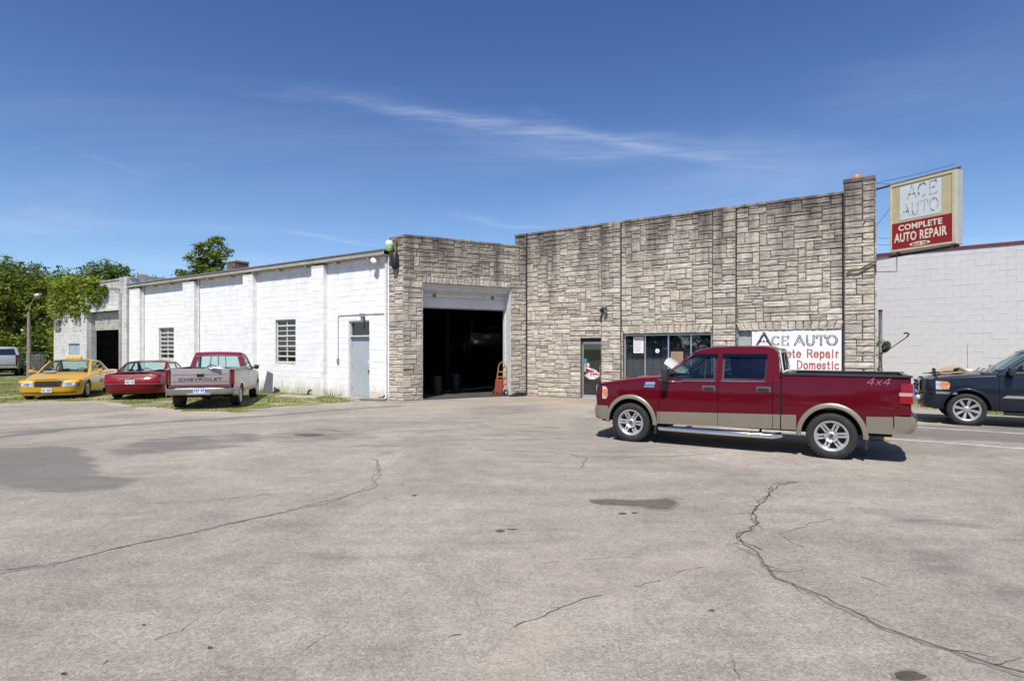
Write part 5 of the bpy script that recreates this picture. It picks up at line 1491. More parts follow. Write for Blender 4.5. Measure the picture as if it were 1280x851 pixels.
for (px, y0_, n_) in ((121, 366, 5), (128, 358, 4), (131, 360, 3), (100, 388, 4), (108, 384, 3), (92, 390, 3)):
    for q in range(n_): cent.append(ivy_pt(px + r.uniform(-.5, .5), y0_ + q * 2.2, .28))
rs_ = np.random.RandomState(4); c = np.array(cent); k = len(c)
v, _ = leaf_arrays(c, (np.full(k, .46) * rs_.uniform(.5, 1.2, k))[:, None] * np.ones((k, 3)), 26, .13, rs_, .25, .75)
link('foliage', np_mesh('foliage', v, np.arange(len(v)).reshape(-1, 4), M_LEAF2, dict(tone=np.repeat(rs_.uniform(.6, 1.6, len(v) // 4), 4))), iv)
g = MB()
for q in range(10):
    a = Vector(ivy_pt(r.uniform(66, 76), 468, -.0)); b = Vector(ivy_pt(r.uniform(70, 118), r.uniform(360, 385), .05)); g.tube([a, a.lerp(b, .5) + Vector((.1, 0, .8)), b], [.03, .02, .01], 5)
g.build('stem', M_BARK, iv)
# small vine on the post by the pier
vn = thing('vine', 'small leafy vine climbing the post beside the stone pier', 'vine', (pp.x, pp.y, 0)); rs_ = np.random.RandomState(6)
c = np.stack([rs_.uniform(-.3, .12, 26), rs_.uniform(-.1, .15, 26), rs_.uniform(.6, 2.25, 26)], 1); c[:8, 2] = rs_.uniform(1.9, 2.2, 8); c[:8, 0] = rs_.uniform(-.3, .35, 8)
v, _ = leaf_arrays(c, np.full((26, 3), .11), 14, .045, rs_)
link('foliage', np_mesh('foliage', v, np.arange(len(v)).reshape(-1, 4), M_LEAF2, dict(tone=np.repeat(rs_.uniform(.6, 1.5, len(v) // 4), 4))), vn)
g = MB(); g.tube([(.02, -.07, 0), (.05, -.06, .8), (-.02, -.06, 1.6), (.15, -.06, 2.1)], .012, 5); g.build('stem', M_BARK, vn)

# ------------------------------------------------------------------ yard fence, pole, props
fp0 = G(33.5, 468.5); fp1 = px3(66, fp0.y + 2.6); fd = (fp1 - fp0).normalized(); FFn = frame(fp0, fd); fl = (fp1 - fp0).length; fh = 1.62
t = thing('chain_link_gate', 'grey chain link gate between the yard pole and the end bay corner', 'gate', tuple(fp0), math.atan2(fd.y, fd.x))
for xx in (0, fl):
    g = MB(); g.tube([(xx, 0, 0), (xx, 0, fh + .08)], .038, 8); g.build('post', M_STEEL, t, smooth=40)
g = MB(); g.tube([(.1, 0, .1), (.1, 0, fh), (fl - .08, 0, fh), (fl - .08, 0, .1), (.1, 0, .1)], .028, 8); g.build('frame', M_STEEL, t)
g = MB(); g.tube([(fl * .5, 0, .1), (fl * .5, 0, fh)], .022, 6); g.build('upright', M_STEEL, t)
g = MB(); g.tube([(.1, 0, fh * .9), (fl * .5, 0, .15)], .018, 6); g.build('brace', M_STEEL, t)
g = MB(); st = .11
k = -int(fh / st)
while k * st < fl:
    for sgn in (1, -1):
        a0 = k * st; pa0 = (a0, .1) if sgn == 1 else (a0, fh); pb0 = (a0 + fh, fh) if sgn == 1 else (a0 + fh, .1)
        x0_, z0_, x1_, z1_ = pa0[0], pa0[1], pb0[0], pb0[1]
        sl = (z1_ - z0_) / (x1_ - x0_)
        xa, xb = max(x0_, .1), min(x1_, fl - .08)
        if xb > xa: g.tube([(xa, .004 * sgn, z0_ + sl * (xa - x0_)), (xb, .004 * sgn, z0_ + sl * (xb - x0_))], .006, 3, cap=False)
    k += 1
o = g.build('wire_mesh', M_STEEL, t); o['kind'] = 'stuff'
pL = px3(36, 37.5); t = thing('yard_light', 'weathered wooden yard pole with a round lamp head in the leaves', 'lamp', tuple(pL)); zt_ = hpx(390, 37.5)
g = MB(); g.tube([(0, 0, 0), (.02, 0, zt_ * .5), (0, 0, zt_)], [.13, .11, .09], 10); g.build('pole', mat('weathered_pole', (.24, .20, .17), .95, var=.3, scale=5), t, smooth=50)
g = MB(); g.tube([(0, 0, zt_ - .3), (.12, -.05, zt_ + .4), (.5, -.15, zt_ + .95), (.75, -.2, zt_ + 1.05)], .022, 8); g.build('arm', M_STEEL, t)
g = MB(); g.lathe([(0, .12), (.10, .11), (.24, .02), (.26, -.05), (.18, -.18), (0, -.20)], 20, 'z', Matrix.Translation((.78, -.2, zt_ + 1.1))); g.build('lamp_head', M_STEEL, t, smooth=50)

# hand truck by the right garage jamb
ht = thing('hand_truck', 'red and orange hand truck parked upright against the right garage jamb', 'hand truck', at(FG, 4.02, .30, 0), math.atan2(dG.y, dG.x) + R(-62))
M_OR = mat('orange_enamel', (.45, .20, .05), .45, var=.2, scale=8); M_REDP = mat('red_enamel', (.26, .05, .035), .5, var=.25, scale=8)
for s_ in (-1, 1):
    g = MB(); g.tube([(s_ * .19, .0, .12), (s_ * .19, .14, .95)], .018, 8); g.build('rail', M_OR, ht, smooth=40)
g = MB(); g.tube([(-.19, .14, .95), (-.18, .2, 1.22), (-.08, .22, 1.33), (.08, .22, 1.33), (.18, .2, 1.22), (.19, .14, .95)], .02, 8); g.build('handle', M_OR, ht, smooth=50)
for z_ in (.35, .55, .75, .95):
    g = MB(); g.box(-.19, .19, .02 + z_ * .13, .045 + z_ * .13, z_ - .02, z_ + .02); g.build('crossbar', M_OR, ht)
g = MB(); g.box(-.23, .23, -.28, .0, .05, .065); g.build('toe_plate', M_REDP, ht)
g = MB(); g.cbox(-.17, .17, -.14, -.03, .12, .66, .03, Matrix.Rotation(R(-6), 4, 'X')); g.build('tank_cover', M_REDP, ht)
M_TYRE = mat('tyre_rubber', (.020, .0195, .019), .8, var=.2, scale=12, dirt=((.06, .056, .052), .55, .85, 5))
for s_ in (-1, 1):
    g = MB(); g.lathe([(.07, -.03), (.12, -.035), (.135, 0), (.12, .035), (.07, .03)], 20, 'x', Matrix.Translation((s_ * .26, .05, .135)), close=True); wh = g.build('wheel', M_TYRE, ht, smooth=50)
    g = MB(); g.lathe([(0, -.035), (.07, -.025), (.07, .025), (0, .035)], 16, 'x', Matrix.Translation((s_ * .26, .05, .135))); g.build('rim', M_TRIM, wh)
t = thing('drain_mat', 'dark rubber wedge lying beside the right garage jamb', 'wedge', at(FG, 4.55, -.12, 0), math.atan2(dG.y, dG.x))
g = MB(); g.prism([(-.35, 0), (.35, 0), (.35, .13), (.1, .17), (-.30, .03)], -.18, .12); g.build('body', M_DARKMETAL, t)
t = thing('yellow_light_fitting', 'yellow lamp fitting hanging just inside the garage under the door', 'lamp', at(FG, 2.95, 1.1, 3.50), math.atan2(dG.y, dG.x))
g = MB(); g.cbox(-.5, .5, -.06, .06, -.05, .05, .02); g.build('housing', mat('yellow_enamel', (.62, .55, .04), .5), t)
g = MB(); g.tube([(-.3, 0, .05), (-.3, 0, 1.9)], .008, 4); g.tube([(.3, 0, .05), (.3, 0, 1.9)], .008, 4); g.build('chain', M_STEEL, t)
# leaning board, planks, stones near the wing
lb = G(333, 491.5); t = thing('leaning_board', 'grey plywood board leaning on the white wall behind the silver pickup', 'board', tuple(lb), math.atan2(dF.y, dF.x))
g = MB(); Mx = Matrix.Rotation(R(-14), 4, 'X'); g.prism([(-.30, 0), (.38, 0), (.12, .86), (-.30, .95)], 0, .03, Mx); g.build('panel', mat('grey_plywood', (.10, .105, .115), .8, var=.15), t)
t = thing('wooden_plank', 'short grey plank lying at the foot of the stone pier', 'plank', at(FW, -1.0, -.55, .03), math.atan2(dF.y, dF.x) + R(25))
g = MB(); g.cbox(-.5, .5, -.12, .12, 0, .06, .008); g.build('board', mat('grey_wood', (.25, .22, .19), .9, var=.3, scale=4, stretch=(.4, 4, 4)), t)
t = thing('pipe_elbow', 'rusty iron pipe elbow on the ground by the wing corner', 'pipe', at(FW, -.8, -.28, .05))
g = MB(); g.tube([(-.15, 0, .04), (0, 0, .05), (.08, 0, .12)], .045, 8); g.build('pipe', M_RUST, t, smooth=40)
t = thing('concrete_slab', 'pale broken concrete slab in the grass along the wing wall', 'slab', tuple(G(375, 497)), R(-20))
g = MB(); g.cbox(-1.0, .9, -.22, .22, -.02, .07, .02); g.build('slab', mat('pale_concrete', (.34, .30, .24), .9, var=.2), t)
t = thing('black_valve', 'small black pipe stub at the base of the white wing wall', 'pipe', at(FW, -5.15, -.2, 0))
g = MB(); g.tube([(0, 0, 0), (0, 0, .16), (.14, -.05, .2)], .04, 8); g.build('pipe', M_DARKMETAL, t, smooth=40)
t = thing('parking_block', 'weathered pale concrete block behind the rear wheel of the red pickup', 'kerb block', tuple(G(1092, 549)), math.atan2(-.51, .86))
g = MB(); g.cbox(-.95, .30, -.16, .16, 0, .17, .03); g.build('block', mat('yellowed_concrete', (.42, .36, .22), .9, var=.2, scale=6), t)
# ------------------------------------------------------------------ vehicles
def paint(name, col, metal=.25, rough=.38, dirt=None, coat=.9, spec=.35):
    return mat(name, col, rough, metal, var=.05, scale=1.6, coat=coat, dirt=dirt, spec=spec)
M_CHROME = mat('chrome', (.72, .73, .74), .12, 1.0, var=.04)
M_ALLOY = mat('polished_alloy', (.50, .49, .475), .38, .55, var=.05)
M_PLAST = mat('black_plastic', (.025, .025, .027), .55, var=.2)
M_UNDER = mat('underbody_black', (.012, .012, .012), .9)
M_CABIN = mat('grey_cabin_trim', (.09, .088, .085), .8, var=.15)
M_CGLASS = glass('tinted_car_glass', (.38, .50, .48), ior=1.7); M_PGLASS = glass('privacy_glass', (.07, .09, .12), ior=1.7); M_CLGLASS = glass('clear_car_glass', (.78, .92, .88), ior=1.9)
M_TAIL = mat('tail_lamp_red', (.24, .004, .007), .25, coat=.3, var=.05); M_LENS = mat('clear_lens', (.42, .41, .38), .4, .0, coat=.1, var=.45, scale=14, spec=.2)
M_AMBER = mat('amber_lens', (.75, .16, .02), .2, coat=.5); M_BULB = mat('lamp_bowl', (.8, .8, .8), .15, .9)
M_SEAM = mat('seam_black', (.01, .01, .01), .9)

def interp(pts, x):
    if x <= pts[0][0]: return pts[0][1]
    for (a, za), (b, zb) in zip(pts[:-1], pts[1:]):
        if x <= b:
            t = (x - a) / (b - a); return za + (zb - za) * t
    return pts[-1][1]
def smooth_pts(pts, n=6):
    out = []
    for i in range(len(pts) - 1):
        p0 = pts[max(i-1, 0)]; p1 = pts[i]; p2 = pts[i+1]; p3 = pts[min(i+2, len(pts)-1)]
        for k in range(n):
            t = k / n
            m1 = (p2[1] - p0[1]) / max(1e-6, p2[0] - p0[0]) * (p2[0] - p1[0]); m2 = (p3[1] - p1[1]) / max(1e-6, p3[0] - p1[0]) * (p2[0] - p1[0])
            z = (2*t**3 - 3*t**2 + 1)*p1[1] + (t**3 - 2*t**2 + t)*m1 + (-2*t**3 + 3*t**2)*p2[1] + (t**3 - t**2)*m2
            out.append((p1[0] + (p2[0] - p1[0]) * t, z))
    return out + [pts[-1]]

class Car:
    def __init__(s, name, label, cat, loc, rz, L, W, wx, R_, top, zb, Ra, tumble, belt, fplan=.10, rplan=.06, roll=.07, shoulder=None, group=None, z0=0.0, bulge=.03):
        s.root = thing(name, label, cat, (loc[0], loc[1], z0), rz, group)
        s.L, s.W, s.wx, s.R, s.zb, s.Ra, s.tumble, s.belt = L, W, wx, R_, zb, Ra, tumble, belt
        s.top = smooth_pts(top); s.fplan, s.rplan, s.roll, s.bulge = fplan, rplan, roll, bulge
        s.OFF = Matrix.Translation((-L / 2, 0, 0)); s.zwc = R_
        s.crease = shoulder
    def b(s, name, g, m, smooth=35, parent=None, recalc=True):
        g.v = [(v[0] - s.L / 2, v[1], v[2]) for v in g.v]
        return g.build(name, m, parent or s.root, smooth=smooth, recalc=recalc)
    def hw(s, x):
        k = 1.0
        a = s.L * .22
        if x < a: k -= s.fplan * ((a - x) / a) ** 2.2
        if x > s.L - a: k -= s.rplan * ((x - s.L + a) / a) ** 2.2
        return s.W / 2 * k
    def ys(s, x, z, zt=None):
        zt = interp(s.top, x) if zt is None else zt
        y = s.hw(x) - s.bulge * ((z - .72) / .5) ** 2
        if s.crease:
            zc_, amt, wd = s.crease
            y -= amt * max(0.0, min(1.0, (zc_ - z) / wd + 0.0)) if z < zc_ else 0
        d = zt - z
        if d < s.roll: d = max(d, 0); y -= s.roll - math.sqrt(max(0, s.roll**2 - (s.roll - d)**2))
        return y
    def arch(s, x, pad=0.0):
        z = s.zb(x) if callable(s.zb) else s.zb
        for w_ in s.wx:
            ra = s.Ra + pad; dx = abs(x - w_)
            if dx < ra: z = max(z, s.zwc + math.sqrt(ra * ra - dx * dx) * s.archk)
        return z
    archk = 1.0
    def xsamp(s, x0, x1, step):
        xs = list(np.arange(x0, x1, step)) + [x1]
        for w_ in s.wx:
            for k in range(25):
                x = w_ - s.Ra * math.cos(math.pi * k / 24)
                if x0 < x < x1: xs.append(x)
        xs = sorted(xs); out = [xs[0]]
        for x in xs[1:]:
            if x - out[-1] > .004: out.append(x)
        out[-1] = x1; return out
    def zrows(s, x, zlo, zhi, full, n=14):
        r = s.roll if full else 0
        base = [zlo + (zhi - r - zlo) * i / n for i in range(n + 1)]
        if full: base += [zhi - r + r * math.sin(math.pi / 2 * k / 5) for k in range(1, 6)]
        return base
    def side(s, name, x0, x1, m, zlo=None, zhi=None, both=True, step=.09, n=14, off=0.0, gap=.004, lip=.03, sides=(-1, 1), label=None, fullroll=True):
        res = []
        for sg_ in sides:
            g = MB(); rows = []
            X0, X1 = x0 + gap, x1 - gap
            for x in s.xsamp(X0, X1, step):
                zt = interp(s.top, x); hi = zt if zhi is None else min(zt, zhi(x) if callable(zhi) else zhi)
                lo = s.arch(x) if zlo is None else max(s.arch(x), zlo(x) if callable(zlo) else zlo)
                if lo > hi - .004: lo = hi - .004
                zr = s.zrows(x, lo, hi, zhi is None, n)
                row = [(x, sg_ * (s.ys(x, z, zt) + off), z) for z in zr]
                row = [(x, sg_ * (s.ys(x, lo, zt) + off - lip), lo + .002)] + row
                rows.append(row)
            e0 = [(p[0], p[1] - sg_ * lip, p[2]) for p in rows[0]]; e1 = [(p[0], p[1] - sg_ * lip, p[2]) for p in rows[-1]]
            g.grid([e0] + rows + [e1], flip=sg_ < 0)
            o = s.b(name, g, m, 30, recalc=False)
            if label: o['label'] = label
            res.append(o)
        return res
    def cross(s, name, prof, m, yh, crown, bow=0.0, nv=16, roll=(0, 0), smooth=35, skirt=0.0, parent=None, bowp=2):
        """surface across the car: prof = centre line [(x, z)]"""
        g = MB(); rows = []
        vs = sorted(set([round(-1 + 2 * k / nv, 4) for k in range(nv + 1)] + ([-.97, -.93, .93, .97] if roll[0] else [])))
        for i, (x, z) in enumerate(prof):
            Yh = yh(x, z, i) if callable(yh) else yh; cr = crown(x, i) if callable(crown) else crown
            bw = bow(x, i) if callable(bow) else bow
            row = []
            for v in vs:
                a = max(0, abs(v) - (1 - roll[1])) / roll[1] if roll[0] else 0
                row.append((x + bw * abs(v) ** bowp, v * Yh, z - cr * v * v - roll[0] * a * a))
            if skirt: row = [(row[0][0], row[0][1], row[0][2] - skirt)] + row + [(row[-1][0], row[-1][1], row[-1][2] - skirt)]
            rows.append(row)
        g.grid(rows); return s.b(name, g, m, smooth, parent)
    # rounded nose / tail band
    def nose_pt(s, end, th, z, off=0.0, xe=None, xc=None, hwk=0.0, p=.55):
        xf = interp(xe, z) if isinstance(xe, list) else xe
        hwv = s.ys(xc, z, 9) + hwk + off * abs(math.sin(th))
        c = abs(math.cos(th)) ** p; sn = math.copysign(abs(math.sin(th)) ** (p), math.sin(th))
        if end == 'f': x = xc - (xc - xf + off) * c
        else: x = xc + (xf + off - xc) * c
        return (x, sn * hwv, z)
    def band(s, name, end, zs, m, xe, xc, off=0.0, th0=-90, th1=90, n=30, hwk=0.0, smooth=35, parent=None, p=.55, lip=0.0):
        g = MB(); rows = []
        for z in zs: rows.append([s.nose_pt(end, R(th0 + (th1 - th0) * k / n), z, off, xe, xc, hwk, p) for k in range(n + 1)])
        if lip:
            inn = [s.nose_pt(end, R(th0 + (th1 - th0) * k / n), zs[-1] , off - lip, xe, xc, hwk, p) for k in range(n + 1)]
            inn0 = [s.nose_pt(end, R(th0 + (th1 - th0) * k / n), zs[0], off - lip, xe, xc, hwk, p) for k in range(n + 1)]
            rows = [inn0] + rows + [inn]
        g.grid(rows); return s.b(name, g, m, smooth, parent)
    def shell(s, zlo=None, sides=True, x0=None, x1=None, ztopk=.02):
        x0 = .25 if x0 is None else x0; x1 = s.L - .2 if x1 is None else x1
        for sg_ in (-1, 1):
            g = MB(); rows = []
            for x in s.xsamp(x0, x1, .15):
                lo = s.arch(x, .0) + .01; hi = interp(s.top, x) - s.roll * .6 - ztopk
                rows.append([(x, sg_ * (s.ys(x, lo + (hi - lo) * t, 9) - .035), lo + (hi - lo) * t) for t in (0, .33, .66, 1)])
            g.grid(rows); s.b('inner_shell', g, M_SEAM, 30, recalc=False)
        for w_ in s.wx:
            for sg_ in (-1, 1):
                g = MB(); rows = []
                for k in range(17):
                    a = math.pi * k / 16; c, d = w_ - (s.Ra + .01) * math.cos(a), s.zwc + (s.Ra + .01) * math.sin(a) * s.archk
                    yy = s.ys(w_, .7, 9)
                    rows.append([(c, sg_ * (yy - .03), d), (c, sg_ * (yy - .36), d)])
                g.grid(rows)
                n0 = len(g.v); cc = [(w_ - (s.Ra + .01) * math.cos(math.pi * k / 16), sg_ * (s.ys(w_, .7, 9) - .36), s.zwc + (s.Ra + .01) * math.sin(math.pi * k / 16) * s.archk) for k in range(17)]
                g.add(cc, [tuple(range(17))]); s.b('wheel_well', g, M_UNDER, 30)
        g = MB(); zl = (s.zb(s.L/2) if callable(s.zb) else s.zb)
        g.box(s.wx[0] + s.Ra, s.wx[1] - s.Ra, -s.W/2 + .12, s.W/2 - .12, zl - .02, zl + .10)
        g.box(.35, s.L - .35, -s.W/2 + .42, s.W/2 - .42, zl - .05, zl + .16)
        for w_ in s.wx: g.tube([(w_, -s.W/2 + .15, s.R), (w_, s.W/2 - .15, s.R)], .05, 8)
        g.lathe([(0, -.12), (.11, -.08), (.13, 0), (.11, .08), (0, .12)], 12, 'x', Matrix.Translation((s.wx[1], 0, s.R)))
        s.b('chassis', g, M_UNDER, 30)
    def side_poly(s, name, outline, holes, m, yfun, sides=(-1, 1), th=.03, glass_m=None, inset=.012, wname='window', label=None, frame_m=None):
        out = []
        for sg_ in sides:
            bm = bmesh.new(); es = []
            for loop in [outline] + holes:
                vs = [bm.verts.new((p[0], 0, p[1])) for p in loop]
                es += [bm.edges.new((vs[i], vs[(i + 1) % len(vs)])) for i in range(len(vs))]
            bmesh.ops.triangle_fill(bm, edges=es, use_beauty=True, normal=(0, 1, 0))
            bm.verts.index_update(); vv = [v.co.copy() for v in bm.verts]; ff = [tuple(v.index for v in f.verts) for f in bm.faces]
            be = [tuple(v.index for v in e.verts) for e in bm.edges if len(e.link_faces) == 1]; bm.free()
            g = MB(); n = len(vv)
            g.add([(v.x, sg_ * yfun(v.x, v.z), v.z) for v in vv] + [(v.x, sg_ * (yfun(v.x, v.z) - th), v.z) for v in vv],
                  ff + [tuple(i + n for i in f) for f in ff] + [(a, b_, b_ + n, a + n) for a, b_ in be])
            fo = s.b(name, g, m, 25); out.append(fo)
            if label: fo['label'] = label
            for i, h in enumerate(holes):
                gm = glass_m[i] if isinstance(glass_m, list) else glass_m
                gg = MB(); gg.add([(p[0], sg_ * (yfun(p[0], p[1]) - inset), p[1]) for p in h], [tuple(range(len(h)))])
                po_ = s.b(wname, gg, gm, False, fo, recalc=False)
                # rubber surround
                gg = MB(); k = len(h); cx_ = sum(p[0] for p in h) / k; cz_ = sum(p[1] for p in h) / k
                inn = [(p[0] + (cx_ - p[0]) * .045, p[1] + (cz_ - p[1]) * .075) for p in h]
                yy = lambda p, o_: sg_ * (yfun(p[0], p[1]) - inset + o_)
                gg.add([(p[0], yy(p, .006), p[1]) for p in h] + [(p[0], yy(p, .004), p[1]) for p in inn], [(i_, (i_+1) % k, k + (i_+1) % k, k + i_) for i_ in range(k)])
                s.b('window_seal', gg, frame_m or M_PLAST, False, fo)
        return out
    def wheels(s, style, rim_m=M_ALLOY, width=.25, rr=None, inset=.02, logo=None):
        rr = rr or s.R * .62
        cache = s.__class__.__dict__.get('_c')
        R0 = s.R; w2 = width / 2
        tyre = MB(); tyre.lathe([(rr - .01, w2 * .8), (rr + .01, w2 * .96), (rr + (R0-rr)*.25, w2 * 1.03), (rr + (R0-rr)*.5, w2 * 1.08), (rr + (R0-rr)*.78, w2 * 1.04), (R0 - .012, w2 * .93), (R0 - .004, w2 * .85), (R0 - .004, w2 * .42), (R0 - .014, w2 * .40), (R0 - .014, w2 * .34), (R0, w2 * .32), (R0, -w2 * .32), (R0 - .014, -w2 * .34), (R0 - .014, -w2 * .40), (R0 - .004, -w2 * .42), (R0 - .004, -w2 * .85), (R0 - .015, -w2 * .95), (rr, -w2 * .9)], 48, 'y')
        for k in range(36):   # shoulder blocks
            a = 2 * math.pi * k / 36; Mx = Matrix.Rotation(a, 4, 'Y')
            tyre.box(R0 - .03, R0 + .001, w2 * .80, w2 * 1.0, -.012, .012, Mx)
        tm = tyre.mesh('tyre', M_TYRE); bm = bmesh.new(); bm.from_mesh(tm); bmesh.ops.recalc_face_normals(bm, faces=bm.faces); bm.to_mesh(tm); bm.free(); shade(tm, 35)
        rim = MB()
        rim.lathe([(rr + .012, w2 * .94), (rr + .016, w2 * .99), (rr - .004, w2 * .99), (rr - .018, w2 * .9), (rr - .03, w2 * .6), (rr - .035, -w2 * .6)], 48, 'y')
        yd = w2 * .62
        def spoke(a, r0, r1, wa, wb, th=.028, dy0=.0, dy1=.0, side_off=0):
            Mx = Matrix.Rotation(a, 4, 'Y')
            vs = [(r0, yd + dy0, -wa + side_off), (r1, yd + .035 + dy1, -wb + side_off), (r1, yd + .035 + dy1, wb + side_off), (r0, yd + dy0, wa + side_off)]
            bot = [(x, y - th, z * 1.2 - side_off * .2) for x, y, z in vs]
            vv = [Mx @ Vector(v) for v in vs + bot]
            # chamfered top
            rim.add(vv, [(0, 1, 2, 3), (0, 4, 5, 1), (1, 5, 6, 2), (2, 6, 7, 3), (3, 7, 4, 0)])
        if style == 'double6':
            for k in range(6):
                a = 2 * math.pi * k / 6 + R(90)
                spoke(a - R(0), .055, rr - .02, .013, .017, side_off=-.026); spoke(a, .055, rr - .02, .013, .017, side_off=.026)
                spoke(a, .05, .105, .045, .042)
                spoke(a, rr - .055, rr - .02, .045, .050)
            rim.lathe([(0, yd + .03), (.05, yd + .028), (.068, yd + .015), (.078, yd - .03)], 24, 'y')
        elif style == 'spoke8':
            for k in range(8):
                a = 2 * math.pi * k / 8 + R(90); spoke(a, .05, rr - .015, .020, .032)
            rim.lathe([(0, yd + .03), (.05, yd + .028), (.072, yd + .01), (.08, yd - .03)], 24, 'y')
        elif style == 'steel':
            rim.lathe([(rr - .02, yd + .0), (rr * .80, yd + .03), (rr * .62, yd + .045), (rr * .45, yd + .02), (rr * .36, yd + .03), (rr * .30, yd + .05), (0, yd + .055)], 32, 'y')
        elif style == 'cover':
            rim.lathe([(rr - .02, yd + .01), (rr * .85, yd + .035), (rr * .5, yd + .04), (0, yd + .03)], 32, 'y')
            for k in range(14):
                a = 2 * math.pi * k / 14; spoke(a, rr * .4, rr * .88, .012, .02, dy0=.03, dy1=.01, th=.02)
        rmh = rim.mesh('rim', rim_m); bm = bmesh.new(); bm.from_mesh(rmh); bmesh.ops.recalc_face_normals(bm, faces=bm.faces); bm.to_mesh(rmh); bm.free(); shade(rmh, 30)
        hub = MB(); hub.lathe([(rr - .04, yd - .075), (.02, yd - .075), (0.02, -w2 * .8), (rr - .04, -w2 * .8)], 28, 'y', close=True)
        hub.lathe([(.13, yd - .06), (.02, yd - .06)], 24, 'y'); hub.box(.06, .15, yd - .10, yd - .045, -.05, .05)
        hm = hub.mesh('wheel', M_PLAST); shade(hm, 30)
        holes = MB(); nh = 8 if style == 'steel' else 5; rh = rr * .62 if style == 'steel' else .042; rs = rr * .055 if style == 'steel' else .006
        for k in range(nh):
            a = 2 * math.pi * k / nh + .2; holes.lathe([(0, 0), (rs, 0), (rs, -.01)], 10, 'y', Matrix.Rotation(a, 4, 'Y') @ Matrix.Translation((rh, yd + (.049 if style == 'steel' else .034), 0)))
        hom = holes.mesh('lug_hole', M_SEAM)
        cap = MB(); capm = None
        cap.lathe([(0, yd + (.064 if style == 'steel' else .040)), (.030, yd + (.060 if style == 'steel' else .036)), (.034, yd + .02)], 20, 'y'); cm = cap.mesh('hub_cap', logo or rim_m); shade(cm, 30)
        for x in s.wx:
            for sg_ in (-1, 1):
                M_ = Matrix.Translation((x - s.L / 2, sg_ * (s.W / 2 - inset - w2), s.R)) @ (Matrix.Rotation(math.pi, 4, 'Z') if sg_ < 0 else Matrix.Identity(4)) @ Matrix.Rotation(rng.uniform(0, 1.0), 4, 'Y')
                wo = link('wheel', hm, s.root, mtx=M_)
                link('tyre', tm, wo); link('rim', rmh, wo); link('lug_hole', hom, wo); link('hub_cap', cm, wo)
    def arch_lip(s, m, w_in=0.0, w_out=.07, off=.018, zmin=None, name='arch_trim', a0=0, a1=180):
        for xw in s.wx:
            for sg_ in (-1, 1):
                g = MB(); rows = []; n = 30
                for k in range(n + 1):
                    a = R(a0 + (a1 - a0) * k / n); row = []
                    for (rad, o_) in ((s.Ra - .004, -.04), (s.Ra - .004, off), (s.Ra + w_out * .25, off * 1.15), (s.Ra + w_out * .8, off * .85), (s.Ra + w_out, -.004)):
                        x = xw - rad * math.cos(a); z = s.zwc + rad * math.sin(a) * s.archk
                        row.append((x, sg_ * (s.ys(x, max(z, .3), 9) + o_), z))
                    rows.append(row)
                g.grid(rows); s.b(name, g, m, 50)
    def seat(s, x, y, zf, m=M_CABIN, wdt=.5, hgt=1.0):
        g = MB(); Mx = Matrix.Translation((x, y, zf))
        g.cbox(-.28, .25, -wdt/2, wdt/2, 0, .18, .05, Mx)
        g.cbox(-.02, .12, -wdt/2, wdt/2, .0, .62 * hgt, .05, Mx @ Matrix.Translation((.22, 0, .08)) @ Matrix.Rotation(R(14), 4, 'Y'))
        for yy in ((0,) if wdt < .7 else (-.35, .35)): g.cbox(-.01, .09, -.13 + yy, .13 + yy, 0, .18, .035, Mx @ Matrix.Translation((.38, 0, .66 * hgt)) @ Matrix.Rotation(R(10), 4, 'Y'))
        return s.b('seat', g, m, 40)
    def cabin(s, xd, z_floor, z_dash, wheel_side=-1, xs=(1.0,), rear=None):
        g = MB(); g.cbox(xd - .45, xd + .05, -s.W/2 + .16, s.W/2 - .16, z_dash - .25, z_dash - .02, .05); s.b('dashboard', g, M_PLAST, 40)
        g = MB(); Mx = Matrix.Translation((xd + .30, wheel_side * .38, z_dash - .02)) @ Matrix.Rotation(R(-62), 4, 'Y')
        t_ = [(math.cos(2*math.pi*k/20) * .19, math.sin(2*math.pi*k/20) * .19, 0) for k in range(21)]
        g.tube([Mx @ Vector(p) for p in t_], .016, 6, cap=False); g.tube([Mx @ Vector(p) for p in ((-.18, 0, 0), (.18, 0, 0))], .014, 6); g.tube([Mx @ Vector((0, 0, 0)), Mx @ Vector((0, 0, -.3))], .03, 8)
        s.b('steering_wheel', g, M_PLAST, 40)
    def plate(s, end, x, z, wd=.31, ht=.155, y=0, m=None, tilt=0):
        g = MB(); sx = -1 if end == 'f' else 1
        g.cbox(x - .004, x + .004, y - wd/2, y + wd/2, z - ht/2, z + ht/2, .002)
        o = s.b('number_plate', g, m or mat('plate_white', (.62, .66, .70), .5, var=.1, scale=30), False)
        g = MB(); xx = x + sx * .0055; k = 6
        for i in range(k):
            if i == 3: continue
            a = y - wd * .36 + wd * .72 * i / (k - 1)
            g.box(min(xx, xx + sx*.0012), max(xx, xx + sx*.0012), a - .014, a + .014, z - ht * .24, z + ht * .22)
        s.b('plate_band', g, mat('plate_ink', (.10, .12, .28), .6), False, o)
    def mirror(s, x, z, m, y=None, sides=(-1, 1), sz=(.12, .17, .14), arm=.10):
        for sg_ in sides:
            y0 = s.ys(x, z, 9) - .05
            g = MB(); g.cbox(x - sz[0]/2, x + sz[0]/2, sg_ * (y0 + arm + .05) - sz[1]/2 + sg_ * sz[1]/2, sg_ * (y0 + arm + .05) + sz[1]/2 + sg_ * sz[1]/2, z - sz[2]/2, z + sz[2]/2, .035)
            o = s.b('wing_mirror', g, m, 50)
            g = MB(); g.cbox(x - .03, x + .04, min(sg_ * y0, sg_ * (y0 + arm + .07)), max(sg_ * y0, sg_ * (y0 + arm + .07)), z - .05, z + .01, .012); s.b('mirror_arm', g, m if m is not M_PLAST else M_PLAST, 40, o)
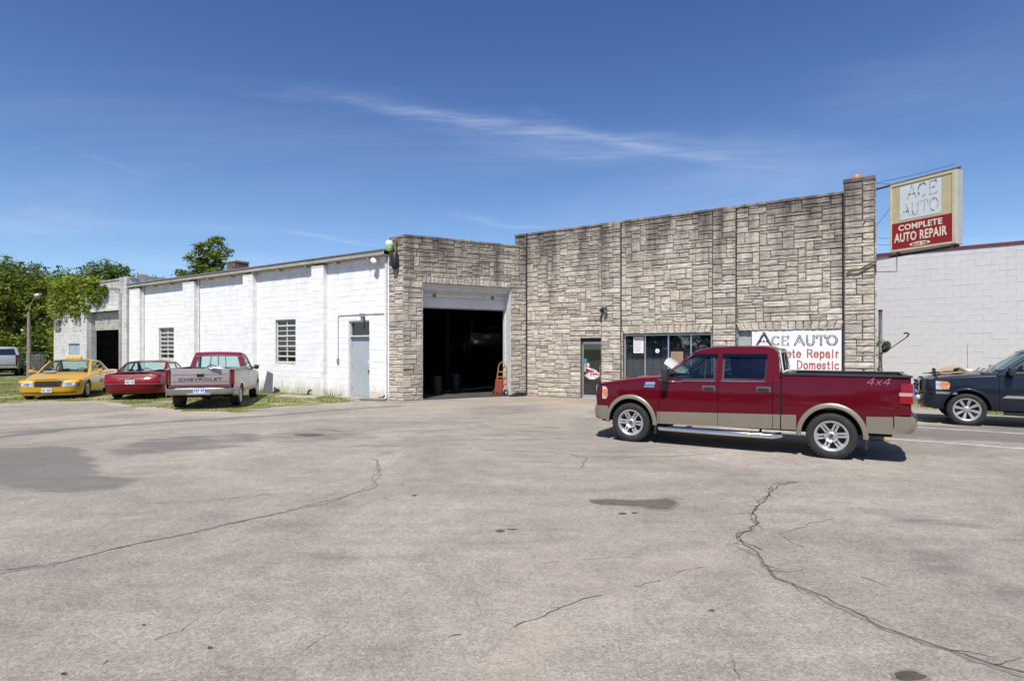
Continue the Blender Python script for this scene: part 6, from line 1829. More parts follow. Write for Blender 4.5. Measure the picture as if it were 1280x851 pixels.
    def handle(s, x, z, m=M_PLAST, bez=None, sides=(-1, 1)):
        for sg_ in sides:
            y0 = s.ys(x, z, 9)
            g = MB(); g.cbox(x - .12, x + .12, sg_ * y0 - .008, sg_ * y0 + .008, z - .055, z + .045, .007)
            o = s.b('door_handle', g, bez or m, 40)
            g = MB(); g.cbox(x - .09, x + .09, sg_ * (y0 + .02) - .012, sg_ * (y0 + .02) + .012, z - .015, z + .018, .008); s.b('grip', m, None, 40, o) if False else s.b('grip', g, m, 40, o)

def glass_cross(c, name, prof, yh, bow, m, crown=0.0, seal=True):
    o = c.cross(name, prof, m, yh, crown, bow, nv=12, smooth=60)
    return o

def pickup(name, label, loc, rz, L, W, wx, R_, Ra, H, body_m, spec, group=None, z0=0):
    """cab + open bed. spec keys: hood, belt, bedz, cowl, roof0, roof1, cabback, zb, doors, wheels..."""
    sp = spec
    top = [(0.0, sp['hood0'] - .10), (.12, sp['hood0'] - .03), (.3, sp['hood0'])] + [(sp['cowl'] * .6, (sp['hood0'] + sp['hood1']) / 2 + .02), (sp['cowl'] + .05, sp['hood1']), (sp['cowl'] + .5, sp['belt']), (sp['cabback'] - .02, sp['belt2'])]
    c = Car(name, label, 'pickup', loc, rz, L, W, wx, R_, top + [(sp['cabback'] + .02, sp['bedz']), (L, sp['bedz'])], sp['zb'], Ra, .0, sp['belt'], fplan=sp.get('fplan', .09), rplan=sp.get('rplan', .02), roll=sp.get('roll', .06), shoulder=sp.get('crease'), group=group, z0=z0, bulge=sp.get('bulge', .03))
    c.top = top[:2] + smooth_pts(top[2:], 5) + [(sp['cabback'] + .011, sp['belt2']), (sp['cabback'] + .012, sp['bedz']), (L, sp['bedz'])] if False else smooth_pts(top, 5) + [(sp['cabback'] + .001, sp['belt2']), (sp['cabback'] + .002, sp['bedz']), (L, sp['bedz'])]
    c.archk = sp.get('archk', 1.0)
    cb = sp['cabback']; xn = sp.get('xn', .34); cw = sp['cowl']
    c.shell(x0=xn, x1=L - .12)
    d = sp['doors']   # list of seams
    c.side('front_fender', xn, d[0], body_m)
    for i in range(len(d) - 1): c.side('front_door' if i == 0 else 'rear_door', d[i], d[i + 1], body_m)
    c.side('cab_corner', d[-1], cb, body_m)
    c.side('bed_side', cb + .02, L - sp.get('tailinset', .10), body_m)
    # hood
    hz = [(xn * sp.get('hoodx', .55) + (cw + .06 - xn * .55) * k / 10) for k in range(11)]
    prof = [(x, interp(c.top, max(x, xn * .6)) + .045) for x in hz]
    prof[0] = (prof[0][0], prof[0][1] - .06); prof[1] = (prof[1][0], prof[1][1] - .008)
    c.cross('hood', prof, body_m, lambda x, z, i: c.ys(max(x, xn), interp(c.top, max(x, xn)) , None) - .004, lambda x, i: .045, sp.get('hbow', .0), nv=20, skirt=.03, smooth=40, roll=(.0, .1))
    # greenhouse
    zr = H - .055; yb0 = c.hw(cw + .8) - .055 - (0.0)
    tum = sp['tumble']
    yg = lambda x, z: yb0 - tum * (z - sp['belt'])
    roof0, roof1 = sp['roof0'], sp['roof1']
    bl = lambda x: interp(c.top, x) - .03
    wsp_ = sp.get('wsp', 1.0); fA = (cw + .06, bl(cw + .06))
    fl_ = lambda t: (fA[0] + (roof0 - fA[0]) * t, fA[1] + (zr - fA[1]) * t ** wsp_)
    def bez(p0, p1, p2, n=7): return [tuple((1-t)**2*a + 2*t*(1-t)*b + t*t*d_ for a, b, d_ in zip(p0, p1, p2)) for t in [k / n for k in range(n + 1)]]
    P0 = fl_(.80); TL = [fl_(t) for t in (0, .2, .4, .6)] + bez(P0, (roof0 + .03, zr + .002), (roof0 + .55, zr + .006)) + bez((roof1 - .25, zr + .004), (roof1 + .02, zr + .0), (roof1 + .045, zr - .17))
    outl = TL + [(cb - .005, sp['belt2'] - .02)] + [(x, bl(x)) for x in np.linspace(cb - .3, cw + .4, 8)]
    c.side_poly('cab_frame', outl, sp['wins'], body_m, yg, glass_m=sp['wglass'], frame_m=sp.get('seal'))
    bw = .13
    rx = [P0[0] - .01 + (roof1 + .035 - P0[0] + .01) * k / 18 for k in range(19)]
    bwk = lambda i: bw * max(0, 1 - i / 7)
    c.cross('roof', [(x - bwk(i), interp(TL, x) + .050) for i, x in enumerate(rx)], body_m, lambda x, z, i: yg(x, interp(TL, rx[i])) + .001, .024, lambda x, i: bwk(i), nv=18, roll=(.026, .10), skirt=.012, smooth=45)
    a = (fA[0], fA[1] + .02); b_ = (P0[0], P0[1] + .045)
    n = 8; prof = [(a[0] + (b_[0] - a[0]) * k / n - bw, a[1] + (b_[1] - a[1]) * (k / n) ** wsp_) for k in range(n + 1)]
    c.cross('windshield', prof, sp.get('wsglass', M_CLGLASS), lambda x, z, i: yg(x, z) - .05, .0, bw, nv=14, smooth=60)
    # A pillars as strips from the glass to the side frame
    for sg_ in (-1, 1):
        g = MB(); g.grid([[(x + bw * 1.0 + .004, sg_ * (yg(x, z) - .065), z + .004), (x + bw * 1.0 + .002, sg_ * (yg(x, z) - .03), z + .012), (x + bw + .02, sg_ * (yg(x, z) + .002), z + .002)] for x, z in prof])
        c.b('windshield_pillar', g, sp.get('pillar_m', body_m), 50)
    c.cross('cowl', [(cw - bw - .02, interp(c.top, cw) + .035), (cw - bw + .10, interp(c.top, cw) + .03)], M_PLAST, lambda x, z, i: yg(x, z) - .02, .04, bw, nv=14)
    # rear cab wall with window
    zr0 = sp['bedz'] - .45; zw0 = sp['belt2'] + .03; zw1 = zr - .09; yw = lambda z: yg(0, z) - .03
    xb = lambda z: cb - .006 + (roof1 + .02 - cb) * max(0, (z - sp['belt2'])) / (zr - sp['belt2'])
    g = MB()
    def row(z, ks): return [(xb(z), k * yw(z), z) for k in ks]
    for (za, zb_) in ((zr0, zw0), (zw1, zr + .0)):
        g.grid([row(za, np.linspace(-1, 1, 9)), row(zb_, np.linspace(-1, 1, 9))])
    for sg_ in (-1, 1): g.grid([[(xb(z), sg_ * k * yw(z), z) for k in (.82, .9, 1.0, 1.03)] for z in (zw0, (zw0 + zw1) / 2, zw1)])
    c.b('cab_back', g, sp.get('cabback_m', body_m), 30)
    g = MB(); g.grid([[(xb(z) - .012, k * yw(z) * .83, z) for k in (-1, 1)] for z in (zw0, zw1)]); o = c.b('rear_window', g, sp.get('rglass', M_CLGLASS), False, recalc=False)
    g = MB()
    for k in sp.get('rbars', (-.28, .28)): g.tube([(xb(z) - .002, k * yw(z), z) for z in (zw0, zw1)], .012, 5)
    g.tube([(xb(zw0) + .0, -.83 * yw(zw0), zw0), (xb(zw0), .83 * yw(zw0), zw0)], .014, 5); g.tube([(xb(zw1), -.83 * yw(zw1), zw1), (xb(zw1), .83 * yw(zw1), zw1)], .014, 5)
    c.b('rear_window_bar', g, sp.get('rbar_m', M_PLAST), 30, o)
    # bed
    bi = c.hw(L * .7) - .13; bz = sp['bedz']; fz = sp.get('bedfloor', .78)
    g = MB(); g.box(cb + .06, L - .12, -bi, bi, fz - .03, fz); g.box(cb + .02, cb + .06, -bi, bi, fz, bz - .02)
    for sg_ in (-1, 1):
        g.box(cb + .06, L - .12, min(sg_ * bi, sg_ * (bi + .015)), max(sg_ * bi, sg_ * (bi + .015)), fz, bz - .03)
        g.cbox(wx[1] - .45, wx[1] + .45, sg_ * bi - (.2 if sg_ > 0 else 0), sg_ * bi + (0 if sg_ > 0 else .2), fz, fz + .25, .05)
    c.b('bed_liner', g, sp.get('liner_m', M_PLAST), 30)
    for sg_ in (-1, 1):
        yo = c.ys(wx[1], bz) + .002 - c.roll * .0
        g = MB(); y0_, y1_ = sorted((sg_ * (bi - .01), sg_ * (c.hw(L * .7) - c.roll * .75))); g.cbox(cb + .03, L - .09, y0_, y1_, bz - .03, bz + sp.get('railh', .012), .008)
        c.b('bed_rail', g, sp.get('rail_m', M_PLAST), 40)
    # tailgate
    tx = L - sp.get('tailinset', .10) + sp.get('tgx', .0); tw = c.hw(L - .1) - sp.get('tgside', .10)
    g = MB(); g.cbox(tx - .07, tx, -tw, tw, sp['tgz0'], bz + .0, .018); tg = c.b('tailgate', g, sp.get('tg_m', body_m), 35)
    c.tg = tg; c.tx = tx; c.tw = tw
    for sg_ in (-1, 1):   # rear corner posts
        g = MB(); y0_, y1_ = sorted((sg_ * (tw + .004), sg_ * (c.ys(L - .12, bz, 9) - .035))); g.cbox(tx - .10, tx - .004, y0_, y1_, sp['tgz0'] - .02, bz - .02, .012); c.b('corner_post', g, sp.get('post_m', body_m), 35)
    # nose panel behind the grille
    xe = sp['xe']
    c.band('front_panel', 'f', [sp['bumpz'][1] + .01] + list(np.linspace(sp['bumpz'][1] + .05, sp['hood0'] - .02, 6)), body_m, xe, xn + .01, n=36, smooth=50)
    bzs = sp['bumpz']; z_ = lambda t: bzs[0] + (bzs[1] - bzs[0]) * t
    c.band('front_bumper', 'f', [z_(0), z_(.06), z_(.3), z_(.7), z_(.94), z_(1)], sp['bump_m'], [(bzs[0], sp['bx'] + .06), (z_(.06), sp['bx'] + .02), (z_(.3), sp['bx']), (z_(.8), sp['bx']), (z_(1), sp['bx'] + .03)], wx[0] - Ra - .02 , n=40, hwk=sp.get('bhw', .008), smooth=50, lip=.06, p=.5)
    rb_ = sp['rbump']; zq = lambda t: rb_[0] + (rb_[1] - rb_[0]) * t
    c.band('rear_bumper', 'r', [zq(0), zq(.08), zq(.35), zq(.8), zq(.97), zq(1)], sp['rbump_m'], [(zq(0), L - .07), (zq(.08), L - .03), (zq(.35), L), (zq(.8), L), (zq(1), L - .02)], sp.get('rbx', L - .42), n=40, hwk=sp.get('rbhw', .006), smooth=50, lip=.06, p=.42)
    g = MB(); g.box(tx - .02, L - .03, -tw, tw, zq(.96), zq(1.0) + .004); c.b('bumper_step', g, M_PLAST, 30)
    c.wheels(sp['wheel'], sp.get('rim_m', M_ALLOY), width=.26, rr=sp.get('rr'), inset=.015, logo=sp.get('logo'))
    c.yg = yg; c.bl = bl; c.cabin(cw + .25, .5, sp['belt'] + .02)
    sz_ = sp.get('seatz', .62); c.seat(cw + 1.0, -.42, sz_, wdt=.52, hgt=1.05 if sz_ > .5 else .8); c.seat(cw + 1.0, .42, sz_, wdt=.52, hgt=1.05 if sz_ > .5 else .8)
    if sp.get('crew'): c.seat(cw + 1.85, 0, .62, wdt=1.4, hgt=1.0)
    return c

# ---- the red crew cab pickup in front of the shop
M_MAR = paint('deep_red_paint', (.088, .0008, .0075), .0, .5, coat=.60, spec=.06); M_TAN = paint('pueblo_gold_paint', (.25, .215, .165), .35, .4, coat=.6)
dirT = Vector((.859, -.511)); perT = Vector((.511, .859))
u0 = 5.69 / 2 - .93
locT = Vector((2.386, 11.46)) + dirT * u0 + perT * .985
rzT = math.atan2(dirT.y, dirT.x)
o_ = .93
wins = [[(o_ + .56, 1.295), (o_ + .70, 1.262), (o_ + .96, 1.262), (o_ + 1.05, 1.285), (o_ + 1.62, 1.295), (o_ + 1.62, 1.765), (o_ + 1.30, 1.755), (o_ + 1.12, 1.66), (o_ + .85, 1.47)],
        [(o_ + 1.76, 1.30), (o_ + 2.47, 1.31), (o_ + 2.50, 1.35), (o_ + 2.50, 1.72), (o_ + 2.46, 1.765), (o_ + 1.76, 1.77)]]
spec = dict(hood0=1.16, hood1=1.315, belt=1.29, belt2=1.345, bedz=1.435, cowl=o_ + .56, roof0=o_ + 1.36, roof1=o_ + 2.66, cabback=o_ + 2.74, zb=lambda x: (.41 + .02 * (x - 1.5)) if x < 5.34 else .80, doors=[o_ + .585, o_ + 1.687, o_ + 2.62], tumble=.34, wins=wins, wglass=[M_CGLASS, M_PGLASS],
            xn=.30, bumpz=(.42, .70), bump_m=M_TAN, bx=.03, xe=[(.70, .10), (.9, .07), (1.05, .09), (1.16, .16)], rbump=(.50, .78), rbump_m=M_TAN, tgz0=.80, wheel='double6', rr=.245, logo=mat('blue_oval_hub', (.03, .06, .16), .3), archk=1.05, crew=True, wsp=.93, rail_m=M_PLAST, railh=.004, liner_m=M_PLAST, tailinset=.11, fplan=.10, bedfloor=.85, rbx=5.35, roll=.055, pillar_m=M_MAR)
T = pickup('crew_cab_pickup', 'deep red and tan crew cab pickup parked side on before the stone shop', locT, rzT, 5.69, 2.0, (o_, o_ + 3.53), .39, .465, 1.935, M_MAR, spec)
T.arch_lip(M_TAN, w_out=.075, off=.022, a0=-2, a1=182)
# tan lower band, proud of the doors
zh_ = lambda x: .645 + .032 * (x - 1.5)
T.side('lower_cladding', o_ + .54, o_ + .585, M_TAN, zhi=zh_, off=.010, step=.06, n=6); T.side('lower_cladding', o_ + .585, o_ + 1.687, M_TAN, zhi=zh_, off=.010, n=6)
T.side('lower_cladding', o_ + 1.687, o_ + 2.62, M_TAN, zhi=zh_, off=.010, n=6); T.side('lower_cladding', o_ + 2.62, o_ + 2.745, M_TAN, zhi=zh_, off=.010, n=6)
T.side('lower_cladding', o_ + 2.755, o_ + 3.53 - .53, M_TAN, zhi=zh_, off=.010, step=.06, n=6); T.side('lower_cladding', o_ + 3.53 + .50, 5.335, M_TAN, zlo=.485, zhi=zh_, off=.010, n=6)
for sg_ in (-1, 1):
    y = sg_ * (T.W / 2 - .05)
    g = MB(); g.tube([(o_ + .48, y * .9, .33), (o_ + .60, y, .315), (o_ + 1.6, y * 1.01, .315), (o_ + 2.6, y, .315), (o_ + 2.74, y * .9, .33)], .052, 12); ob = T.b('running_board', g, M_CHROME, 50)
    g = MB(); g.cbox(o_ + .75, o_ + 1.45, y - .04, y + .04, .355, .37, .004); g.cbox(o_ + 1.75, o_ + 2.45, y - .04, y + .04, .355, .37, .004); T.b('step_pad', g, M_PLAST, 40, ob)
    g = MB(); g.tube([(o_ + .8, y, .33), (o_ + .8, y * .7, .45)], .02, 6); g.tube([(o_ + 2.4, y, .33), (o_ + 2.4, y * .7, .45)], .02, 6); T.b('step_bracket', g, M_PLAST, 40, ob)
    # mud flaps
    for xx, z1_ in ((o_ + .50, .50), (o_ + 3.53 + .50, .58)):
        g = MB(); yy = sg_ * (T.W / 2 - .14); g.cbox(xx - .015, xx + .02, yy - .13, yy + .13, .20, z1_, .008, Matrix.Identity(4)); T.b('mud_flap', g, M_PLAST, 40)
    # headlamp and tail lamp on the flanks
    ysd = lambda x, z: T.ys(x, z, 9)
    def flank(name, pts, m, off, parent=None, th=.02, sg_=sg_, C=T):
        g = MB(); n = len(pts); g.add([(p[0], sg_ * (C.ys(p[0], p[1], 9) + off), p[1]) for p in pts] + [(p[0], sg_ * (C.ys(p[0], p[1], 9) + off - th), p[1]) for p in pts], [tuple(range(n)), tuple(range(n, 2*n))] + [(i, (i+1) % n, n + (i+1) % n, n + i) for i in range(n)])
        return C.b(name, g, m, False, parent)
    def flankq(name, x0, x1, z0, z1, m, off, parent=None, sg_=sg_, C=T, xin=.0):
        g = MB(); g.grid([[(x + xin * (z - z0) / (z1 - z0) * (1 - (x - x0) / (x1 - x0)), sg_ * (C.ys(x, z, 9) + off - (.03 if i in (0, 7) or j in (0, 5) else 0)), z) for j, z in enumerate([z0, z0 + .004, z0 + (z1-z0)*.35, z0 + (z1-z0)*.65, z1 - .004, z1])] for i, x in enumerate([x0, x0 + .006] + list(np.linspace(x0 + .03, x1 - .03, 4)) + [x1 - .006, x1])])
        return C.b(name, g, m, 40, parent)
    tl = flankq('tail_light', 5.41, 5.60, .985, 1.31, M_TAIL, .016, xin=.03)
    flankq('lamp_band', 5.411, 5.601, 1.105, 1.165, mat('white_lens_band', (.50, .30, .30), .2, coat=.5), .0195, tl)
    hl = flank('headlight', [(.315, .84), (.40, .84), (.44, .90), (.43, 1.03), (.40, 1.09), (.315, 1.10)], M_LENS, .010)
    flank('turn_signal', [(.34, .90), (.42, .90), (.425, .98), (.41, 1.03), (.34, 1.05)], M_AMBER, .013, hl, .003)
    # chrome badge on the fender, window shade strips
    flank('fender_badge', [(o_ + .30, 1.165), (o_ + .50, 1.17), (o_ + .50, 1.22), (o_ + .31, 1.215)], M_CHROME, .010)
    bd = flank('fender_badge', [(o_ + .28, 1.105), (o_ + .48, 1.11), (o_ + .49, 1.16), (o_ + .29, 1.155)], mat('badge_grey', (.25, .30, .42), .3, .5), .009)
    for wi, (xa, xb_) in enumerate(((o_ + 1.12, o_ + 1.66), (o_ + 1.74, o_ + 2.52))):
        g = MB(); zz = 1.765
        g.add([(xa + (.16 if wi == 0 else 0), sg_ * (T.yg(0, zz) + .022), zz + .012), (xb_, sg_ * (T.yg(0, zz) + .022), zz + .012), (xb_, sg_ * (T.yg(0, zz - .06) + .03), zz - .055), (xa, sg_ * (T.yg(0, zz - .06) + .03), zz - .055)], [(0, 1, 2, 3)])
        T.b('rain_visor', g, M_PGLASS, False, recalc=False)
    # bright belt moulding
    g = MB(); g.tube([(x, sg_ * (T.yg(x, z) + .014), z - .012) for x, z in ((o_ + .56, 1.285), (o_ + .70, 1.250), (o_ + .96, 1.250), (o_ + 1.06, 1.272), (o_ + 1.64, 1.283))], .008, 6); T.b('belt_moulding', g, M_CHROME, 50)
    g = MB(); g.tube([(x, sg_ * (T.yg(x, z) + .014), z - .012) for x, z in ((o_ + 1.74, 1.287), (o_ + 2.49, 1.298))], .008, 6); T.b('belt_moulding', g, M_CHROME, 50)
    g = MB(); g.tube([(o_ + 1.64, sg_ * (T.yg(0, 1.28) + .012), 1.28), (o_ + 1.64, sg_ * (T.yg(0, 1.77) + .012), 1.77)], .007, 6); g.tube([(o_ + 1.44, sg_ * (T.yg(0, 1.29) - .002), 1.29), (o_ + 1.44, sg_ * (T.yg(0, 1.76) - .002), 1.76)], .009, 6); g.tube([(o_ + 1.75, sg_ * (T.yg(0, 1.28) + .012), 1.28), (o_ + 1.75, sg_ * (T.yg(0, 1.77) + .012), 1.77)], .007, 6); T.b('door_frame_line', g, M_PLAST, 50)
    # 4x4 lettering outline on the bed side
    def flank_text(txt, size, x0, z0, m, tk):
        gt, wd = stroke_text(txt, size, tk, 0, 1.0)
        gg = MB(); vs = []
        for v in gt.v:
            u = v[0] + (v[2]) * .35
            xx = (x0 + u) if sg_ < 0 else (x0 + wd - u); vs.append((xx, sg_ * (T.ys(xx, z0 + v[2], 9) + .0035 - v[1]), z0 + v[2]))
        gg.add(vs, gt.f); T.b('decal', gg, m, False, recalc=False)
    GL['4'] = (.8, [[(.55,0),(.55,1),(.0,.3),(.75,.3)]], []); GL['x'] = (.7, [[(.05,.05),(.6,.66)], [(.05,.66),(.6,.05)]], [])
    flank_text('4x4', .115, 4.97, 1.275, mat('silver_pink_decal', (.30, .13, .15), .4), .010)
    for k in range(2):
        g = MB(); xx = o_ + 2.60 + k * .045; g.lathe([(0, 0), (.008, .0)], 8, 'y', Matrix.Translation((xx, sg_ * (T.yg(xx, 1.72) + .004), 1.70)))
        T.b('rivet', g, M_CHROME, False)
M_HB = mat('grey_bezel', (.10, .09, .085), .35); T.handle(o_ + 1.52, 1.135, M_PLAST, M_HB); T.handle(o_ + 2.47, 1.15, M_PLAST, M_HB)
T.mirror(o_ + .74, 1.36, M_PLAST, sz=(.12, .20, .25), arm=.06)
# sliding rear window surround: pale trim
g = MB(); 
for sg_ in (-1, 1): g.tube([(o_ + 2.765, sg_ * .70, 1.44), (o_ + 2.70, sg_ * .60, 1.86)], .013, 6)
g.tube([(o_ + 2.765, -.70, 1.45), (o_ + 2.765, .70, 1.45)], .02, 6); T.b('rear_window_trim', g, M_TRIM, 50)
g = MB(); g.cbox(.045, .075, -.62, .62, .76, 1.10, .01); gr = T.b('grille', g, M_CHROME, 40)
for z in (.82, .90, .98, 1.05):
    g = MB(); g.box(.038, .044, -.58, .58, z - .018, z + .018); T.b('grille_slot', g, M_SEAM, False, gr)
g = MB(); g.tube([(o_ + .2, .62, 1.26), (o_ + .2, .62, 2.05)], .004, 4); T.b('antenna', g, M_PLAST, False)
T.plate('r', T.tx + .12, .66); T.plate('f', .02, .58)
g = MB(); g.cbox(T.tx - .002, T.tx + .008, -.12, .12, 1.22, 1.30, .003); T.b('tailgate_handle', g, M_PLAST, 40)

# ---- dark blue pickup at the right edge
M_NAVY = paint('slate_blue_paint', (.009, .013, .021), .0, .4, coat=.6, spec=.15)
dirG = dirT; locG = Vector((11.08, 13.85)) + dirG * (5.75 / 2 - .97) + perT * 1.0
o2 = .97
wins = [[(o2 + .72, 1.30), (o2 + 1.62, 1.31), (o2 + 1.62, 1.78), (o2 + 1.42, 1.775), (o2 + 1.2, 1.68)], [(o2 + 1.76, 1.31), (o2 + 2.50, 1.33), (o2 + 2.50, 1.76), (o2 + 1.76, 1.785)]]
specG = dict(hood0=1.13, hood1=1.26, belt=1.29, belt2=1.33, bedz=1.42, cowl=o2 + .50, roof0=o2 + 1.42, roof1=o2 + 2.66, cabback=o2 + 2.78, zb=.40, doors=[o2 + .607, o2 + 1.69, o2 + 2.66], tumble=.34, wins=wins, wglass=[M_CGLASS, M_PGLASS],
             xn=.34, bumpz=(.40, .74), bump_m=M_NAVY, bx=.03, xe=[(.74, .10), (.9, .07), (1.1, .09), (1.15, .2)], rbump=(.52, .76), rbump_m=M_CHROME, tgz0=.78, wheel='spoke8', rr=.262, rim_m=M_ALLOY, archk=1.02, crew=True, wsp=.95, bulge=.05)
Gm = pickup('dark_blue_pickup', 'dark slate blue pickup with chrome spoked wheels entering at the right edge', locG, math.atan2(dirG.y, dirG.x), 5.75, 2.02, (o2, o2 + 3.63), .39, .47, 1.93, M_NAVY, specG)
for sg_ in (-1, 1):
    hl = flank('headlight', [(.36, .86), (.62, .87), (.64, 1.0), (.60, 1.06), (.36, 1.07)], M_LENS, .012, sg_=sg_, C=Gm)
    flank('turn_signal', [(.47, .965), (.63, .975), (.635, 1.0), (.60, 1.052), (.47, 1.055)], M_AMBER, .016, hl, .004, sg_=sg_, C=Gm)
    flank('turn_signal', [(.50, .875), (.615, .88), (.63, .935), (.50, .935)], mat('pale_amber_lens', (.55, .30, .10), .2, coat=.5), .016, hl, .004, sg_=sg_, C=Gm)
    flank('bumper_trim', [(.36, .755), (.78, .755), (.78, .80), (.36, .82)], M_CHROME, .012, sg_=sg_, C=Gm)
    flank('side_moulding', [(o2 + .66, .70), (o2 + 1.66, .70), (o2 + 1.66, .755), (o2 + .74, .765)], M_CHROME, .014, sg_=sg_, C=Gm); flank('side_moulding', [(o2 + 1.72, .70), (o2 + 2.62, .70), (o2 + 2.62, .755), (o2 + 1.72, .755)], M_CHROME, .014, sg_=sg_, C=Gm)
    g = MB(); g.tube([(o2 + .7, sg_ * .92, .34), (o2 + 2.6, sg_ * .92, .34)], .045, 10); Gm.b('running_board', g, M_PLAST, 50)
Gm.arch_lip(M_NAVY, w_out=.05, off=.016, a0=0, a1=180)
Gm.handle(o2 + 1.5, 1.13, M_NAVY); Gm.handle(o2 + 2.46, 1.14, M_NAVY); Gm.mirror(o2 + .82, 1.34, M_PLAST, sz=(.13, .20, .20), arm=.06)
g = MB(); g.cbox(.03, .07, -.60, .60, .78, 1.08, .015); gr = Gm.b('grille', g, M_CHROME, 40)
for z in (.84, .93, 1.02):
    g = MB(); g.box(.024, .029, -.54, .54, z - .03, z + .03); Gm.b('grille_slot', g, M_SEAM, False, gr)
for sg_ in (-1, 1):
    g = MB(); g.lathe([(0, .05), (.07, .04), (.085, 0), (.05, -.05)], 14, 'x', Matrix.Translation((.02, sg_ * .62, .62))); Gm.b('fog_lamp', g, M_LENS, 40)
g = MB(); g.tube([(.04, -.55, .58), (-.05, -.50, .62), (-.05, -.48, .88), (-.02, .0, .92), (-.05, .48, .88), (-.05, .50, .62), (.04, .55, .58)], .03, 8); Gm.b('brush_guard', g, M_CHROME, 50)
g = MB(); g.tube([(o2 + .25, .75, 1.22), (o2 + .25, .75, 1.98)], .004, 4); Gm.b('antenna', g, M_PLAST, False)
g = MB()
for yy in (-.45, .15): g.tube([(o2 + .36, yy, 1.33), (o2 + .42, yy + .25, 1.36), (o2 + .5, yy + .5, 1.37)], .012, 5)
Gm.b('wiper', g, M_PLAST, False)
# crumpled cardboard and a dark tool lying on its bonnet
def on(c, x, y, z): 
    v = c.root.matrix_basis @ Vector((x - c.L / 2, y, z)); return tuple(v)
bpy.context.view_layer.update()
t = thing('cardboard_box', 'torn flattened cardboard box lying on the bonnet of the dark pickup', 'box', on(Gm, .80, .25, 1.245), rzT + .3)
g = MB(); g.cbox(-.38, .38, -.3, .3, 0, .03, .006, Matrix.Rotation(R(-4), 4, 'Y')); g.build('flap', mat('cardboard', (.42, .30, .18), .85, var=.2, scale=6), t)
g = MB(); g.prism([(-.36, .03), (.08, .17), (.34, .04), (.3, .03), (.06, .14), (-.3, .025)], -.26, .24); g.build('flap', mat('cardboard', (.42, .30, .18), .85), t)
g = MB(); g.cbox(.1, .42, -.2, .1, .03, .10, .02); g.build('paper_wad', M_PAPER, t)
t = thing('battery_jump_pack', 'small dark upright gadget standing on the bonnet edge of the dark pickup', 'tool', on(Gm, .42, -.15, 1.20), rzT)
g = MB(); g.cbox(-.035, .035, -.05, .05, 0, .17, .01, Matrix.Rotation(R(-8), 4, 'Y')); g.build('case', M_PLAST, t)
g = MB(); g.tube([(0, 0, .02), (-.12, .1, .03), (-.22, .3, .02)], .012, 5); g.build('cable', M_PLAST, t)

# ---- old silver and burgundy pickup, seen from behind
M_SIL = paint('faded_silver_paint', (.35, .315, .305), .3, .42, coat=.4, dirt=((.28, .10, .10), .70, .9, 3)); M_BURG = paint('faded_burgundy_paint', (.20, .022, .04), .2, .4, coat=.5, dirt=((.30, .12, .12), .6, .9, 4))
hC = Vector((-.27, .963)); back = -hC   # local +x points to the rear
oc = .86; Lc = 5.42
perC = Vector((-back.y, back.x))        # local +y
# near (right) rear wheel contact; the right side of the truck is local +y or -y
rwh = Vector((-8.97, 18.8)); 
sgnR = 1 if perC.x > 0 else -1
locC = rwh - back * (oc + 3.34 - Lc / 2) - perC * sgnR * .95
wins = [[(oc + .74, 1.13), (oc + 1.72, 1.14), (oc + 1.74, 1.60), (oc + 1.36, 1.60)]]
specC = dict(hood0=1.0, hood1=1.10, belt=1.12, belt2=1.15, bedz=1.26, cowl=oc + .52, roof0=oc + 1.30, roof1=oc + 1.92, cabback=oc + 2.02, zb=.42, doors=[oc + .56, oc + 1.80], tumble=.30, wins=wins, wglass=[M_CLGLASS], xn=.3, bumpz=(.45, .68), bump_m=M_CHROME, bx=.02, xe=[(.68, .08), (.8, .06), (1.0, .1)], rbump=(.46, .67), rbump_m=mat('aged_chrome', (.36, .33, .29), .3, .8, var=.15, scale=4), tgz0=.70, wheel='cover', rr=.215, archk=1.0,
             tg_m=M_SIL, post_m=M_SIL, rail_m=M_SIL, railh=.01, cabback_m=M_BURG, rbars=(-.30, .0, .30), tailinset=.16, tgside=.14, bedfloor=.72, liner_m=mat('worn_bed', (.10, .08, .07), .9, var=.4), bulge=.05, rbx=Lc - .35, seatz=.42)
C = pickup('old_pickup', 'faded silver and burgundy regular cab pickup parked nose to the wall', locC, math.atan2(back.y, back.x), Lc, 1.95, (oc, oc + 3.34), .355, .42, 1.77, M_SIL, specC)
for o in C.root.children:
    if o.name.split('.')[0] in ('cab_frame', 'roof', 'windshield_pillar', 'cab_back'): 
        o.data.materials.clear(); o.data.materials.append(M_BURG)
for sg_ in (-1, 1):
    g = MB(); y0_, y1_ = sorted((sg_ * (C.tw + .008), sg_ * (C.ys(Lc - .2, .9, 9) + .006))); g.cbox(C.tx - .10, C.tx + .012, y0_, y1_, .78, 1.22, .012); C.b('tail_light', g, M_TAIL, 40)
    flank('lower_stripe', [(oc + .46, .44), (oc + 2.88, .44), (oc + 2.88, .56), (oc + .46, .56)], M_BURG, .008, sg_=sg_, C=C)
    flank('lower_stripe', [(oc + 3.80, .56), (Lc - .18, .56), (Lc - .18, .68), (oc + 3.80, .68)], M_BURG, .008, sg_=sg_, C=C)
C.arch_lip(M_CHROME, w_out=.028, off=.010); C.handle(oc + 1.62, .98, M_CHROME); C.mirror(oc + .80, 1.20, M_PLAST, sz=(.10, .16, .16), arm=.05)
def tgx(z0, z1, y0, y1, m, name, d=.006): 
    g = MB(); g.cbox(C.tx - .002, C.tx + d, y0, y1, z0, z1, .002); return C.b(name, g, m, False)
tgx(1.075, 1.083, -C.tw + .05, C.tw - .05, M_BURG, 'tailgate_stripe'); tgx(.86, .867, -C.tw + .05, C.tw - .05, M_BURG, 'tailgate_stripe')
tgx(1.01, 1.10, -.10, .10, M_SEAM, 'tailgate_handle', .010)
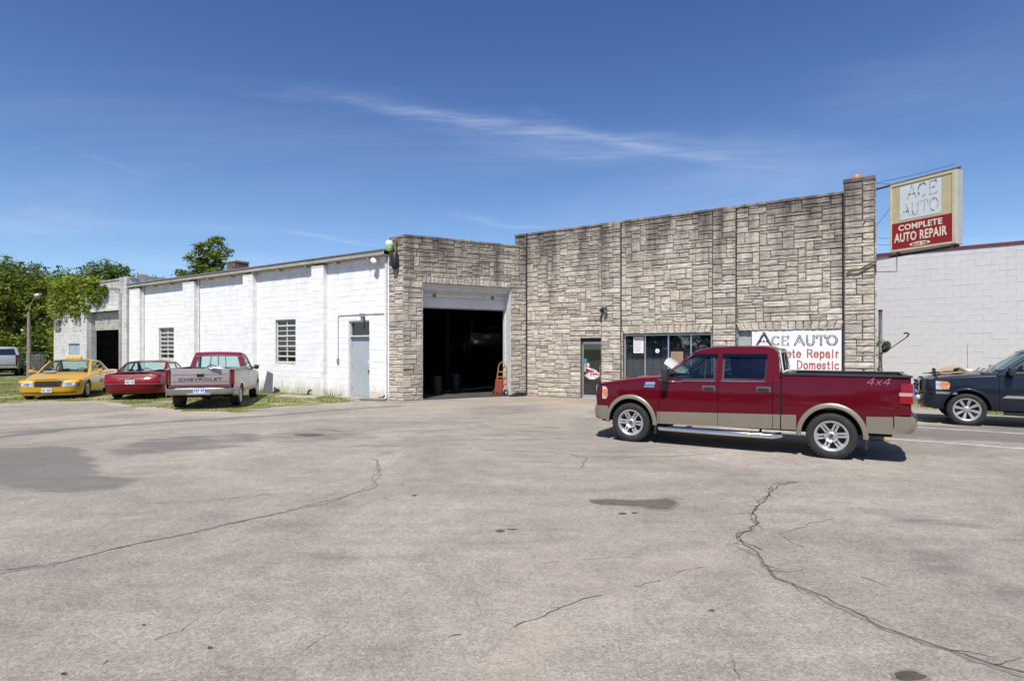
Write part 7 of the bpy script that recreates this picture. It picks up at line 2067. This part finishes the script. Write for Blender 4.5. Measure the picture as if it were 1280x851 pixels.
tgx(.705, .765, -C.tw + .01, C.tw - .01, M_BURG, 'lower_band', .008)
mt = Matrix(((0, 0, 1, C.tx - Lc/2 + .008), (1, 0, 0, 0), (0, 1, 0, .895), (0, 0, 0, 1)))
if True:
    o = font_text('CHEVROLET', .12, .0005, C.root, mt, mat('dark_letter', (.05, .03, .035), .5), sx=1.72)
    o['label'] = 'wide dark CHEVROLET lettering on the tailgate'
C.plate('r', Lc + .004, .60, .32, .16, 0, mat('plate_blue_white', (.50, .60, .68), .5, var=.15, scale=20))
g = MB(); g.cbox(Lc - .02, Lc + .03, -.34, .34, .47, .52, .01); C.b('hitch_plate', g, M_CHROME, 40)
for x, y, s_ in ((3.9, -.35, .16), (3.6, .25, .12), (4.6, .6, .1)):
    g = MB(); g.cbox(x - .2, x + .2, y - s_, y + s_, .74, 1.02 + s_, .06); g.cbox(x - .1, x + .5, y - s_*.5, y + s_*.4, 1.0, 1.05 + s_, .03); C.b('bed_load', g, M_CABIN, 50)
t = thing('plastic_sheeting', 'crumpled pale plastic sheet bunched on the tailgate of the old silver pickup', 'sheet', on(C, 5.0, .35, 1.22), 0)
r = random.Random(3); g = MB(); g.grid([[(i * .08 - .2 + r.uniform(-.02, .02), j * .07 - .3 + r.uniform(-.03, .03), .02 + r.uniform(0, .08) * (1 - abs(i - 3) / 4)) for j in range(7)] for i in range(7)]); g.build('sheet', M_TRIM, t, smooth=60)

# ---- silver pickup at the far left edge
M_SIL2 = paint('bright_silver_paint', (.52, .54, .56), .5, .35)
hS = Vector((-.60, .80)) ; bS = -hS; LS = 5.4
pS = px3(-2, 38.2)
specS = dict(specC); specS.update(hood0=1.15, hood1=1.25, belt=1.28, belt2=1.31, bedz=1.44, wins=[[(oc + .74, 1.29), (oc + 1.72, 1.30), (oc + 1.74, 1.85), (oc + 1.36, 1.85)]], tg_m=M_SIL2, post_m=M_SIL2, rail_m=M_PLAST, cabback_m=M_SIL2, rbump=(.56, .76), rbump_m=M_CHROME, tgz0=.80, zb=.5, wheel='spoke8', rr=.22, tgside=.14, rglass=M_PGLASS, bumpz=(.55, .8), xe=[(.8, .08), (1.0, .06), (1.15, .1)])
S = pickup('silver_pickup', 'bright silver pickup parked in the yard at the far left edge', Vector((pS.x + hS.x * 2.7, pS.y + hS.y * 2.7)), math.atan2(bS.y, bS.x), LS, 2.0, (oc, oc + 3.34), .40, .47, 2.02, M_SIL2, specS)
for sg_ in (-1, 1):
    g = MB(); y0_, y1_ = sorted((sg_ * (S.tw + .008), sg_ * (S.ys(LS - .2, .9, 9) + .006))); g.cbox(S.tx - .10, S.tx + .012, y0_, y1_, .95, 1.38, .012); S.b('tail_light', g, M_TAIL, 40)

# ---- sedans
def sedan(name, label, loc, rz, L, W, wx, R_, H, body_m, sp, z0=0.0, cat='car'):
    top = sp['top']; c = Car(name, label, cat, loc, rz, L, W, wx, R_, top, sp['zb'], sp['Ra'], 0, sp['belt'], fplan=sp.get('fplan', .10), rplan=sp.get('rplan', .08), roll=sp.get('roll', .09), z0=z0, bulge=sp.get('bulge', .05))
    xn, xt = sp['xn'], sp['xt']; cw, r0, r1, bb_ = sp['cowl'], sp['roof0'], sp['roof1'], sp['back']
    c.shell(x0=xn + .05, x1=xt - .05); d = sp['doors']
    c.side('front_fender', xn, d[0], body_m)
    for i in range(len(d) - 1): c.side(('front_door', 'rear_door')[min(i, 1)], d[i], d[i+1], body_m)
    c.side('rear_quarter', d[-1], xt, body_m)
    yt = lambda x: c.ys(x, interp(c.top, x)) - .002
    cr = sp.get('crown', .05)
    def deck(nm, xa, xb_, bow, gap0=.0):
        prof = [(xa + (xb_ - xa) * k / 10, interp(c.top, xa + (xb_ - xa) * k / 10) + cr) for k in range(11)]
        return c.cross(nm, prof, body_m, lambda x, z, i: yt(min(max(x, xn), xt)), cr, bow, nv=20, smooth=50, skirt=.02)
    deck('hood', xn - .12 if not sp.get('hx') else sp['hx'], cw + .03, lambda x, i: .12 * (1 - i / 10) + .0)
    if not sp.get('hatch'): deck('trunk_lid', bb_ - .03, xt + .06, lambda x, i: -.10 * (i / 10))
    zr = H - .075; yb0 = c.hw(L / 2) - .10; tum = sp.get('tumble', .42)
    yg = lambda x, z: yb0 - tum * (z - sp['belt']) - sp.get('gtaper', .03) * ((x - (r0 + r1) / 2) / 1.2) ** 2
    bl = lambda x: interp(c.top, x) - .04
    outl = [(cw, bl(cw))] + [(cw + (r0 - cw) * t, bl(cw) + (zr - .01 - bl(cw)) * t ** .92) for t in (.3, .6, .85)] + [(r0 + .03, zr - .008), ((r0 + r1) / 2, zr + .008), (r1 - .03, zr - .008)] + [(r1 + (bb_ - r1) * t, zr - .01 - (zr - .01 - bl(bb_)) * t ** 1.08) for t in (.15, .4, .7, 1.0)] + [(x, bl(x)) for x in np.linspace(bb_ - .2, cw + .2, 8)]
    c.side_poly('window_frame', outl, sp['wins'], body_m, yg, glass_m=sp.get('wglass', M_CLGLASS), frame_m=sp.get('seal'))
    prof = [(r0 - .02 + (r1 - r0 + .04) * k / 10, H + .005 - .035 * ((k - 5) / 5) ** 4) for k in range(11)]
    c.cross('roof', prof, body_m, lambda x, z, i: yg(x, zr), .045, lambda x, i: .05 * (1 - i / 5), nv=16, roll=(.035, .2), skirt=.012, smooth=50)
    n = 8
    for nm, xa, za, xb_, zb_, bw, ex, gm in (('windshield', cw, bl(cw) + .025, r0, zr + .0, .14, .92, sp.get('wsglass', M_CLGLASS)), ('rear_window', bb_, bl(bb_) + .025, r1, zr + .0, -.10, 1 / 1.08, sp.get('rglass', M_CLGLASS))):
        pr = [(xa + (xb_ - xa) * k / n - bw, za + (zb_ - za) * (k / n) ** ex) for k in range(n + 1)]
        o = c.cross(nm, pr, gm, lambda x, z, i: yg(x, z) - .055, 0, bw, nv=12, smooth=60)
        for sg_ in (-1, 1):
            g = MB(); g.grid([[(x + bw, sg_ * (yg(x, z) - .075), z + .006), (x + bw, sg_ * (yg(x, z) - .035), z + .012), (x + bw + .012 * (1 if bw > 0 else -1), sg_ * (yg(x, z) + .001), z + .001)] for x, z in pr])
            c.b('pillar', g, body_m, 50)
        g = MB(); g.tube([(pr[-1][0] + bw * v * v, v * (yg(pr[-1][0], pr[-1][1]) - .06), pr[-1][1] + .004) for v in np.linspace(-1, 1, 9)], .011, 5); g.tube([(pr[0][0] + bw * v * v, v * (yg(pr[0][0], pr[0][1]) - .04), pr[0][1] + .0) for v in np.linspace(-1, 1, 9)], .014, 5)
        for sg_ in (-1, 1): g.tube([(x + bw, sg_ * (yg(x, z) - .06), z + .006) for x, z in pr], .011, 5)
        c.b('window_seal', g, M_PLAST, 50, o)
    xe, xr = sp['xe'], sp['xr']; zt0 = interp(c.top, xn); zt1 = interp(c.top, xt)
    zf = [z for z, _ in xe]; zrr = [z for z, _ in xr]
    c.band('front_panel', 'f', list(np.linspace(sp['fb'][1], zt0 - .01, 7)), body_m, xe, xn + .005, n=36, smooth=60)
    c.band('front_bumper', 'f', [sp['fb'][0] + (sp['fb'][1] - sp['fb'][0]) * t for t in (0, .08, .3, .55, .85, .97, 1)], sp.get('bump_m', body_m), [(z, x - .05 + (.05 if i == 0 else 0)) for i, (z, x) in enumerate([(sp['fb'][0], interp(xe, sp['fb'][0])), (sp['fb'][0] + .05, interp(xe, sp['fb'][0] + .05)), (sp['fb'][1], interp(xe, sp['fb'][1]))])], wx[0] - sp['Ra'] - .03, n=40, hwk=.010, smooth=60, lip=.05, p=.6)
    c.band('rear_panel', 'r', list(np.linspace(sp['rb'][1], zt1 - .01, 7)), body_m, xr, xt - .005, n=36, smooth=60)
    c.band('rear_bumper', 'r', [sp['rb'][0] + (sp['rb'][1] - sp['rb'][0]) * t for t in (0, .08, .3, .55, .85, .97, 1)], sp.get('bump_m', body_m), [(sp['rb'][0], interp(xr, sp['rb'][0])), (sp['rb'][0] + .05, interp(xr, sp['rb'][0] + .05) + .05), (sp['rb'][1], interp(xr, sp['rb'][1]) + .05)], wx[1] + sp['Ra'] + .03, n=40, hwk=.010, smooth=60, lip=.05, p=.6)
    c.wheels(sp['wheel'], sp.get('rim_m', M_ALLOY), width=.21, rr=sp.get('rr', R_ * .62), inset=.03)
    c.cabin(cw + .38, .4, sp['belt'] - .0); c.seat(cw + 1.05, -.38, .26, wdt=.5, hgt=.95); c.seat(cw + 1.05, .38, .26, wdt=.5, hgt=.95); c.seat(cw + 1.95, 0, .26, wdt=1.3, hgt=.8)
    c.yg = yg; c.xe, c.xr = xe, xr; c.xn, c.xt = xn, xt
    return c

# yellow taxi
M_YEL = paint('taxi_yellow_paint', (.62, .35, .010), .0, .34, dirt=((.35, .20, .06), .66, .9, 2.5)); ot = 1.02; Lt = 5.38
hT = Vector((.36, -.933)); bT = -hT; perT2 = Vector((-bT.y, bT.x))
flw = Vector((-16.45, 22.0)); sL = 1 if perT2.x > 0 else -1
locY = flw + bT * (Lt / 2 - ot) - perT2 * sL * .92
wins = [[(ot + .86, .965), (ot + 1.62, .97), (ot + 1.60, 1.33), (ot + 1.30, 1.31)], [(ot + 1.74, .975), (ot + 2.48, .985), (ot + 2.36, 1.30), (ot + 1.72, 1.33)], [(ot + 2.54, .99), (ot + 2.82, 1.0), (ot + 2.46, 1.27)]]
spY = dict(top=[(0, .62), (.2, .67), (.5, .75), (1.2, .87), (1.7, .93), (2.3, .94), (3.6, .97), (4.2, .98), (4.9, .97), (5.38, .90)], zb=.24, Ra=.37, belt=.95, xn=.42, xt=4.95, cowl=ot + .58, roof0=ot + 1.36, roof1=ot + 2.42, back=ot + 3.12, doors=[ot + .52, ot + 1.68, ot + 2.60], wins=wins,
           xe=[(.15, .14), (.34, .05), (.50, .07), (.66, .12), (.78, .25)], xr=[(.25, 5.30), (.45, 5.36), (.7, 5.36), (.9, 5.30)], fb=(.16, .47), rb=(.26, .60), wheel='steel', rr=.205, crown=.055, fplan=.14, rplan=.12)
Y = sedan('yellow_taxi', 'yellow taxi with roof sign and missing grille parked in the grass', locY, math.atan2(bT.y, bT.x), Lt, 1.98, (ot, ot + 2.91), .335, 1.46, M_YEL, spY)
def npatch(c, name, th0, th1, za, zb_, m, off=.012, parent=None, end='f', n=8, p=.55, skew=0.0):
    g = MB(); rows = []; xe = c.xe if end == 'f' else c.xr; xc = c.xn if end == 'f' else c.xt
    for k in range(n + 1):
        th = R(th0 + (th1 - th0) * k / n); t = k / n
        lo = za[0] + (za[1] - za[0]) * t if isinstance(za, tuple) else za; hi = zb_[0] + (zb_[1] - zb_[0]) * t if isinstance(zb_, tuple) else zb_
        rows.append([c.nose_pt(end, th, lo, off - .04, xe, xc), c.nose_pt(end, th, lo, off, xe, xc), c.nose_pt(end, th, (lo + hi) / 2, off + .006, xe, xc), c.nose_pt(end, th, hi, off, xe, xc), c.nose_pt(end, th, hi, off - .04, xe, xc)])
    e0 = [(p_[0] + (.03 if end == 'f' else -.03), p_[1], p_[2]) for p_ in rows[0]]; e1 = [(p_[0] + (.03 if end == 'f' else -.03), p_[1], p_[2]) for p_ in rows[-1]]
    g.grid([e0] + rows + [e1]); return c.b(name, g, m, 40, parent)
g_ = npatch(Y, 'grille_opening', -13, 13, (.485, .485), (.70, .70), M_SEAM, .012)
for sg_ in (-1, 1):
    hl = npatch(Y, 'headlight', sg_ * 16, sg_ * 50, (.485, .50), (.665, .64), M_LENS, .014)
    npatch(Y, 'lamp_bowl', sg_ * 22, sg_ * 36, .52, .62, M_BULB, .020, hl); npatch(Y, 'turn_signal', sg_ * 52, sg_ * 72, (.50, .51), (.64, .62), mat('smoked_lens', (.12, .10, .09), .15, coat=.6), .014)
    g = MB(); a = Y.nose_pt('f', R(sg_ * 11), .49, .03, Y.xe, Y.xn); b_ = Y.nose_pt('f', R(sg_ * 15), .70, .03, Y.xe, Y.xn); g.tube([a, b_], .013, 6); Y.b('grille_trim', g, M_CHROME, 40, g_)
Y.xe2 = Y.xe
lowg = MB(); rows = [[Y.nose_pt('f', R(t), z, .062, [(.2, .12), (.5, .06)], Y.xn, .01) for t in np.linspace(-52, 52, 24)] for z in (.255, .285)]; lowg.grid(rows); Y.b('bumper_slot', lowg, M_SEAM, 40)
Y.plate('f', -.030, .36, .31, .155, 0, mat('plate_white', (.62, .66, .70), .5))
Y.mirror(ot + .88, 1.0, M_YEL, sz=(.10, .18, .13), arm=.05); Y.handle(ot + 1.50, .83, M_YEL); Y.handle(ot + 2.46, .84, M_YEL)
g = MB(); g.cbox(ot + 1.62, ot + 1.86, -.26, .26, 1.455, 1.48, .008); ts = Y.b('roof_sign', g, M_PLAST, 40)
g = MB(); g.prism([(ot + 1.60, 1.48), (ot + 1.88, 1.48), (ot + 1.80, 1.57), (ot + 1.68, 1.57)], -.25, .25); Y.b('sign_box', g, mat('yellow_sign_plastic', (.62, .38, .03), .4), False, ts)
for k, w_ in enumerate((.07, .05, .06, .05, .07)):
    g = MB(); yy = -.18 + k * .09; g.box(ot + 1.622, ot + 1.634, yy - w_ / 2, yy + w_ / 2, 1.50, 1.545); Y.b('sign_mark', g, mat('brown_sign_mark', (.18, .08, .02), .6), False, ts)
for sg_ in (-1, 1):
    g = MB()
    for k in range(9): 
        xx = ot + 1.35 + k * .055; h_ = (.10, .16, .13, .16, .10, .15, .16, .12, .14)[k]; g.add([(xx - .014, sg_ * (Y.ys(xx, .55, 9) + .004), .50), (xx + .014, sg_ * (Y.ys(xx, .55, 9) + .004), .50), (xx + .014, sg_ * (Y.ys(xx, .55 + h_, 9) + .004), .50 + h_), (xx - .014, sg_ * (Y.ys(xx, .55 + h_, 9) + .004), .50 + h_)], [(0, 1, 2, 3)])
    Y.b('side_stripe', g, mat('dull_brown_print', (.26, .14, .05), .6), False)
g = MB(); g.cbox(1.15, 1.45, .15, .5, 1.0, 1.012, .003); Y.b('dash_paper', g, M_PAPER, False)
Y.arch_lip(M_YEL, w_out=.03, off=.008)

# burgundy sedan, seen from behind
M_RED2 = paint('burgundy_paint', (.155, .0025, .008), .0, .4, spec=.15, coat=.5, dirt=((.36, .06, .06), .62, .9, 3)); Lr = 5.1; orr = 1.0
hR = Vector((-.24, .971)); bR = -hR
spR = dict(top=[(0, .62), (.3, .74), (1.2, .88), (1.8, .93), (3.6, .96), (4.2, .965), (4.7, .95), (5.1, .86)], zb=.24, Ra=.36, belt=.94, xn=.42, xt=4.72, cowl=orr + .62, roof0=orr + 1.40, roof1=orr + 2.40, back=orr + 3.10, doors=[orr + .55, orr + 1.66, orr + 2.55],
           wins=[[(orr + .92, .96), (orr + 1.60, .965), (orr + 1.58, 1.31), (orr + 1.34, 1.30)], [(orr + 1.72, .97), (orr + 2.44, .98), (orr + 2.36, 1.28), (orr + 1.70, 1.31)], [(orr + 2.50, .985), (orr + 2.78, 1.0), (orr + 2.44, 1.25)]],
           xe=[(.25, .1), (.5, .03), (.7, .10)], xr=[(.25, 4.98), (.42, 5.08), (.62, 5.05), (.78, 4.99), (.92, 4.86)], fb=(.22, .5), rb=(.24, .56), wheel='cover', rr=.2, crown=.075, rplan=.16, roll=.13)
pr_ = px3(162, 20.6)
locR = Vector((pr_.x, pr_.y)) - bR * (Lr / 2 - .0)
Rr = sedan('burgundy_sedan', 'burgundy sedan parked tail out between the taxi and the old pickup', locR, math.atan2(bR.y, bR.x), Lr, 1.98, (orr, orr + 2.82), .325, 1.42, M_RED2, spR)
for sg_ in (-1, 1):
    npatch(Rr, 'tail_light', sg_ * 16, sg_ * 70, (.66, .66), (.82, .81), mat('dark_tail_lens', (.22, .008, .012), .15, coat=.6), .014, end='r')
npatch(Rr, 'bumper_line', -70, 70, .585, .60, M_CHROME, .016, end='r', n=24)
npatch(Rr, 'plate_recess', -9, 9, .60, .76, M_RED2, .004, end='r')
Rr.plate('r', 5.085, .665, .31, .15); Rr.handle(orr + 1.48, .82, M_RED2); Rr.mirror(orr + .9, .98, M_RED2, sz=(.10, .17, .12), arm=.04)
g = MB(); g.lathe([(0, 0), (.03, .0), (.034, -.01)], 12, 'x', Matrix.Translation((5.01, 0, .865))); Rr.b('trunk_badge', g, M_CHROME, 40)

# white sedan with raised bonnet between the red pickup and the shop
M_WCAR = paint('white_car_paint', (.58, .58, .56), .0, .35); Lw = 4.75; hWc = Vector((-.875, .484)); bW = -hWc; ow = .95
spW = dict(spR); spW.update(top=[(0, .60), (.3, .72), (1.2, .86), (1.8, .92), (3.4, .95), (4.0, .98), (4.4, .97), (4.75, .88)], xt=4.38, doors=[ow + .55, ow + 1.6, ow + 2.45], cowl=ow + .6, roof0=ow + 1.35, roof1=ow + 2.45, back=ow + 3.05, xe=[(.25, .1), (.5, .03), (.7, .1)], xr=[(.25, 4.62), (.45, 4.70), (.62, 4.70), (.90, 4.64)],
    wins=[[(ow + .92, .95), (ow + 1.55, .955), (ow + 1.53, 1.31), (ow + 1.30, 1.30)], [(ow + 1.66, .96), (ow + 2.36, .97), (ow + 2.42, 1.28), (ow + 1.64, 1.31)], [(ow + 2.42, .97), (ow + 2.68, .98), (ow + 2.48, 1.25)]], hx=.45)
Wc = sedan('white_sedan', 'white sedan with its bonnet raised between the red pickup and the shop', Vector((5.95, 15.25)), math.atan2(bW.y, bW.x), Lw, 1.8, (ow, ow + 2.7), .32, 1.46, M_WCAR, spW)
for o in list(Wc.root.children):
    if o.name.split('.')[0] == 'hood':
        piv = Vector((ow + .6 - Lw / 2, 0, .96)); o.matrix_local = Matrix.Translation(piv) @ Matrix.Rotation(R(44), 4, 'Y') @ Matrix.Translation(-piv)
        o['label'] = 'raised white bonnet'
g = MB(); g.cbox(.25, 1.4, -.6, .6, .45, .80, .08); Wc.b('engine', g, M_UNDER, 40)
for sg_ in (-1, 1): npatch(Wc, 'tail_light', sg_ * 20, sg_ * 70, .66, .82, M_TAIL, .014, end='r')

# dark wagon up on the lift inside the garage
M_DKSUV = paint('dark_green_grey_paint', (.16, .165, .15), .1, .4); Lv = 4.7; osv = .9
spV = dict(top=[(0, .72), (.3, .86), (1.2, .98), (1.6, 1.02), (3.5, 1.05), (4.3, 1.05), (4.7, 1.02)], zb=.38, Ra=.40, belt=1.04, xn=.4, xt=4.5, cowl=1.35, roof0=2.0, roof1=4.15, back=4.5, doors=[1.4, 2.4, 3.3], wins=[[(1.75, 1.06), (2.34, 1.07), (2.32, 1.55), (2.1, 1.54)], [(2.46, 1.07), (3.25, 1.08), (3.25, 1.55), (2.44, 1.55)], [(3.38, 1.08), (4.1, 1.09), (4.0, 1.52), (3.38, 1.55)]],
           xe=[(.35, .08), (.7, .04), (.85, .1)], xr=[(.38, 4.62), (.6, 4.68), (1.0, 4.64)], fb=(.38, .68), rb=(.44, .68), wheel='cover', rr=.22, hatch=True, crown=.04, tumble=.3, bump_m=mat('aged_chrome', (.5, .47, .43), .3, .8), wglass=M_PGLASS, rglass=M_PGLASS)
Vin = -Vector((-.473, .881))
vloc = Vector((-2.05, 30.3, 0)); hV = Vector((-.35, .937)); bV = -hV
V = sedan('wagon_on_lift', 'dark wagon raised on the lift deep inside the garage bay', Vector((vloc.x, vloc.y)), math.atan2(bV.y, bV.x), Lv, 1.8, (osv, osv + 2.75), .34, 1.70, M_DKSUV, spV, z0=1.62)
V.plate('r', 4.70, .86, .32, .16); 
for sg_ in (-1, 1): npatch(V, 'tail_light', sg_ * 50, sg_ * 78, .80, 1.0, M_TAIL, .014, end='r')
g = MB(); g.grid([[(4.52, y_, 1.0), (4.60, y_, .9), (4.62, y_, .7)] for y_ in (-.75, 0, .75)]); V.b('hatch_panel', g, M_DKSUV, 40)
lf = thing('car_lift', 'two post car lift holding up the dark wagon in the garage', 'car lift', tuple(vloc), math.atan2(bV.y, bV.x))
for sg_ in (-1, 1):
    g = MB(); g.cbox(-.12, .12, sg_ * 1.45 - .1, sg_ * 1.45 + .1, .03, 3.8, .01); g.build('post', M_DARKMETAL, lf)
    for xx in (-.9, .9): g = MB(); g.tube([(0, sg_ * 1.35, 1.70), (xx, sg_ * .75, 1.72)], .06, 6); g.build('arm', M_DARKMETAL, lf)
g = MB(); g.cbox(-.12, .12, -1.5, 1.5, 3.8, 3.95, .01); g.build('crossbeam', M_DARKMETAL, lf)
t = thing('tool_chest', 'tall steel tool chest standing inside the garage at the left', 'tool chest', at(FG, 1.3, 3.6, .03), math.atan2(dG.y, dG.x))
g = MB(); g.cbox(-.45, .45, -.25, .25, .12, 1.3, .015); g.build('cabinet', mat('worn_red_steel', (.14, .02, .02), .4), t)
for k in range(6): g = MB(); g.cbox(-.42, .42, -.265, -.25, .16 + k * .19, .33 + k * .19, .005); g.build('drawer', mat('worn_red_steel', (.14, .02, .02), .4), t)
g = MB()
for xx in (-.35, .35):
    for yy in (-.18, .18): g.lathe([(0, -.03), (.06, -.03), (.06, .03), (0, .03)], 12, 'y', Matrix.Translation((xx, yy, .06)))
g.build('caster', M_PLAST, t)
for i, (a, b_, lab) in enumerate(((2.1, 2.3, 'dark oil drum nearer the garage door'), (3.35, 3.2, 'dark oil drum farther inside beneath the lifted wagon'))):
    t = thing('oil_drum', lab, 'drum', at(FG, a, b_, .03), 0, 'drums inside the garage')
    g = MB(); g.lathe([(0, 0), (.24, 0), (.24, .26), (.25, .28), (.24, .30), (.24, .55), (.25, .57), (.24, .59), (.24, .72), (.22, .74), (0, .73)], 20); g.build('barrel', mat('drum_paint', (.02, .018, .018), .5, var=.3), t, smooth=40)
